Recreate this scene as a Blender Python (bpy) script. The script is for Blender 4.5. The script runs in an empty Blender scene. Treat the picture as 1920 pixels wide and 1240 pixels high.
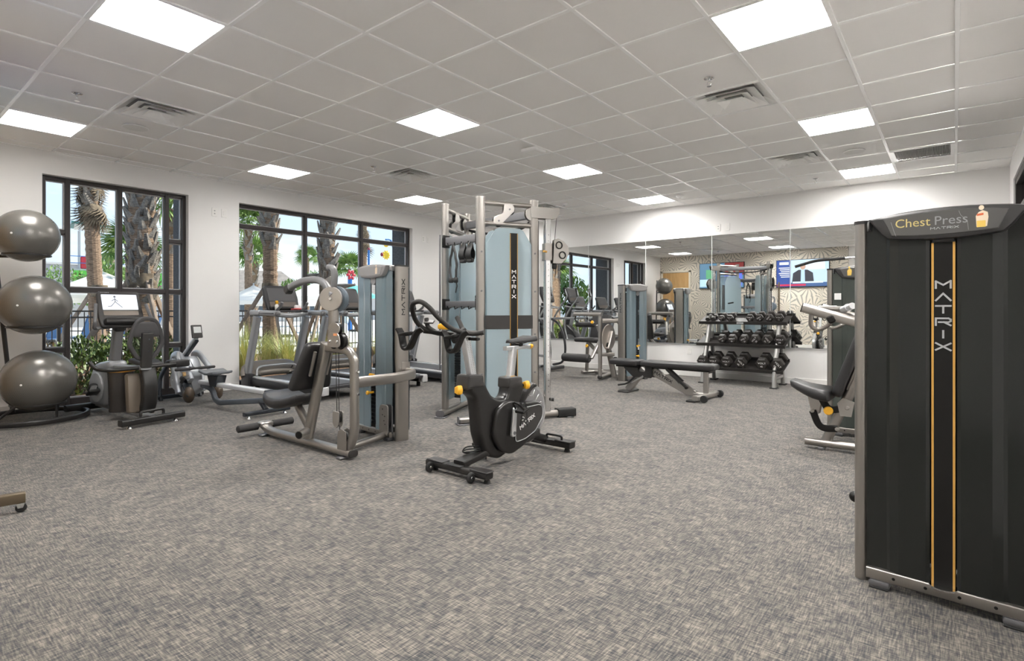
import bpy, bmesh, math, random
from mathutils import Vector, Matrix, Euler
PI = math.pi
SC = bpy.context.scene
COL = SC.collection
R = math.radians

# ------------------------------------------------------------------ camera, world, sun, exposure
cam = bpy.data.cameras.new('camera')
cam.sensor_width = 36.0
cam.lens = 19.304
cam.shift_y = -0.02063
cam.clip_start = 0.05
cam.clip_end = 500
co = bpy.data.objects.new('camera', cam)
COL.objects.link(co)
co.location = (0, 0, 1.1615)
co.rotation_euler = (PI / 2, 0, 0.6782)
SC.camera = co
SC.view_settings.view_transform = 'Standard'
SC.view_settings.look = 'None'
SC.view_settings.exposure = 0.50
SC.view_settings.gamma = 1.0
SC.view_settings.use_curve_mapping = False
SC.cycles.use_denoising = True
SC.cycles.max_bounces = 12
SC.cycles.diffuse_bounces = 8
SC.cycles.glossy_bounces = 4
SC.cycles.transparent_max_bounces = 14
SC.cycles.transmission_bounces = 4
SC.cycles.sample_clamp_indirect = 50.0
SC.cycles.caustics_reflective = True
SC.cycles.blur_glossy = 0.6
SC.cycles.caustics_refractive = False
PANEL_LIGHT = 60.0

world = bpy.data.worlds.new('sky')
SC.world = world
world.use_nodes = True
wn, wl = world.node_tree.nodes, world.node_tree.links
wn.clear()
w_out = wn.new('ShaderNodeOutputWorld'); w_bg = wn.new('ShaderNodeBackground')
w_tc = wn.new('ShaderNodeTexCoord'); w_sep = wn.new('ShaderNodeSeparateXYZ')
w_map = wn.new('ShaderNodeMapping'); w_map.inputs['Scale'].default_value = (1.6, 1.6, 5.0)
w_noise = wn.new('ShaderNodeTexNoise'); w_noise.inputs['Scale'].default_value = 2.2
w_noise.inputs['Detail'].default_value = 5.0; w_noise.inputs['Roughness'].default_value = 0.55
w_cr = wn.new('ShaderNodeValToRGB')
w_cr.color_ramp.elements[0].position = 0.44; w_cr.color_ramp.elements[0].color = (0, 0, 0, 1)
w_cr.color_ramp.elements[1].position = 0.66; w_cr.color_ramp.elements[1].color = (1, 1, 1, 1)
w_gr = wn.new('ShaderNodeValToRGB')
e = w_gr.color_ramp.elements
e[0].position = 0.0; e[0].color = (0.74, 0.86, 1.0, 1)
e[1].position = 1.0; e[1].color = (0.16, 0.36, 0.80, 1)
q = e.new(0.35); q.color = (0.42, 0.66, 1.0, 1)
w_mix = wn.new('ShaderNodeMix'); w_mix.data_type = 'RGBA'
w_mix.inputs[7].default_value = (0.98, 1.0, 1.02, 1)
wl.new(w_tc.outputs['Generated'], w_sep.inputs[0]); wl.new(w_sep.outputs['Z'], w_gr.inputs[0])
wl.new(w_tc.outputs['Generated'], w_map.inputs[0]); wl.new(w_map.outputs[0], w_noise.inputs['Vector'])
wl.new(w_noise.outputs['Fac'], w_cr.inputs[0]); wl.new(w_cr.outputs[0], w_mix.inputs[0])
wl.new(w_gr.outputs[0], w_mix.inputs[6]); wl.new(w_mix.outputs[2], w_bg.inputs[0])
w_bg.inputs[1].default_value = 1.02
wl.new(w_bg.outputs[0], w_out.inputs[0])

sun = bpy.data.lights.new('sun', 'SUN'); sun.energy = 6.2; sun.angle = 0.02; sun.color = (1.0, 0.93, 0.82)
so = bpy.data.objects.new('sun', sun); COL.objects.link(so)
so.rotation_euler = Vector((0.25, 0.75, 0.72)).to_track_quat('Z', 'Y').to_euler()
so.location = (0, 20, 30)

# ------------------------------------------------------------------ materials
MATS = {}
def mat(name, col=(0.5, 0.5, 0.5), rough=0.5, metal=0.0, emit=None, es=1.0, coat=0.0, spec=0.5, trans=0.0, bump=None):
    if name in MATS: return MATS[name]
    m = bpy.data.materials.new(name); m.use_nodes = True
    b = m.node_tree.nodes['Principled BSDF']
    b.inputs['Base Color'].default_value = (*col, 1)
    b.inputs['Roughness'].default_value = rough
    b.inputs['Metallic'].default_value = metal
    b.inputs['Specular IOR Level'].default_value = spec
    if coat: b.inputs['Coat Weight'].default_value = coat; b.inputs['Coat Roughness'].default_value = 0.08
    if trans: b.inputs['Transmission Weight'].default_value = trans
    if emit: b.inputs['Emission Color'].default_value = (*emit, 1); b.inputs['Emission Strength'].default_value = es
    if bump:
        nt = m.node_tree
        n = nt.nodes.new('ShaderNodeTexNoise'); n.inputs['Scale'].default_value = bump[0]; n.inputs['Detail'].default_value = 3
        bp = nt.nodes.new('ShaderNodeBump'); bp.inputs['Strength'].default_value = bump[1]; bp.inputs['Distance'].default_value = 0.004
        tc = nt.nodes.new('ShaderNodeTexCoord')
        nt.links.new(tc.outputs['Object'], n.inputs['Vector'])
        nt.links.new(n.outputs['Fac'], bp.inputs['Height']); nt.links.new(bp.outputs[0], b.inputs['Normal'])
    MATS[name] = m
    return m
def noisy(name, c1, c2, scale, rough=0.8, bump=0.0, detail=4, stretch=(1, 1, 1), lo=0.35, hi=0.65):
    """two colours mixed by object-space noise"""
    if name in MATS: return MATS[name]
    m = bpy.data.materials.new(name); m.use_nodes = True
    nt = m.node_tree; b = nt.nodes['Principled BSDF']; b.inputs['Roughness'].default_value = rough
    tc = nt.nodes.new('ShaderNodeTexCoord'); mp = nt.nodes.new('ShaderNodeMapping'); mp.inputs['Scale'].default_value = stretch
    n = nt.nodes.new('ShaderNodeTexNoise'); n.inputs['Scale'].default_value = scale; n.inputs['Detail'].default_value = detail
    cr = nt.nodes.new('ShaderNodeValToRGB')
    cr.color_ramp.elements[0].position = lo; cr.color_ramp.elements[0].color = (*c1, 1)
    cr.color_ramp.elements[1].position = hi; cr.color_ramp.elements[1].color = (*c2, 1)
    nt.links.new(tc.outputs['Object'], mp.inputs[0]); nt.links.new(mp.outputs[0], n.inputs['Vector'])
    nt.links.new(n.outputs['Fac'], cr.inputs[0]); nt.links.new(cr.outputs[0], b.inputs['Base Color'])
    if bump:
        bp = nt.nodes.new('ShaderNodeBump'); bp.inputs['Strength'].default_value = bump; bp.inputs['Distance'].default_value = 0.02
        nt.links.new(n.outputs['Fac'], bp.inputs['Height']); nt.links.new(bp.outputs[0], b.inputs['Normal'])
    MATS[name] = m
    return m
def see_through(name, col, fac, tint=(0.8, 0.9, 0.92), rough=0.15):
    """clear or smoked sheet: part surface, part see-through"""
    if name in MATS: return MATS[name]
    m = bpy.data.materials.new(name); m.use_nodes = True
    nt = m.node_tree; b = nt.nodes['Principled BSDF']; out = nt.nodes['Material Output']
    b.inputs['Base Color'].default_value = (*col, 1); b.inputs['Roughness'].default_value = rough
    t = nt.nodes.new('ShaderNodeBsdfTransparent'); t.inputs[0].default_value = (*tint, 1)
    mx = nt.nodes.new('ShaderNodeMixShader'); mx.inputs[0].default_value = fac
    nt.links.new(t.outputs[0], mx.inputs[1]); nt.links.new(b.outputs[0], mx.inputs[2]); nt.links.new(mx.outputs[0], out.inputs[0])
    MATS[name] = m
    return m
SILVER = mat('silver_paint', (0.37, 0.348, 0.322), 0.30, 0.88, bump=(900, 0.05))
SILVERL = mat('light_silver_paint', (0.43, 0.41, 0.385), 0.32, 0.85)
CHROME = mat('chrome', (0.78, 0.78, 0.78), 0.12, 1.0)
ALU = mat('brushed_aluminium', (0.74, 0.75, 0.77), 0.3, 0.85)
STEEL = mat('grey_steel', (0.19, 0.19, 0.20), 0.38, 0.6)
CHAR = mat('charcoal_plastic', (0.032, 0.030, 0.029), 0.42)
BLACK = mat('black_plastic', (0.009, 0.0085, 0.008), 0.40, spec=0.28)
RUBBER = mat('black_rubber', (0.013, 0.013, 0.013), 0.7)
FOAM = mat('foam_grip', (0.035, 0.034, 0.035), 0.75, bump=(400, 0.2))
VINYL = mat('black_vinyl', (0.022, 0.021, 0.022), 0.42, bump=(260, 0.12))
GREYP = mat('grey_plastic', (0.16, 0.16, 0.165), 0.4)
GREYL = mat('light_grey_plastic', (0.42, 0.43, 0.44), 0.4)
YEL = mat('yellow_knob', (0.86, 0.45, 0.03), 0.4)
ORANGE = mat('orange_stripe', (0.56, 0.31, 0.07), 0.45)
WHITE = mat('white_print', (0.85, 0.85, 0.84), 0.5)
DKPRINT = mat('dark_print', (0.012, 0.012, 0.013), 0.5)
GREYPRINT = mat('grey_print', (0.30, 0.30, 0.31), 0.5)
CABLE = mat('black_cable', (0.02, 0.02, 0.02), 0.5)
WINFRAME = mat('window_frame_bronze', (0.038, 0.032, 0.032), 0.4, 0.2)
PAINTW = mat('white_wall_paint', (0.835, 0.825, 0.815), 0.85)
TRIMW = mat('white_trim_paint', (0.82, 0.81, 0.79), 0.5)

# ------------------------------------------------------------------ geometry builder
def frame_from(d, up=(0, 0, 1)):
    d = Vector(d).normalized(); u = Vector(up)
    if abs(d.dot(u)) > 0.99: u = Vector((1, 0, 0)) if abs(d.x) < 0.9 else Vector((0, 1, 0))
    s = d.cross(u).normalized(); u = s.cross(d).normalized()
    return s, u, d
def rrect(w, h, r, n=4):
    """rounded rectangle outline, counter-clockwise"""
    r = min(r, w / 2 - 1e-5, h / 2 - 1e-5); pts = []
    for cx, cy, a0 in ((w / 2 - r, h / 2 - r, 0), (-w / 2 + r, h / 2 - r, 90), (-w / 2 + r, -h / 2 + r, 180), (w / 2 - r, -h / 2 + r, 270)):
        for k in range(n + 1):
            a = R(a0 + 90 * k / n); pts.append((cx + r * math.cos(a), cy + r * math.sin(a)))
    return pts
def circ(r, n=12, rx=None):
    return [(r * math.cos(2 * PI * k / n), (rx or r) * math.sin(2 * PI * k / n)) for k in range(n)]
def smooth_path(pts, fillet=0.0, n=6):
    pts = [Vector(p) for p in pts]
    if fillet <= 0 or len(pts) < 3: return pts
    out = [pts[0]]
    for i in range(1, len(pts) - 1):
        a, b, c = pts[i - 1], pts[i], pts[i + 1]
        d1 = (a - b); d2 = (c - b)
        f = min(fillet, d1.length * 0.48, d2.length * 0.48)
        p, r_ = b + d1.normalized() * f, b + d2.normalized() * f
        for k in range(n + 1):
            t = k / n
            out.append(p * (1 - t) ** 2 + b * 2 * t * (1 - t) + r_ * t * t)
    out.append(pts[-1])
    return out
def spline(pts, per=6, closed=False):
    """Catmull-Rom through points"""
    P = [Vector(p) for p in pts]; n = len(P); out = []
    rng = range(n) if closed else range(n - 1)
    for i in rng:
        p0 = P[(i - 1) % n] if closed or i > 0 else P[0] * 2 - P[1]
        p1, p2 = P[i], P[(i + 1) % n]
        p3 = P[(i + 2) % n] if closed or i + 2 < n else P[-1] * 2 - P[-2]
        for k in range(per):
            t = k / per
            out.append(0.5 * ((2 * p1) + (p2 - p0) * t + (2 * p0 - 5 * p1 + 4 * p2 - p3) * t * t + (3 * p1 - p0 - 3 * p2 + p3) * t ** 3))
    if not closed: out.append(P[-1])
    return out
class G:
    """collects shapes; build() links them as one mesh object"""
    def __init__(s): s.v = []; s.f = []
    def add(s, vs, fs, M=None):
        o = len(s.v)
        s.v += [tuple(M @ Vector(v)) if M else tuple(v) for v in vs]
        s.f += [tuple(i + o for i in f) for f in fs]
        return s
    def box(s, c, d, rot=(0, 0, 0), bev=0.0, seg=1):
        M = Matrix.Translation(Vector(c)) @ Euler(rot).to_matrix().to_4x4()
        x, y, z = d[0] / 2, d[1] / 2, d[2] / 2
        if bev <= 0:
            vs = [(a * x, b * y, e_ * z) for e_ in (-1, 1) for b in (-1, 1) for a in (-1, 1)]
            return s.add(vs, [(0, 2, 3, 1), (4, 5, 7, 6), (0, 1, 5, 4), (2, 6, 7, 3), (0, 4, 6, 2), (1, 3, 7, 5)], M)
        bm = bmesh.new(); bmesh.ops.create_cube(bm, size=1.0)
        for v in bm.verts: v.co = Vector((v.co.x * d[0], v.co.y * d[1], v.co.z * d[2]))
        bmesh.ops.bevel(bm, geom=bm.edges[:], offset=min(bev, min(d) * 0.49), segments=seg, affect='EDGES', profile=0.5)
        return s._bm(bm, M)
    def _bm(s, bm, M=None):
        bm.verts.index_update()
        s.add([v.co.copy() for v in bm.verts], [[v.index for v in f.verts] for f in bm.faces], M); bm.free()
        return s
    def sweep(s, path, prof, up=(0, 0, 1), caps=True, closed=False, scale=None):
        P = [Vector(p) for p in path]; n = len(P); m = len(prof); rings = []
        T = []
        for i in range(n):
            if closed: t = P[(i + 1) % n] - P[(i - 1) % n]
            else: t = P[min(i + 1, n - 1)] - P[max(i - 1, 0)]
            T.append(t.normalized() if t.length > 1e-9 else Vector((0, 0, 1)))
        S, U, _ = frame_from(T[0], up)
        for i in range(n):
            if i > 0:
                ax = T[i - 1].cross(T[i])
                if ax.length > 1e-7:
                    q_ = Matrix.Rotation(T[i - 1].angle(T[i]), 3, ax.normalized()); S = q_ @ S; U = q_ @ U
            k = scale(i / max(1, n - 1)) if scale else 1.0
            rings.append([P[i] + S * (a * k) + U * (b * k) for a, b in prof])
        s.loft(rings, caps and not closed, closed)
        return s
    def loft(s, rings, caps=True, closed=False):
        m = len(rings[0]); n = len(rings); vs = [v for r_ in rings for v in r_]; fs = []
        for i in range(n if closed else n - 1):
            j = (i + 1) % n
            for k in range(m):
                k2 = (k + 1) % m; fs.append((i * m + k, i * m + k2, j * m + k2, j * m + k))
        if caps: fs.append(tuple(range(m - 1, -1, -1))); fs.append(tuple((n - 1) * m + k for k in range(m)))
        return s.add(vs, fs)
    def tube(s, pts, r, fillet=0.0, n=10, caps=True, up=(0, 0, 1), fn=6, closed=False):
        return s.sweep(smooth_path(pts, fillet, fn), circ(r, n), up, caps, closed)
    def bar(s, pts, w, h, fillet=0.0, rad=0.01, up=(0, 0, 1), fn=6, caps=True, rn=3):
        """rounded rectangular tube: w sideways, h along up"""
        return s.sweep(smooth_path(pts, fillet, fn), rrect(w, h, rad, rn), up, caps)
    def cyl(s, a, b, r, r2=None, n=16, caps=True):
        a, b = Vector(a), Vector(b); S, U, D = frame_from(b - a); r2 = r if r2 is None else r2
        return s.loft([[a + S * x * r + U * y * r for x, y in circ(1, n)], [b + S * x * r2 + U * y * r2 for x, y in circ(1, n)]], caps)
    def lathe(s, prof, o=(0, 0, 0), axis=(0, 0, 1), n=20, caps=True):
        """prof: (radius, distance along axis)"""
        o = Vector(o); S, U, D = frame_from(axis)
        return s.loft([[o + D * h + (S * x + U * y) * max(r_, 1e-4) for x, y in circ(1, n)] for r_, h in prof], caps)
    def disc(s, c, axis, r, t, n=24, bev=0.0):
        b = min(bev, t * 0.45)
        if b <= 0: return s.lathe([(r, -t / 2), (r, t / 2)], c, axis, n)
        return s.lathe([(r - b, -t / 2), (r, -t / 2 + b), (r, t / 2 - b), (r - b, t / 2)], c, axis, n)
    def prism(s, outline, o, ax, ay, t, bev=0.0, seg=1):
        """outline in the plane o + a*ax + b*ay, thickness t centred on the plane"""
        ax, ay = Vector(ax).normalized(), Vector(ay).normalized(); az = ax.cross(ay).normalized()
        M = Matrix.Translation(Vector(o)) @ Matrix((ax, ay, az)).transposed().to_4x4()
        area = sum(outline[i][0] * outline[(i + 1) % len(outline)][1] - outline[(i + 1) % len(outline)][0] * outline[i][1] for i in range(len(outline)))
        if area < 0: outline = outline[::-1]
        n = len(outline)
        if bev <= 0:
            vs = [(a, b, -t / 2) for a, b in outline] + [(a, b, t / 2) for a, b in outline]
            fs = [tuple(range(n - 1, -1, -1)), tuple(range(n, 2 * n))] + [(i, (i + 1) % n, n + (i + 1) % n, n + i) for i in range(n)]
            return s.add(vs, fs, M)
        # rounded rim: rings offset inward along the outline normals, flat ends triangulated
        bev = min(bev, t * 0.48); V2 = [Vector((a, b)) for a, b in outline]; nrm = []
        for i in range(n):
            d1 = (V2[i] - V2[i - 1]); d2 = (V2[(i + 1) % n] - V2[i])
            n1 = Vector((-d1.y, d1.x)).normalized() if d1.length > 1e-9 else Vector((0, 0)); n2 = Vector((-d2.y, d2.x)).normalized() if d2.length > 1e-9 else n1
            m_ = n1 + n2; L_ = m_.length
            nrm.append((m_ / L_) * min(1.6, 2 / L_) if L_ > 1e-4 else n1)
        offs = [(bev * (1 - math.sin(k * PI / 2 / seg)), -t / 2 + bev * (1 - math.cos(k * PI / 2 / seg))) for k in range(seg + 1)]
        if seg == 1: offs = [(bev, -t / 2), (0.0, -t / 2 + bev)]
        offs += [(o_, -z_) for o_, z_ in offs[::-1]]
        rings = [[Vector((*(V2[i] + nrm[i] * o_), z_)) for i in range(n)] for o_, z_ in offs]
        vs = [v for r_ in rings for v in r_]; fs = []; m = len(rings)
        for j in range(m - 1):
            for i in range(n): fs.append((j * n + i, j * n + (i + 1) % n, (j + 1) * n + (i + 1) % n, (j + 1) * n + i))
        from mathutils.geometry import tessellate_polygon
        for tri in tessellate_polygon([[Vector((v.x, v.y, 0)) for v in rings[0]]]):
            p_, q_, r_ = (rings[0][k] for k in tri)
            if (q_ - p_).cross(r_ - p_).z < 0: tri = (tri[0], tri[2], tri[1])
            fs.append((tri[2], tri[1], tri[0])); fs.append(tuple((m - 1) * n + k for k in tri))
        return s.add(vs, fs, M)
    def ell(s, c, r, nu=16, nv=10, rot=(0, 0, 0), pw=1.0):
        M = Matrix.Translation(Vector(c)) @ Euler(rot).to_matrix().to_4x4()
        def sp(x): return math.copysign(abs(x) ** pw, x)
        vs = [(0, 0, -r[2])]
        for j in range(1, nv):
            p = -PI / 2 + PI * j / nv
            for k in range(nu):
                t = 2 * PI * k / nu
                vs.append((r[0] * sp(math.cos(p)) * sp(math.cos(t)), r[1] * sp(math.cos(p)) * sp(math.sin(t)), r[2] * sp(math.sin(p))))
        vs.append((0, 0, r[2])); L = len(vs) - 1; fs = []
        for k in range(nu): fs.append((0, 1 + (k + 1) % nu, 1 + k)); fs.append((L, L - nu + k, L - nu + (k + 1) % nu))
        for j in range(nv - 2):
            for k in range(nu):
                a = 1 + j * nu; k2 = (k + 1) % nu; fs.append((a + k, a + k2, a + nu + k2, a + nu + k))
        return s.add(vs, fs, M)
    def quad(s, a, b, c, d): return s.add([a, b, c, d], [(0, 1, 2, 3)])
    def build(s, name, material, parent=None, sharp=38, flat=False):
        me = bpy.data.meshes.new(name); me.from_pydata(s.v, [], s.f); me.validate()
        if not flat:
            me.shade_smooth(); me.set_sharp_from_angle(angle=R(sharp))
        if material: me.materials.append(material)
        o = bpy.data.objects.new(name, me); COL.objects.link(o)
        if parent: o.parent = parent
        return o
def thing(name, label, cat, loc=(0, 0, 0), rz=0.0, group=None):
    o = bpy.data.objects.new(name, None); COL.objects.link(o)
    o.location = loc; o.rotation_euler = (0, 0, rz); o.empty_display_size = 0.1
    o['label'] = label; o['category'] = cat
    if group: o['group'] = group
    return o
def tag(o, label, cat, group=None):
    o['label'] = label; o['category'] = cat
    if group: o['group'] = group
    return o
def struct(o): o['kind'] = 'structure'; return o
def stuff(o): o['kind'] = 'stuff'; return o
KIDS = {}
def dup(root, loc, rz=None, label=None):
    """copy of a thing with copies of its parts and their sub-parts"""
    def cp(o, par):
        c = o.copy(); COL.objects.link(c)
        if par is not None: c.parent = par
        for ch in list(o.children): cp(ch, c)
        return c
    r_ = cp(root, None); r_.location = loc
    if rz is not None: r_.rotation_euler = (0, 0, rz)
    if label: r_['label'] = label
    return r_
# lettering ---------------------------------------------------------
LOGO = {'M': ([[(0, 0), (0, 1), (.5, .45), (1, 1), (1, 0)]], 1.0), 'A': ([[(0, 0), (.5, 1), (1, 0)]], 1.0),
        'T': ([[(0, 1), (1, 1)], [(.5, 1), (.5, 0)]], 1.0), 'R': ([[(0, 0), (0, 1), (.85, 1), (1, .85), (1, .6), (.85, .45), (.2, .45)], [(.55, .45), (1, 0)]], 1.0),
        'I': ([[(0, 0), (0, 1)]], 0.0), 'X': ([[(0, 0), (1, 1)], [(0, 1), (1, 0)]], 1.0)}
def stroke(g, P, th, lift):
    for a, b in zip(P[:-1], P[1:]):
        d = (b - a); L = d.length
        if L < 1e-6: continue
        d.normalize(); n = lift.cross(d).normalized() * th / 2; e_ = d * th * 0.42; z_ = lift.normalized() * 0.0007
        q_ = [a - e_ - n, b + e_ - n, b + e_ + n, a - e_ + n]
        g.add([v - z_ for v in q_] + [v + z_ for v in q_], [(4, 5, 6, 7), (0, 1, 5, 4), (1, 2, 6, 5), (2, 3, 7, 6), (3, 0, 4, 7)])
def logo(parent, o, ax, ay, h, w, gap, material, th=None, stacked=False, name='lettering', word='MATRIX'):
    """the maker's word in wide strokes; stacked puts the letters one below another"""
    g = G(); ax, ay = Vector(ax).normalized(), Vector(ay).normalized(); lift = ax.cross(ay); o = Vector(o); th = th or h * 0.2
    x = 0.0
    for k, ch in enumerate(word):
        ls, adv = LOGO[ch]
        for l in ls:
            if stacked:
                off = o + ay * (-k * gap) + ax * (-w / 2 if adv else 0); P = [off + ax * (a * w) + ay * (b * h) for a, b in l]
            else: P = [o + ax * (x + a * w) + ay * (b * h) for a, b in l]
            stroke(g, P, th, lift)
        x += w * adv + gap
    return g.build(name, material, parent, flat=True)
def words(parent, txt, o, ax, ay, size, material, name='lettering', align='LEFT', sx=1.0):
    cu = bpy.data.curves.new(name, 'FONT'); cu.body = txt; cu.size = size; cu.extrude = 0.0004; cu.align_x = align; cu.resolution_u = 3
    t = bpy.data.objects.new(name, cu); COL.objects.link(t)
    dg = bpy.context.evaluated_depsgraph_get(); me = bpy.data.meshes.new_from_object(t.evaluated_get(dg))
    bpy.data.objects.remove(t); bpy.data.curves.remove(cu)
    ax, ay = Vector(ax).normalized(), Vector(ay).normalized()
    M = Matrix.Translation(Vector(o)) @ Matrix((ax, ay, ax.cross(ay))).transposed().to_4x4() @ Matrix.Diagonal((sx, 1, 1, 1))
    me.transform(M); me.materials.clear(); me.materials.append(material); me.name = name
    ob = bpy.data.objects.new(name, me); COL.objects.link(ob)
    if parent: ob.parent = parent
    return ob
# ------------------------------------------------------------------ room shell
XL, XR, YB, YF, CH = -8.124, 0.55, 9.403, 0.32, 2.988      # left wall, right wall, mirror wall, wallpaper wall, ceiling
TS = 0.6096; GX, GY = -3.033, 1.003                         # ceiling tile size and grid origin
def carpet():
    m = bpy.data.materials.new('woven_carpet'); m.use_nodes = True
    nt = m.node_tree; N = nt.nodes; L = nt.links; b = N['Principled BSDF']; b.inputs['Roughness'].default_value = 0.95
    b.inputs['Specular IOR Level'].default_value = 0.1; b.inputs['Sheen Weight'].default_value = 0.13; b.inputs['Sheen Roughness'].default_value = 0.45
    tc = N.new('ShaderNodeTexCoord')
    def threads(scale, rz, off, detail=2.0):
        mp = N.new('ShaderNodeMapping'); mp.inputs['Scale'].default_value = scale; mp.inputs['Rotation'].default_value = (0, 0, rz); mp.inputs['Location'].default_value = off
        n = N.new('ShaderNodeTexNoise'); n.inputs['Scale'].default_value = 1.0; n.inputs['Detail'].default_value = detail; n.inputs['Roughness'].default_value = 0.6
        L.new(tc.outputs['Object'], mp.inputs[0]); L.new(mp.outputs[0], n.inputs['Vector']); return n
    def mth(op, a, bb, c=None):
        k = N.new('ShaderNodeMath'); k.operation = op
        for i, v in enumerate((a, bb, c)):
            if v is None: continue
            if isinstance(v, (int, float)): k.inputs[i].default_value = v
            else: L.new(v, k.inputs[i])
        return k.outputs[0]
    a = threads((14, 170, 1), 0, (0, 0, 0)); c = threads((170, 14, 1), 0, (3, 7, 0)); p = threads((5, 5, 1), 0.4, (1, 2, 0), 3.0); p2 = threads((28, 28, 1), 0.0, (9, 2, 0), 2.0)
    s1 = mth('ADD', a.outputs['Fac'], c.outputs['Fac'])
    s2 = mth('MULTIPLY_ADD', p.outputs['Fac'], 0.35, s1)
    s3 = mth('MULTIPLY_ADD', p2.outputs['Fac'], 0.45, s2)
    fac = mth('MULTIPLY', s3, 0.357)
    cr = N.new('ShaderNodeValToRGB'); e = cr.color_ramp.elements
    e[0].position = 0.40; e[0].color = (0.044, 0.048, 0.056, 1); e[1].position = 0.62; e[1].color = (0.305, 0.268, 0.229, 1)
    q = e.new(0.485); q.color = (0.106, 0.101, 0.096, 1); q = e.new(0.54); q.color = (0.184, 0.167, 0.148, 1)
    L.new(fac, cr.inputs[0]); L.new(cr.outputs[0], b.inputs['Base Color'])
    bp = N.new('ShaderNodeBump'); bp.inputs['Strength'].default_value = 0.25; bp.inputs['Distance'].default_value = 0.003
    L.new(s1, bp.inputs['Height']); L.new(bp.outputs[0], b.inputs['Normal'])
    return m
struct(G().box(((XL + XR) / 2, 4.0, -0.05), (XR - XL + 0.4, 11.4, 0.1)).build('floor', carpet()))
# walls
w = G(); XO = XL - 0.22; xm, xt = (XL + XO) / 2, XL - XO
def wl_box(y0, y1, z0, z1): w.box((xm, (y0 + y1) / 2, (z0 + z1) / 2), (xt, y1 - y0, z1 - z0))
W1 = (1.52, 3.06, 2.72); W2 = (3.74, 7.03, 2.72)
wl_box(0.1, W1[0], 0, 3.05); wl_box(W1[1], W2[0], 0, 3.05); wl_box(W2[1], YB + 0.2, 0, 3.05); wl_box(W1[0], W1[1], W1[2], 3.05); wl_box(W2[0], W2[1], W2[2], 3.05)
struct(w.build('wall_left', PAINTW))
struct(G().box(((XL + XR) / 2, YB + 0.1, 1.52), (XR - XL + 0.4, 0.2, 3.05)).build('wall_back', PAINTW))
w = G(); w.box((XR + 0.1, 9.24, 1.52), (0.2, 0.72, 3.05)); w.box((XR + 0.1, 2.45, 1.52), (0.2, 7.9, 3.05)); w.box((XR + 0.1, 7.64, 0.2), (0.2, 2.5, 0.4)); w.box((XR + 0.1, 7.64, 2.885), (0.2, 2.5, 0.33))
struct(w.build('wall_right', PAINTW))
def leaf_paper():
    m = bpy.data.materials.new('leaf_wallpaper'); m.use_nodes = True
    nt = m.node_tree; N = nt.nodes; L = nt.links; b = N['Principled BSDF']; b.inputs['Roughness'].default_value = 0.8
    tc = N.new('ShaderNodeTexCoord'); mp = N.new('ShaderNodeMapping'); mp.inputs['Scale'].default_value = (2.5, 0.0, 2.5)
    vo = N.new('ShaderNodeTexVoronoi'); vo.feature = 'F1'; vo.inputs['Scale'].default_value = 1.0
    nz = N.new('ShaderNodeTexNoise'); nz.inputs['Scale'].default_value = 2.2; nz.inputs['Detail'].default_value = 1.0
    dm = N.new('ShaderNodeVectorMath'); dm.operation = 'MULTIPLY_ADD'; dm.inputs[1].default_value = (0.16, 0.0, 0.16); L.new(tc.outputs['Object'], nz.inputs['Vector']); L.new(nz.outputs['Color'], dm.inputs[0]); L.new(tc.outputs['Object'], dm.inputs[2])
    L.new(dm.outputs[0], mp.inputs[0]); L.new(mp.outputs[0], vo.inputs['Vector'])
    sub = N.new('ShaderNodeVectorMath'); sub.operation = 'SUBTRACT'; L.new(mp.outputs[0], sub.inputs[0]); L.new(vo.outputs['Position'], sub.inputs[1])
    sp = N.new('ShaderNodeSeparateXYZ'); L.new(sub.outputs[0], sp.inputs[0])
    def mth(op, a, bb=None):
        k = N.new('ShaderNodeMath'); k.operation = op
        for i, v in enumerate((a, bb)):
            if v is None: continue
            if isinstance(v, (int, float)): k.inputs[i].default_value = v
            else: L.new(v, k.inputs[i])
        return k.outputs[0]
    ang = mth('ARCTAN2', sp.outputs['Z'], sp.outputs['X'])
    s_ = mth('SINE', mth('ADD', mth('MULTIPLY', ang, 14.0), mth('MULTIPLY', vo.outputs['Distance'], 4.5)))
    cr = N.new('ShaderNodeValToRGB'); e = cr.color_ramp.elements
    e[0].position = 0.14; e[0].color = (0.34, 0.33, 0.30, 1); e[1].position = 0.36; e[1].color = (0.70, 0.64, 0.55, 1)
    L.new(mth('MULTIPLY_ADD', s_, 0.5), cr.inputs[0]); cr_in = cr.inputs[0].links[0].from_node; cr_in.inputs[2].default_value = 0.5
    L.new(cr.outputs[0], b.inputs['Base Color'])
    return m
w = G(); w.box(((XL - 2.4) / 2, YF - 0.08, 1.52), (-2.4 - XL, 0.16, 3.05))
struct(w.build('wall_front', leaf_paper()))
w = G(); w.box((-2.32, -0.70, 1.52), (0.16, 1.72, 3.05)); w.box((-0.92, -1.6, 1.52), (3.2, 0.16, 3.05))
struct(w.build('wall_alcove', PAINTW))
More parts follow.
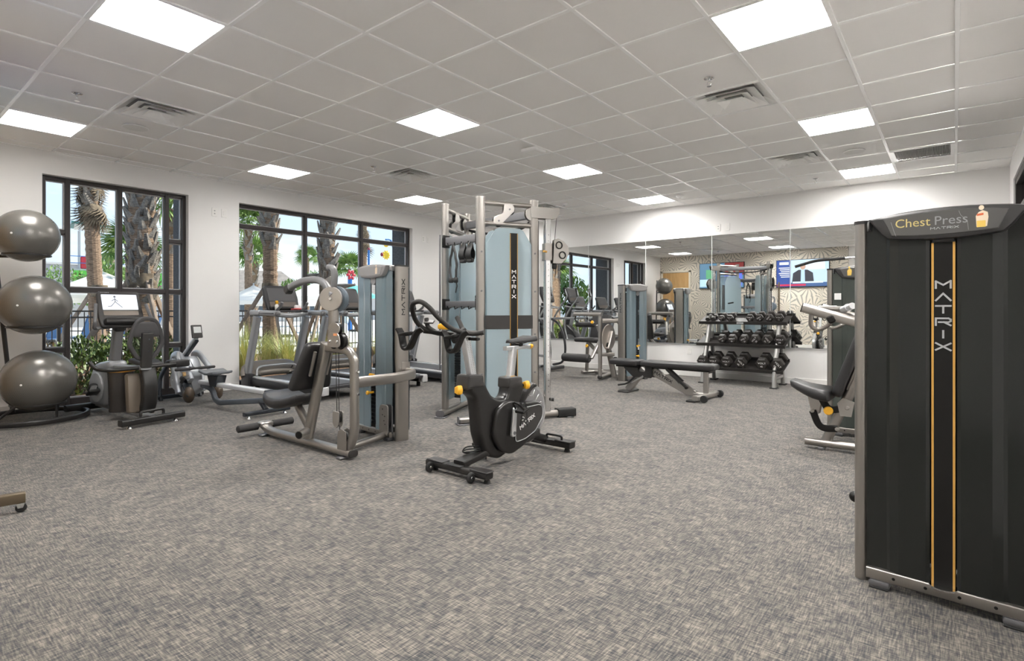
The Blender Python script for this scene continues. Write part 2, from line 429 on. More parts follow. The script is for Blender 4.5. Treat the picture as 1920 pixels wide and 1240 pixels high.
# baseboards
def base(name, a, b, t=0.014, h=0.1):
    g = G(); a, b = Vector(a), Vector(b); d = (b - a); g.box(((a + b) / 2) + Vector((0, 0, h / 2)), (abs(d.x) + t if abs(d.x) > abs(d.y) else t, abs(d.y) + t if abs(d.y) > abs(d.x) else t, h), bev=0.004)
    return struct(g.build(name, TRIMW))
for k, (y0, y1) in enumerate(((0.34, 1.5), (3.08, 3.72), (7.05, YB - 0.02))): base('baseboard_left', (XL + 0.008, y0, 0), (XL + 0.008, y1, 0))
base('baseboard_back', (XL + 0.03, YB - 0.008, 0), (XR - 0.03, YB - 0.008, 0))
base('baseboard_right', (XR - 0.008, 5.0, 0), (XR - 0.008, YB - 0.05, 0))
base('baseboard_front', (XL + 0.03, YF + 0.008, 0), (-8.1, YF + 0.008, 0)); base('baseboard_front', (-7.0, YF + 0.008, 0), (-2.75, YF + 0.008, 0))
# ------------------------------------------------------------------ ceiling: deck, tee grid, tiles
CT = mat('ceiling_tile_board', (0.86, 0.845, 0.83), 0.95, bump=(700, 0.25))
TEE = mat('ceiling_tee_paint', (0.97, 0.965, 0.96), 0.35, coat=0.5)
ceiling = struct(G().box(((XL + XR) / 2, 4.0, CH + 0.12), (XR - XL + 0.4, 11.4, 0.1)).build('ceiling', PAINTW))
xs = [XR] + [GX - j * TS for j in range(-5, 9)] + [XL]
ys = [-1.5] + [GY + i * TS for i in range(-4, 14)] + [YB]
LIGHTS = {(i, j) for i in (0, 4, 8, 12) for j in (-4, 1, 6)}
VENTS = {(1, 4), (6, -3), (10, -3), (6, 4), (11, 4)}
GRILLE = {(11, -5)}
tile_mesh = {}
def tile(x0, x1, y0, y1):
    k = (round(x1 - x0, 3), round(y1 - y0, 3)); nm = 'ceiling_tile'
    if k not in tile_mesh:
        o = G().box((0, 0, 0), (k[0] - 0.012, k[1] - 0.012, 0.016), bev=0.004).build(nm, CT); tile_mesh[k] = o.data
    else: o = bpy.data.objects.new(nm, tile_mesh[k]); COL.objects.link(o)
    o.location = ((x0 + x1) / 2, (y0 + y1) / 2, CH + 0.015); o.parent = ceiling
for a in range(len(xs) - 1):
    for b in range(len(ys) - 1):
        i, j = b - 5, a - 6
        if (i, j) in LIGHTS or (i, j) in VENTS or (i, j) in GRILLE: continue
        if ys[b + 1] < YF and xs[a] < -2.4: continue
        if xs[a] - xs[a + 1] < 0.05 or ys[b + 1] - ys[b] < 0.05: continue
        tile(xs[a + 1], xs[a], ys[b], ys[b + 1])
for x in xs: G().box((x, 4.0, CH + 0.002), (0.027, 11.0, 0.010), bev=0.002).build('ceiling_tee', TEE, ceiling)
for y in ys: G().box(((XL + XR) / 2, y, CH + 0.0025), (XR - XL, 0.027, 0.009), bev=0.002).build('ceiling_tee', TEE, ceiling)
def cell(i, j): return GX - (j + 0.5) * TS, GY + (i + 0.5) * TS
# light panels
def lit_panel(name, L):
    """prismatic lens: brighter straight down than along the ceiling"""
    m = mat(name, (0.9, 0.9, 0.88), 0.6, emit=(1.0, 0.975, 0.94), es=L); pn = m.node_tree; pg = pn.nodes.new('ShaderNodeNewGeometry'); pd_ = pn.nodes.new('ShaderNodeVectorMath'); pd_.operation = 'DOT_PRODUCT'
    pa = pn.nodes.new('ShaderNodeMath'); pa.operation = 'ABSOLUTE'; pm_ = pn.nodes.new('ShaderNodeMath'); pm_.operation = 'MULTIPLY_ADD'; pm_.inputs[1].default_value = L * 0.7; pm_.inputs[2].default_value = L * 0.3
    pn.links.new(pg.outputs['Normal'], pd_.inputs[0]); pn.links.new(pg.outputs['Incoming'], pd_.inputs[1]); pn.links.new(pd_.outputs['Value'], pa.inputs[0]); pn.links.new(pa.outputs[0], pm_.inputs[0])
    pn.links.new(pm_.outputs[0], pn.nodes['Principled BSDF'].inputs['Emission Strength']); return m
PANEL = lit_panel('lit_panel', PANEL_LIGHT); PANEL_BACK = lit_panel('lit_panel_back_row', PANEL_LIGHT * 0.85); PANEL_DIM = lit_panel('lit_panel_window_row', PANEL_LIGHT * 0.33)     # the row by the windows is dimmed to keep its wall from burning out
rowname = {0: 'nearest the camera', 4: 'second row back', 8: 'third row back', 12: 'back row by the mirror wall'}
colname = {-4: 'on the right', 1: 'in the middle', 6: 'along the window wall'}
lp = None; dim_mesh = {}
for i, j in sorted(LIGHTS):
    x, y = cell(i, j); lab = f'square flush ceiling light panel {colname[j]}, {rowname[i]}'
    if lp is None:
        lp = thing('ceiling_light', lab, 'ceiling light', (x, y, CH), 0, 'ceiling light panels')
        g = G(); h = TS / 2 - 0.008
        for s_ in (-1, 1): g.box((s_ * (h - 0.006), 0, 0.004), (0.012, 2 * h, 0.014), bev=0.002); g.box((0, s_ * (h - 0.006), 0.004), (2 * h, 0.012, 0.014), bev=0.002)
        g.build('frame', TEE, lp); G().box((0, 0, 0.006), (2 * h - 0.02, 2 * h - 0.02, 0.006)).build('diffuser', PANEL, lp)
    else:
        c = dup(lp, (x, y, CH), 0, lab)
        if j == 6 or i == 12:
            for ch in c.children:
                if ch.name.startswith('diffuser'):
                    k = 'dim' if j == 6 else 'back'
                    if k not in dim_mesh: dim_mesh[k] = ch.data.copy(); dim_mesh[k].materials[0] = PANEL_DIM if j == 6 else PANEL_BACK
                    ch.data = dim_mesh[k]
# louvred square air diffusers
VENTM = mat('vent_metal', (0.93, 0.925, 0.91), 0.3, 0.0); VD = mat('vent_dark', (0.30, 0.29, 0.28), 0.9)
vlab = {(1, 4): 'square louvred ceiling air diffuser at upper left near the window wall', (6, -3): 'square louvred ceiling air diffuser at upper right',
        (10, -3): 'square louvred ceiling air diffuser on the right nearer the mirror wall', (6, 4): 'small-looking louvred air diffuser above the second window',
        (11, 4): 'louvred air diffuser far back behind the cable tower top'}
vp = None
for i, j in sorted(VENTS):
    x, y = cell(i, j)
    if vp is None:
        vp = thing('air_diffuser', vlab[(i, j)], 'air vent', (x, y, CH), 0, 'ceiling air diffusers')
        G().box((0, 0, 0.068), (0.58, 0.58, 0.004)).build('duct', VD, vp)
        def cone(h0, h1, z0, z1):
            g = G(); r0 = [(-h0, -h0, z0), (h0, -h0, z0), (h0, h0, z0), (-h0, h0, z0)]; r1 = [(-h1, -h1, z1), (h1, -h1, z1), (h1, h1, z1), (-h1, h1, z1)]
            for k in range(4):
                k2 = (k + 1) % 4; g.quad(r0[k], r1[k], r1[k2], r0[k2]); d = Vector((0, 0, .0025)); g.quad(Vector(r0[k]) + d, Vector(r0[k2]) + d, Vector(r1[k2]) + d, Vector(r1[k]) + d)
                g.quad(r0[k], r0[k2], Vector(r0[k2]) + d, Vector(r0[k]) + d)
            return g
        cone(0.300, 0.205, 0.0, 0.055).build('outer_ring', VENTM, vp, flat=True)
        cone(0.235, 0.130, -0.010, 0.048).build('louvre', VENTM, vp, flat=True)
        cone(0.165, 0.075, -0.016, 0.038).build('louvre', VENTM, vp, flat=True)
        g = cone(0.105, 0.03, -0.020, 0.016); g.box((0, 0, 0.016), (0.06, 0.06, 0.003)); g.build('centre_plate', VENTM, vp, flat=True)
    else: dup(vp, (x, y, CH), 0, vlab[(i, j)])
x, y = cell(11, -5)
gr = thing('return_grille', 'long grey slatted return air grille in the ceiling on the right', 'air vent', (x, y, CH))
g = G(); h = TS / 2 - 0.01
for s_ in (-1, 1): g.box((s_ * (h - 0.02), 0, 0.002), (0.04, 2 * h, 0.012), bev=0.002); g.box((0, s_ * (h - 0.012), 0.002), (2 * h, 0.024, 0.012), bev=0.002)
g.build('frame', TEE, gr)
G().box((0, 0, 0.03), (2 * h, 2 * h, 0.004)).build('backing', mat('grille_dark', (0.16, 0.155, 0.145), 0.8), gr)
sl = None
for k in range(34):
    px_ = -h + 0.05 + k * (2 * h - 0.1) / 33
    if sl is None: sl = G().box((0, 0, 0), (0.003, 2 * h - 0.05, 0.016), rot=(0, R(30), 0)).build('slat', mat('grille_slat', (0.42, 0.41, 0.39), 0.5), gr); o = sl
    else: o = sl.copy(); COL.objects.link(o); o.parent = gr
    o.location = (px_, 0, 0.008)
# speakers, sprinklers, detectors
for (i, j), lab in {(1, 5): 'round white speaker grille flush in the ceiling beside the left diffuser', (10, -4): 'round white speaker grille flush in the ceiling on the right'}.items():
    x, y = cell(i, j); t = thing('ceiling_speaker', lab, 'speaker', (x, y, CH), 0, 'ceiling speakers')
    G().lathe([(0.108, 0.0), (0.113, -0.004), (0.113, -0.008), (0.106, -0.010)], n=32).build('rim', TEE, t)
    G().disc((0, 0, -0.0095), (0, 0, 1), 0.105, 0.003, 32).build('grille', mat('speaker_mesh', (0.74, 0.73, 0.71), 0.7), t)
for (i, j), lab in {(0, 4): 'chrome fire sprinkler at upper left of the ceiling', (5, 4): 'chrome fire sprinkler beside the small diffuser above the second window',
                    (5, -3): 'chrome fire sprinkler beside the upper right diffuser', (12, -3): 'chrome fire sprinkler near the mirror wall on the right'}.items():
    x, y = cell(i, j); t = thing('fire_sprinkler', lab, 'sprinkler', (x, y, CH), 0, 'fire sprinklers')
    G().lathe([(0.04, 0.0), (0.04, -0.004), (0.026, -0.010), (0.014, -0.012)], n=20).build('escutcheon', CHROME, t)
    g = G().cyl((0, 0, -0.01), (0, 0, -0.03), 0.009); g.tube([(-.012, 0, -.028), (-.016, 0, -.045), (-.004, 0, -.062)], 0.0025, n=6); g.tube([(.012, 0, -.028), (.016, 0, -.045), (.004, 0, -.062)], 0.0025, n=6)
    g.build('body', CHROME, t); G().disc((0, 0, -0.064), (0, 0, 1), 0.018, 0.002, 12).build('deflector', CHROME, t)
t = thing('motion_detector', 'square white wireless box on the middle of the ceiling', 'detector', (-3.737, 5.026, CH), R(0))
G().box((0, 0, -0.018), (0.21, 0.21, 0.036), bev=0.012, seg=2).build('housing', TEE, t); G().box((0, 0, -0.039), (0.15, 0.15, 0.006), bev=0.002).build('face_plate', TRIMW, t)
for (x, y), lab in {(-5.243, 7.946): 'round white smoke detector above the cable machine', (-3.428, 8.552): 'small round white detector close to the mirror wall'}.items():
    t = thing('smoke_detector', lab, 'detector', (x, y, CH), 0, 'smoke detectors')
    G().lathe([(0.062, 0), (0.062, -0.014), (0.05, -0.03), (0.03, -0.038)], n=24).build('housing', TEE, t); G().disc((0, 0, -0.04), (0, 0, 1), 0.02, 0.006, 16).build('vent_cap', GREYL, t)
# ------------------------------------------------------------------ windows
GLASS = see_through('window_glass', (0.02, 0.02, 0.02), 0.014, (0.97, 0.985, 0.98), 0.02)
BEAD = mat('window_bead', (0.42, 0.41, 0.42), 0.4, 0.3)
XW = XL - 0.135
def window(name, y0, y1, z1, mull, trans):
    root = thing(name, 'x', 'x', (XW, 0, 0)); del root['label']; del root['category']; root['kind'] = 'structure'
    D = 0.085; fw = 0.045
    G().box((0, (y0 + y1) / 2, z1 - fw / 2), (D, y1 - y0, fw), bev=0.003).build('frame_head', WINFRAME, root)
    G().box((0, (y0 + y1) / 2, 0.05), (D, y1 - y0, 0.10), bev=0.003).build('frame_sill', WINFRAME, root)
    edges = [y0 + fw / 2] + mull + [y1 - fw / 2]
    for k, y in enumerate(edges):
        G().box((0, y, z1 / 2), (D + 0.01, fw, z1 - 0.01), bev=0.003).build('mullion', WINFRAME, root)
    for k in range(len(edges) - 1):
        a, b = edges[k] + fw / 2, edges[k + 1] - fw / 2
        zz = [0.10] + sorted(trans[k]) + [z1 - fw]
        for z_ in sorted(trans[k]): G().box((0, (a + b) / 2, z_), (D, b - a, 0.052), bev=0.003).build('transom', WINFRAME, root)
        for q_ in range(len(zz) - 1):
            lo = zz[q_] + (0.026 if q_ else 0); hi = zz[q_ + 1] - (0.026 if q_ + 2 < len(zz) else 0)
            g = G()
            for yy in (a + .007, b - .007): g.box((-0.018, yy, (lo + hi) / 2), (0.03, 0.014, hi - lo))
            for z_ in (lo + .007, hi - .007): g.box((-0.018, (a + b) / 2, z_), (0.03, b - a - .028, 0.014))
            g.build('glazing_bead', BEAD, root, flat=True)
            G().box((-0.018, (a + b) / 2, (lo + hi) / 2), (0.006, b - a - 0.02, hi - lo - 0.02)).build('pane', GLASS, root, flat=True)
    return root
window('window_1', W1[0], W1[1], W1[2], [1.77, 2.30, 2.83], [[0.68, 1.40, 2.08], [1.40], [1.40], [0.68, 1.40, 2.08]])
window('window_2', W2[0], W2[1], W2[2], [4.855, 5.94], [[2.40], [2.40], [2.40]])
# dark window high in the right wall
wr = bpy.data.objects.new('window_3', None); COL.objects.link(wr); wr['kind'] = 'structure'; wr.location = (XR + 0.06, 0, 0)
for (yc, zc, dy, dz) in ((7.64, 2.68, 2.48, 0.08), (7.64, 0.44, 2.48, 0.08), (8.84, 1.55, 0.08, 2.3), (6.44, 1.55, 0.08, 2.3), (7.64, 1.55, 0.06, 2.2), (7.64, 2.30, 2.4, 0.05)):
    G().box((0, yc, zc), (0.09, dy, dz), bev=0.004).build('frame', WINFRAME, wr)
G().box((0.01, 7.64, 1.55), (0.006, 2.4, 2.2)).build('pane', mat('dark_glass', (0.015, 0.014, 0.014), 0.05), wr)
struct(G().box((XR + 0.4, 7.64, 1.5), (0.02, 3.4, 3.0)).build('wall_outer', mat('dark_beyond', (0.02, 0.019, 0.018), 0.9)))
# ------------------------------------------------------------------ mirror wall
MIR = mat('mirror_silver', (0.87, 0.885, 0.875), 0.0, 1.0)
MZ0, MZ1 = 0.561, 2.417
seams = [-7.6, -6.83, -5.627, -4.416, -3.209, -1.994, -0.79, 0.30]
mirror = thing('wall_mirror', 'wide frameless wall mirror above the white dado, in tall sheets', 'mirror', (0, YB, 0))
for a, b in zip(seams[:-1], seams[1:]):
    G().box(((a + b) / 2, -0.006, (MZ0 + MZ1) / 2), (b - a - 0.006, 0.008, MZ1 - MZ0), bev=0.002).build('mirror_sheet', MIR, mirror, flat=True)
for x in seams[1:-1]: G().box((x, -0.0065, (MZ0 + MZ1) / 2), (0.007, 0.009, MZ1 - MZ0)).build('seam_strip', mat('seam_bright', (0.85, 0.86, 0.85), 0.35), mirror)
g = G().box((-3.65, -0.007, MZ0 - 0.008), (7.9, 0.014, 0.016)); g.build('bottom_channel', ALU, mirror)
# ------------------------------------------------------------------ plates on the walls
PLATE = mat('switch_plate', (0.84, 0.83, 0.81), 0.4)
def plate(loc, rz, label, kind='switch', w_=0.075, h_=0.12):
    t = thing('wall_plate' if kind != 'outlet' else 'wall_outlet', label, 'outlet' if kind == 'outlet' else 'switch', loc, rz)
    G().box((0, -0.004, 0), (w_, 0.008, h_), bev=0.003).build('cover', PLATE, t)
    if kind == 'outlet':
        for s_ in (-1, 1):
            G().box((0, -0.0085, s_ * 0.024), (0.034, 0.003, 0.028), bev=0.001).build('socket', TRIMW, t)
    elif kind == 'data':
        for s_ in (-1, 1): G().box((0, -0.009, s_ * 0.02), (0.018, 0.004, 0.016), bev=0.001).build('port', GREYL, t)
    else: G().box((0, -0.009, 0), (0.03, 0.005, 0.06), bev=0.002).build('paddle', TRIMW, t)
plate((XL, 3.396, 2.533), PI / 2, 'white data plate high on the wall between the two windows', 'data'); plate((XL, 3.526, 2.533), PI / 2, 'blank white plate high between the windows, right of the data plate')
plate((XL, 7.30, 2.543), PI / 2, 'white data plate high on the wall right of the second window', 'data'); plate((XL, 7.43, 2.543), PI / 2, 'blank white plate right of the second window beside its twin')
plate((-3.102, YB, 2.54), 0, 'white data plate above the mirror', 'data'); plate((-2.952, YB, 2.54), 0, 'blank white plate above the mirror beside the data plate')
plate((-3.597, YB, 0.439), 0, 'white power outlet under the mirror left of the dumbbell rack', 'outlet')
# ------------------------------------------------------------------ wallpaper wall seen in the mirror: door, two screens
d = bpy.data.objects.new('door_1', None); COL.objects.link(d); d['kind'] = 'structure'; d.location = (-7.55, YF, 0)
WOODD = noisy('maple_veneer', (0.50, 0.30, 0.12), (0.60, 0.38, 0.17), 3.0, 0.45, stretch=(6, 6, 0.6))
G().box((0, 0.012, 1.22), (0.92, 0.03, 2.42), bev=0.003).build('door_leaf', WOODD, d)
g = G(); g.box((-0.5, 0.015, 1.25), (0.07, 0.05, 2.5), bev=0.004); g.box((0.5, 0.015, 1.25), (0.07, 0.05, 2.5), bev=0.004); g.box((0, 0.015, 2.47), (1.07, 0.05, 0.07), bev=0.004)
g.build('door_frame', mat('door_frame_paint', (0.72, 0.66, 0.56), 0.5), d)
g = G().cyl((0.38, 0.025, 1.0), (0.38, 0.075, 1.0), 0.012); g.tube([(0.38, 0.07, 1.0), (0.26, 0.075, 1.0)], 0.009); g.disc((0.38, 0.03, 1.0), (0, 1, 0), 0.03, 0.012)
g.build('door_handle', CHROME, d)
def screen_mat(n, c, s=1.0): return mat('screen_' + n, (0.02, 0.02, 0.02), 0.3, emit=c, es=s)
def tv(loc, label, kind):
    t = thing('television', label, 'television', loc, PI)      # local x runs left to right for someone facing the screen from the room
    W, H = 1.45, 0.84
    G().box((0, 0.03, 0), (W, 0.05, H), bev=0.008).build('casing', BLACK, t)
    def pc(n, x0, x1, z0, z1, c, y=-0.0005, s=1.0): G().quad((x0, y, z0), (x1, y, z0), (x1, y, z1), (x0, y, z1)).build(n, screen_mat(n, c, s), t, flat=True)
    w2, h2 = W / 2 - 0.015, H / 2 - 0.015
    if kind == 'news':
        pc('studio', -w2, w2 - 0.4, -h2, h2, (0.55, 0.72, 0.92)); pc('side_panel', w2 - 0.4, w2, -h2, h2, (0.02, 0.07, 0.33))
        pc('window_glow', -w2 + 0.1, -0.1, 0.1, h2 - 0.05, (0.8, 0.9, 1.0), -0.001); pc('desk', -w2, w2 - 0.4, -h2, -h2 + 0.12, (0.05, 0.12, 0.3), -0.001)
        o = G().prism([(-0.3, -0.3), (0.3, -0.3), (0.27, 0.0), (0.12, 0.1), (-0.12, 0.1), (-0.27, 0.0)], (-0.02, -0.0012, 0), (1, 0, 0), (0, 0, 1), 0.0008); o.build('presenter_suit', screen_mat('suit', (0.012, 0.014, 0.03)), t, flat=True)
        G().prism([(-0.06, -0.3), (0.06, -0.3), (0.05, 0.1), (-0.05, 0.1)], (-0.02, -0.002, 0), (1, 0, 0), (0, 0, 1), 0.0008).build('presenter_shirt', screen_mat('shirt', (0.5, 0.7, 0.95)), t, flat=True)
        G().prism(circ(0.1, 14, 0.075), (-0.02, -0.002, 0.2), (0, 0, 1), (1, 0, 0), 0.0008).build('presenter_head', screen_mat('skin', (0.55, 0.33, 0.24)), t, flat=True)
        for k in range(6): pc('text_line', w2 - 0.36, w2 - 0.06 - 0.03 * (k % 3), 0.16 - k * 0.055, 0.185 - k * 0.055, (0.9, 0.92, 1.0), -0.001)
        pc('headline_bar', -w2 + 0.15, w2 - 0.45, -h2 + 0.1, -h2 + 0.15, (0.7, 0.85, 0.95), -0.002); pc('ticker', -0.1, w2, -h2 + 0.02, -h2 + 0.075, (0.65, 0.02, 0.08), -0.002)
        pc('station_mark', w2 - 0.34, w2 - 0.08, 0.27, 0.35, (0.85, 0.9, 0.95), -0.002)
    else:
        pc('picture', -w2, w2, -h2, h2, (0.10, 0.22, 0.34)); pc('red_backdrop', -w2, -w2 + 0.6, 0.0, h2, (0.20, 0.03, 0.03), -0.001); pc('blue_patch', -w2 + 0.05, -0.1, -h2 + 0.05, 0.05, (0.12, 0.18, 0.75), -0.002)
        pc('green_patch', 0.25, 0.5, -0.1, 0.2, (0.12, 0.4, 0.2), -0.002); pc('pale_patch', 0.2, w2, -h2 + 0.04, -0.12, (0.5, 0.72, 0.85), -0.002)
tv((-3.58, YF + 0.06, 2.26), 'wall television showing a man in a suit, seen in the mirror on the right', 'news')
tv((-5.98, YF + 0.06, 2.28), 'wall television with a dark red and blue picture, behind the cable machine in the mirror', 'show')
# ------------------------------------------------------------------ selectorised weight towers (shared by the strength machines)
SMOKE_D = mat('smoked_shroud_dark_shaded', (0.018, 0.0195, 0.018), 0.12, spec=0.35)  # one smoked plastic; each tower's tint carries the light it stands in
SMOKE_G = mat('smoked_shroud_green_shaded', (0.05, 0.06, 0.054), 0.22)
SMOKE_B = mat('smoked_shroud_blue_lit', (0.16, 0.215, 0.245), 0.2, coat=0.4)
PLACARD = mat('placard_grey', (0.09, 0.088, 0.085), 0.35)
CAPG = mat('cap_plastic', (0.035, 0.034, 0.034), 0.3)
CAPL = mat('cap_plastic_lit', (0.27, 0.265, 0.265), 0.3)  # cap plastic painted lighter for the reflections on it
PLACARDL = mat('placard_light', (0.30, 0.29, 0.285), 0.3)
STACK = mat('weight_plate', (0.02, 0.02, 0.021), 0.45)
def shroud_profile(w, crease, d, slot):
    """front outline in (x, y): y negative is forward; returns left and right halves"""
    h = w / 2
    L = [(-h, -0.030), (-crease - 0.012, -0.036), (-crease, -0.044), (-crease + 0.03, -0.052), (-slot - 0.012, -0.056), (-slot, -0.050)]
    return L
def half_sheet(g, P, z0, z1, t=0.006, top=None):
    """vertical curved sheet from a plan polyline"""
    n = len(P)
    for a, b in zip(P[:-1], P[1:]):
        za, zb = (z1, z1) if top is None else (top(a[0]), top(b[0]))
        vs = [(a[0], a[1], z0), (b[0], b[1], z0), (b[0], b[1], zb), (a[0], a[1], za), (a[0], a[1] + t, z0), (b[0], b[1] + t, z0), (b[0], b[1] + t, zb), (a[0], a[1] + t, za)]
        g.add(vs, [(0, 1, 2, 3), (5, 4, 7, 6), (3, 2, 6, 7), (1, 0, 4, 5)])
    return g
def tower(t, W=0.62, H=1.54, shroud=SMOKE_D, cap=CAPG, slot_front=False, logo_end=0, column=SILVER, rear=True, title=None, figure=None):
    cw, cd = 0.054, 0.135
    for s_ in (-1, 1):
        x = s_ * (W / 2 - cw / 2)
        c = G().sweep([(x, 0.05, 0.0), (x, 0.05, H - 0.012)], rrect(cw, cd, 0.024, 5), up=(0, 1, 0)).build('column', column, t)
        G().sweep([(x, 0.05, H - 0.012), (x, 0.05, H + 0.002)], rrect(cw + 0.006, cd + 0.006, 0.026, 5), up=(0, 1, 0)).build('column_cap', CAPG, c)
        if logo_end == s_:
            X = s_ * (W / 2 + 0.0008)
            logo(c, (X, 0.05 + s_ * 0.014, 1.115), (0, 0, 1), (0, -s_, 0), 0.030, 0.047, 0.0155, DKPRINT, 0.0068)
    sw = W - 2 * cw + 0.004; cr = 0.175; sl = 0.042
    P = shroud_profile(sw, cr, 0, sl)
    Q = [(-x, y) for x, y in P[::-1]]
    top = lambda x: H - 0.045 + 0.03 * max(0.0, min(1.0, (abs(x) - 0.12) / 0.12))
    g = G(); half_sheet(g, P, 0.075, 0, top=top); half_sheet(g, Q, 0.075, 0, top=top)
    g.build('front_shroud', shroud, t, sharp=25)
    if slot_front:
        g = G()
        for k in range(11): g.box((0, 0.045, 0.115 + k * 0.036), (0.20, 0.11, 0.033), bev=0.004)
        g.build('weight_stack', STACK, t)
        g = G()
        for k in range(11): g.disc((0, -0.0115, 0.115 + k * 0.036), (0, 1, 0), 0.006, 0.003, 10); g.box((0.026, -0.0115, 0.115 + k * 0.036), (0.02, 0.002, 0.010))
        g.build('weight_number', GREYL, t)
        G().box((0, 0.012, 1.0), (0.082, 0.004, 0.84), bev=0.001).build('slot_light_strip', ALU, t)  # added bright strip, stands in for window light showing in the slot
        G().disc((0, -0.045, 1.425), (0, 1, 0), 0.040, 0.014, 20).build('slot_end', CAPL, t)
        g = G().cyl((-0.03, -0.03, 0.40), (-0.03, -0.085, 0.40), 0.011); g.disc((-0.03, -0.09, 0.40), (0, 1, 0), 0.019, 0.02, 16, 0.004); g.build('selector_pin', YEL, t)
        g = G().box((0.0, -0.062, 0.565), (0.085, 0.016, 0.022), bev=0.004); g.box((-0.03, -0.07, 0.553), (0.014, 0.02, 0.03), rot=(0, 0.5, 0), bev=0.003); g.build('increment_lever', YEL, t)
    else:
        G().box((0, -0.047, 0.752), (0.078, 0.006, 1.348), bev=0.002).build('centre_strip', BLACK, t)
        for s_ in (-1, 1): G().box((s_ * 0.033, -0.0505, 0.752), (0.0075, 0.003, 1.342)).build('side_stripe', ORANGE, t, flat=True)
        logo(t, (0, -0.0512, 1.245), (1, 0, 0), (0, 0, 1), 0.027, 0.046, 0.0485, GREYL, 0.0064, stacked=True)
        G().prism([(0.036 * math.cos(R(a)), 0.028 * math.sin(R(a))) for a in range(0, 181, 15)], (0, -0.052, 1.424), (1, 0, 0), (0, 0, 1), 0.012, 0.003).build('strip_end', CHAR, t)
        G().lathe([(0.046, 0), (0.046, 0.006)], (0, -0.05, 0.076), (0, 0, 1), 16).build('strip_foot', CHROME, t)
    if rear:
        g = G(); half_sheet(g, [(x, 0.145 - (y + 0.03)) for x, y in P], 0.075, 0, top=top); half_sheet(g, [(x, 0.145 - (y + 0.03)) for x, y in Q], 0.075, 0, top=top)
        g.box((0, 0.166, 0.76), (0.09, 0.005, 1.36)); g.build('rear_shroud', shroud, t, sharp=25)
    # head
    arc = lambda x0, x1, z0, zc, n=9: [(x0 + (x1 - x0) * k / n, z0 + zc * (1 - (2 * k / n - 1) ** 2)) for k in range(n + 1)]
    out = arc(0.178, -0.178, H - 0.092, -0.014) + [(-0.20, H - 0.07), (-0.248, H - 0.002)] + arc(-0.246, 0.246, H, 0.019)[1:-1] + [(0.248, H - 0.002), (0.20, H - 0.07)]
    hd = G().prism(out, (0, 0.05, 0), (1, 0, 0), (0, 0, 1), 0.26, 0.016, 2).build('head', cap, t)
    ins = arc(0.163, -0.163, H - 0.080, -0.008) + [(-0.192, H - 0.012)] + arc(-0.19, 0.19, H - 0.008, 0.012)[1:-1] + [(0.192, H - 0.012)]
    G().prism(ins, (0, -0.080, 0), (1, 0, 0), (0, 0, 1), 0.006, 0.002).build('placard', PLACARDL if cap is CAPL else PLACARD, hd)
    for s_ in (-1, 1):
        G().prism([(s_ * 0.24, H - 0.05), (s_ * (W / 2 - cw), H - 0.05), (s_ * (W / 2 - cw), H - 0.008), (s_ * 0.24, H + 0.002)], (0, 0.055, 0), (1, 0, 0), (0, 0, 1), 0.20, 0.01).build('shoulder', cap, t)
    if title:
        a, b = title
        o1 = words(hd, a, (-0.152, -0.0838, H - 0.05), (1, 0, 0), (0, 0, 1), 0.048, mat('title_gold', (0.62, 0.50, 0.20), 0.5), 'title_lettering')
        words(hd, b, (-0.152 + 0.027 * len(a) - 0.009, -0.0838, H - 0.05), (1, 0, 0), (0, 0, 1), 0.048, GREYPRINT, 'title_lettering')
        logo(hd, (-0.036, -0.0838, H - 0.067), (1, 0, 0), (0, 0, 1), 0.0075, 0.0125, 0.0045, GREYL, 0.0018)
        for sx, P_ in ((1, [(-0.165, H - 0.025), (-0.155, H - 0.062), (-0.148, H - 0.083)]), (1, [(0.05, H - 0.004), (0.055, H - 0.02), (0.075, H - 0.045), (0.078, H - 0.078)])):
            g = G()
            for p, q_ in zip(P_[:-1], P_[1:]): stroke(g, Vector((p[0], -0.0836, p[1])), 0.0012, Vector((0, -1, 0))) if False else stroke(g, [Vector((p[0], -0.0836, p[1])), Vector((q_[0], -0.0836, q_[1]))], 0.0012, Vector((0, -1, 0)))
            g.build('outline_print', GREYPRINT, hd, flat=True)
    if figure:
        fx, c1, c2, c3 = figure
        def pr_(n, pts, c, y=-0.0836): G().prism([(fx + a, H - 0.036 + b) for a, b in pts], (0, y, 0), (1, 0, 0), (0, 0, 1), 0.0006).build(n, c, hd, flat=True)
        pr_('figure_print', [(-.014, -.034), (.016, -.034), (.02, .0), (.018, .018), (.004, .026), (-.008, .02), (-.016, .006)], c1)
        pr_('figure_print', [(-.013, -.036), (.012, -.036), (.012, -.012), (-.013, -.012)], c2, -0.0842)
        pr_('figure_print', [(-.013, .006), (.006, .008), (.006, .016), (-.013, .014)], c3, -0.0842)
        pr_('figure_print', [(0.008 * math.cos(a), 0.036 + 0.009 * math.sin(a)) for a in [2 * PI * k / 10 for k in range(10)]], c1)
    # base
    br = G().bar([(-W / 2 + cw, -0.046, 0.057), (W / 2 - cw, -0.046, 0.057)], 0.03, 0.046, rad=0.006).build('base_rail', column, t)
    for k in range(4): G().disc((-0.16 + 0.105 * k, -0.0612, 0.057), (0, 1, 0), 0.006, 0.001, 10).build('bolt_hole', BLACK, br)
    G().bar([(-W / 2 + cw, 0.10, 0.057), (W / 2 - cw, 0.10, 0.057)], 0.03, 0.046, rad=0.006).build('base_rail', column, t)
    for s_ in (-1, 1):
        G().box((s_ * (W / 2 - 0.10), -0.04, 0.020), (0.075, 0.055, 0.030), bev=0.01, seg=2).build('foot', STEEL, t)
        G().box((s_ * (W / 2 - 0.10), -0.04, 0.004), (0.07, 0.06, 0.008), bev=0.003).build('foot_pad', RUBBER, t)
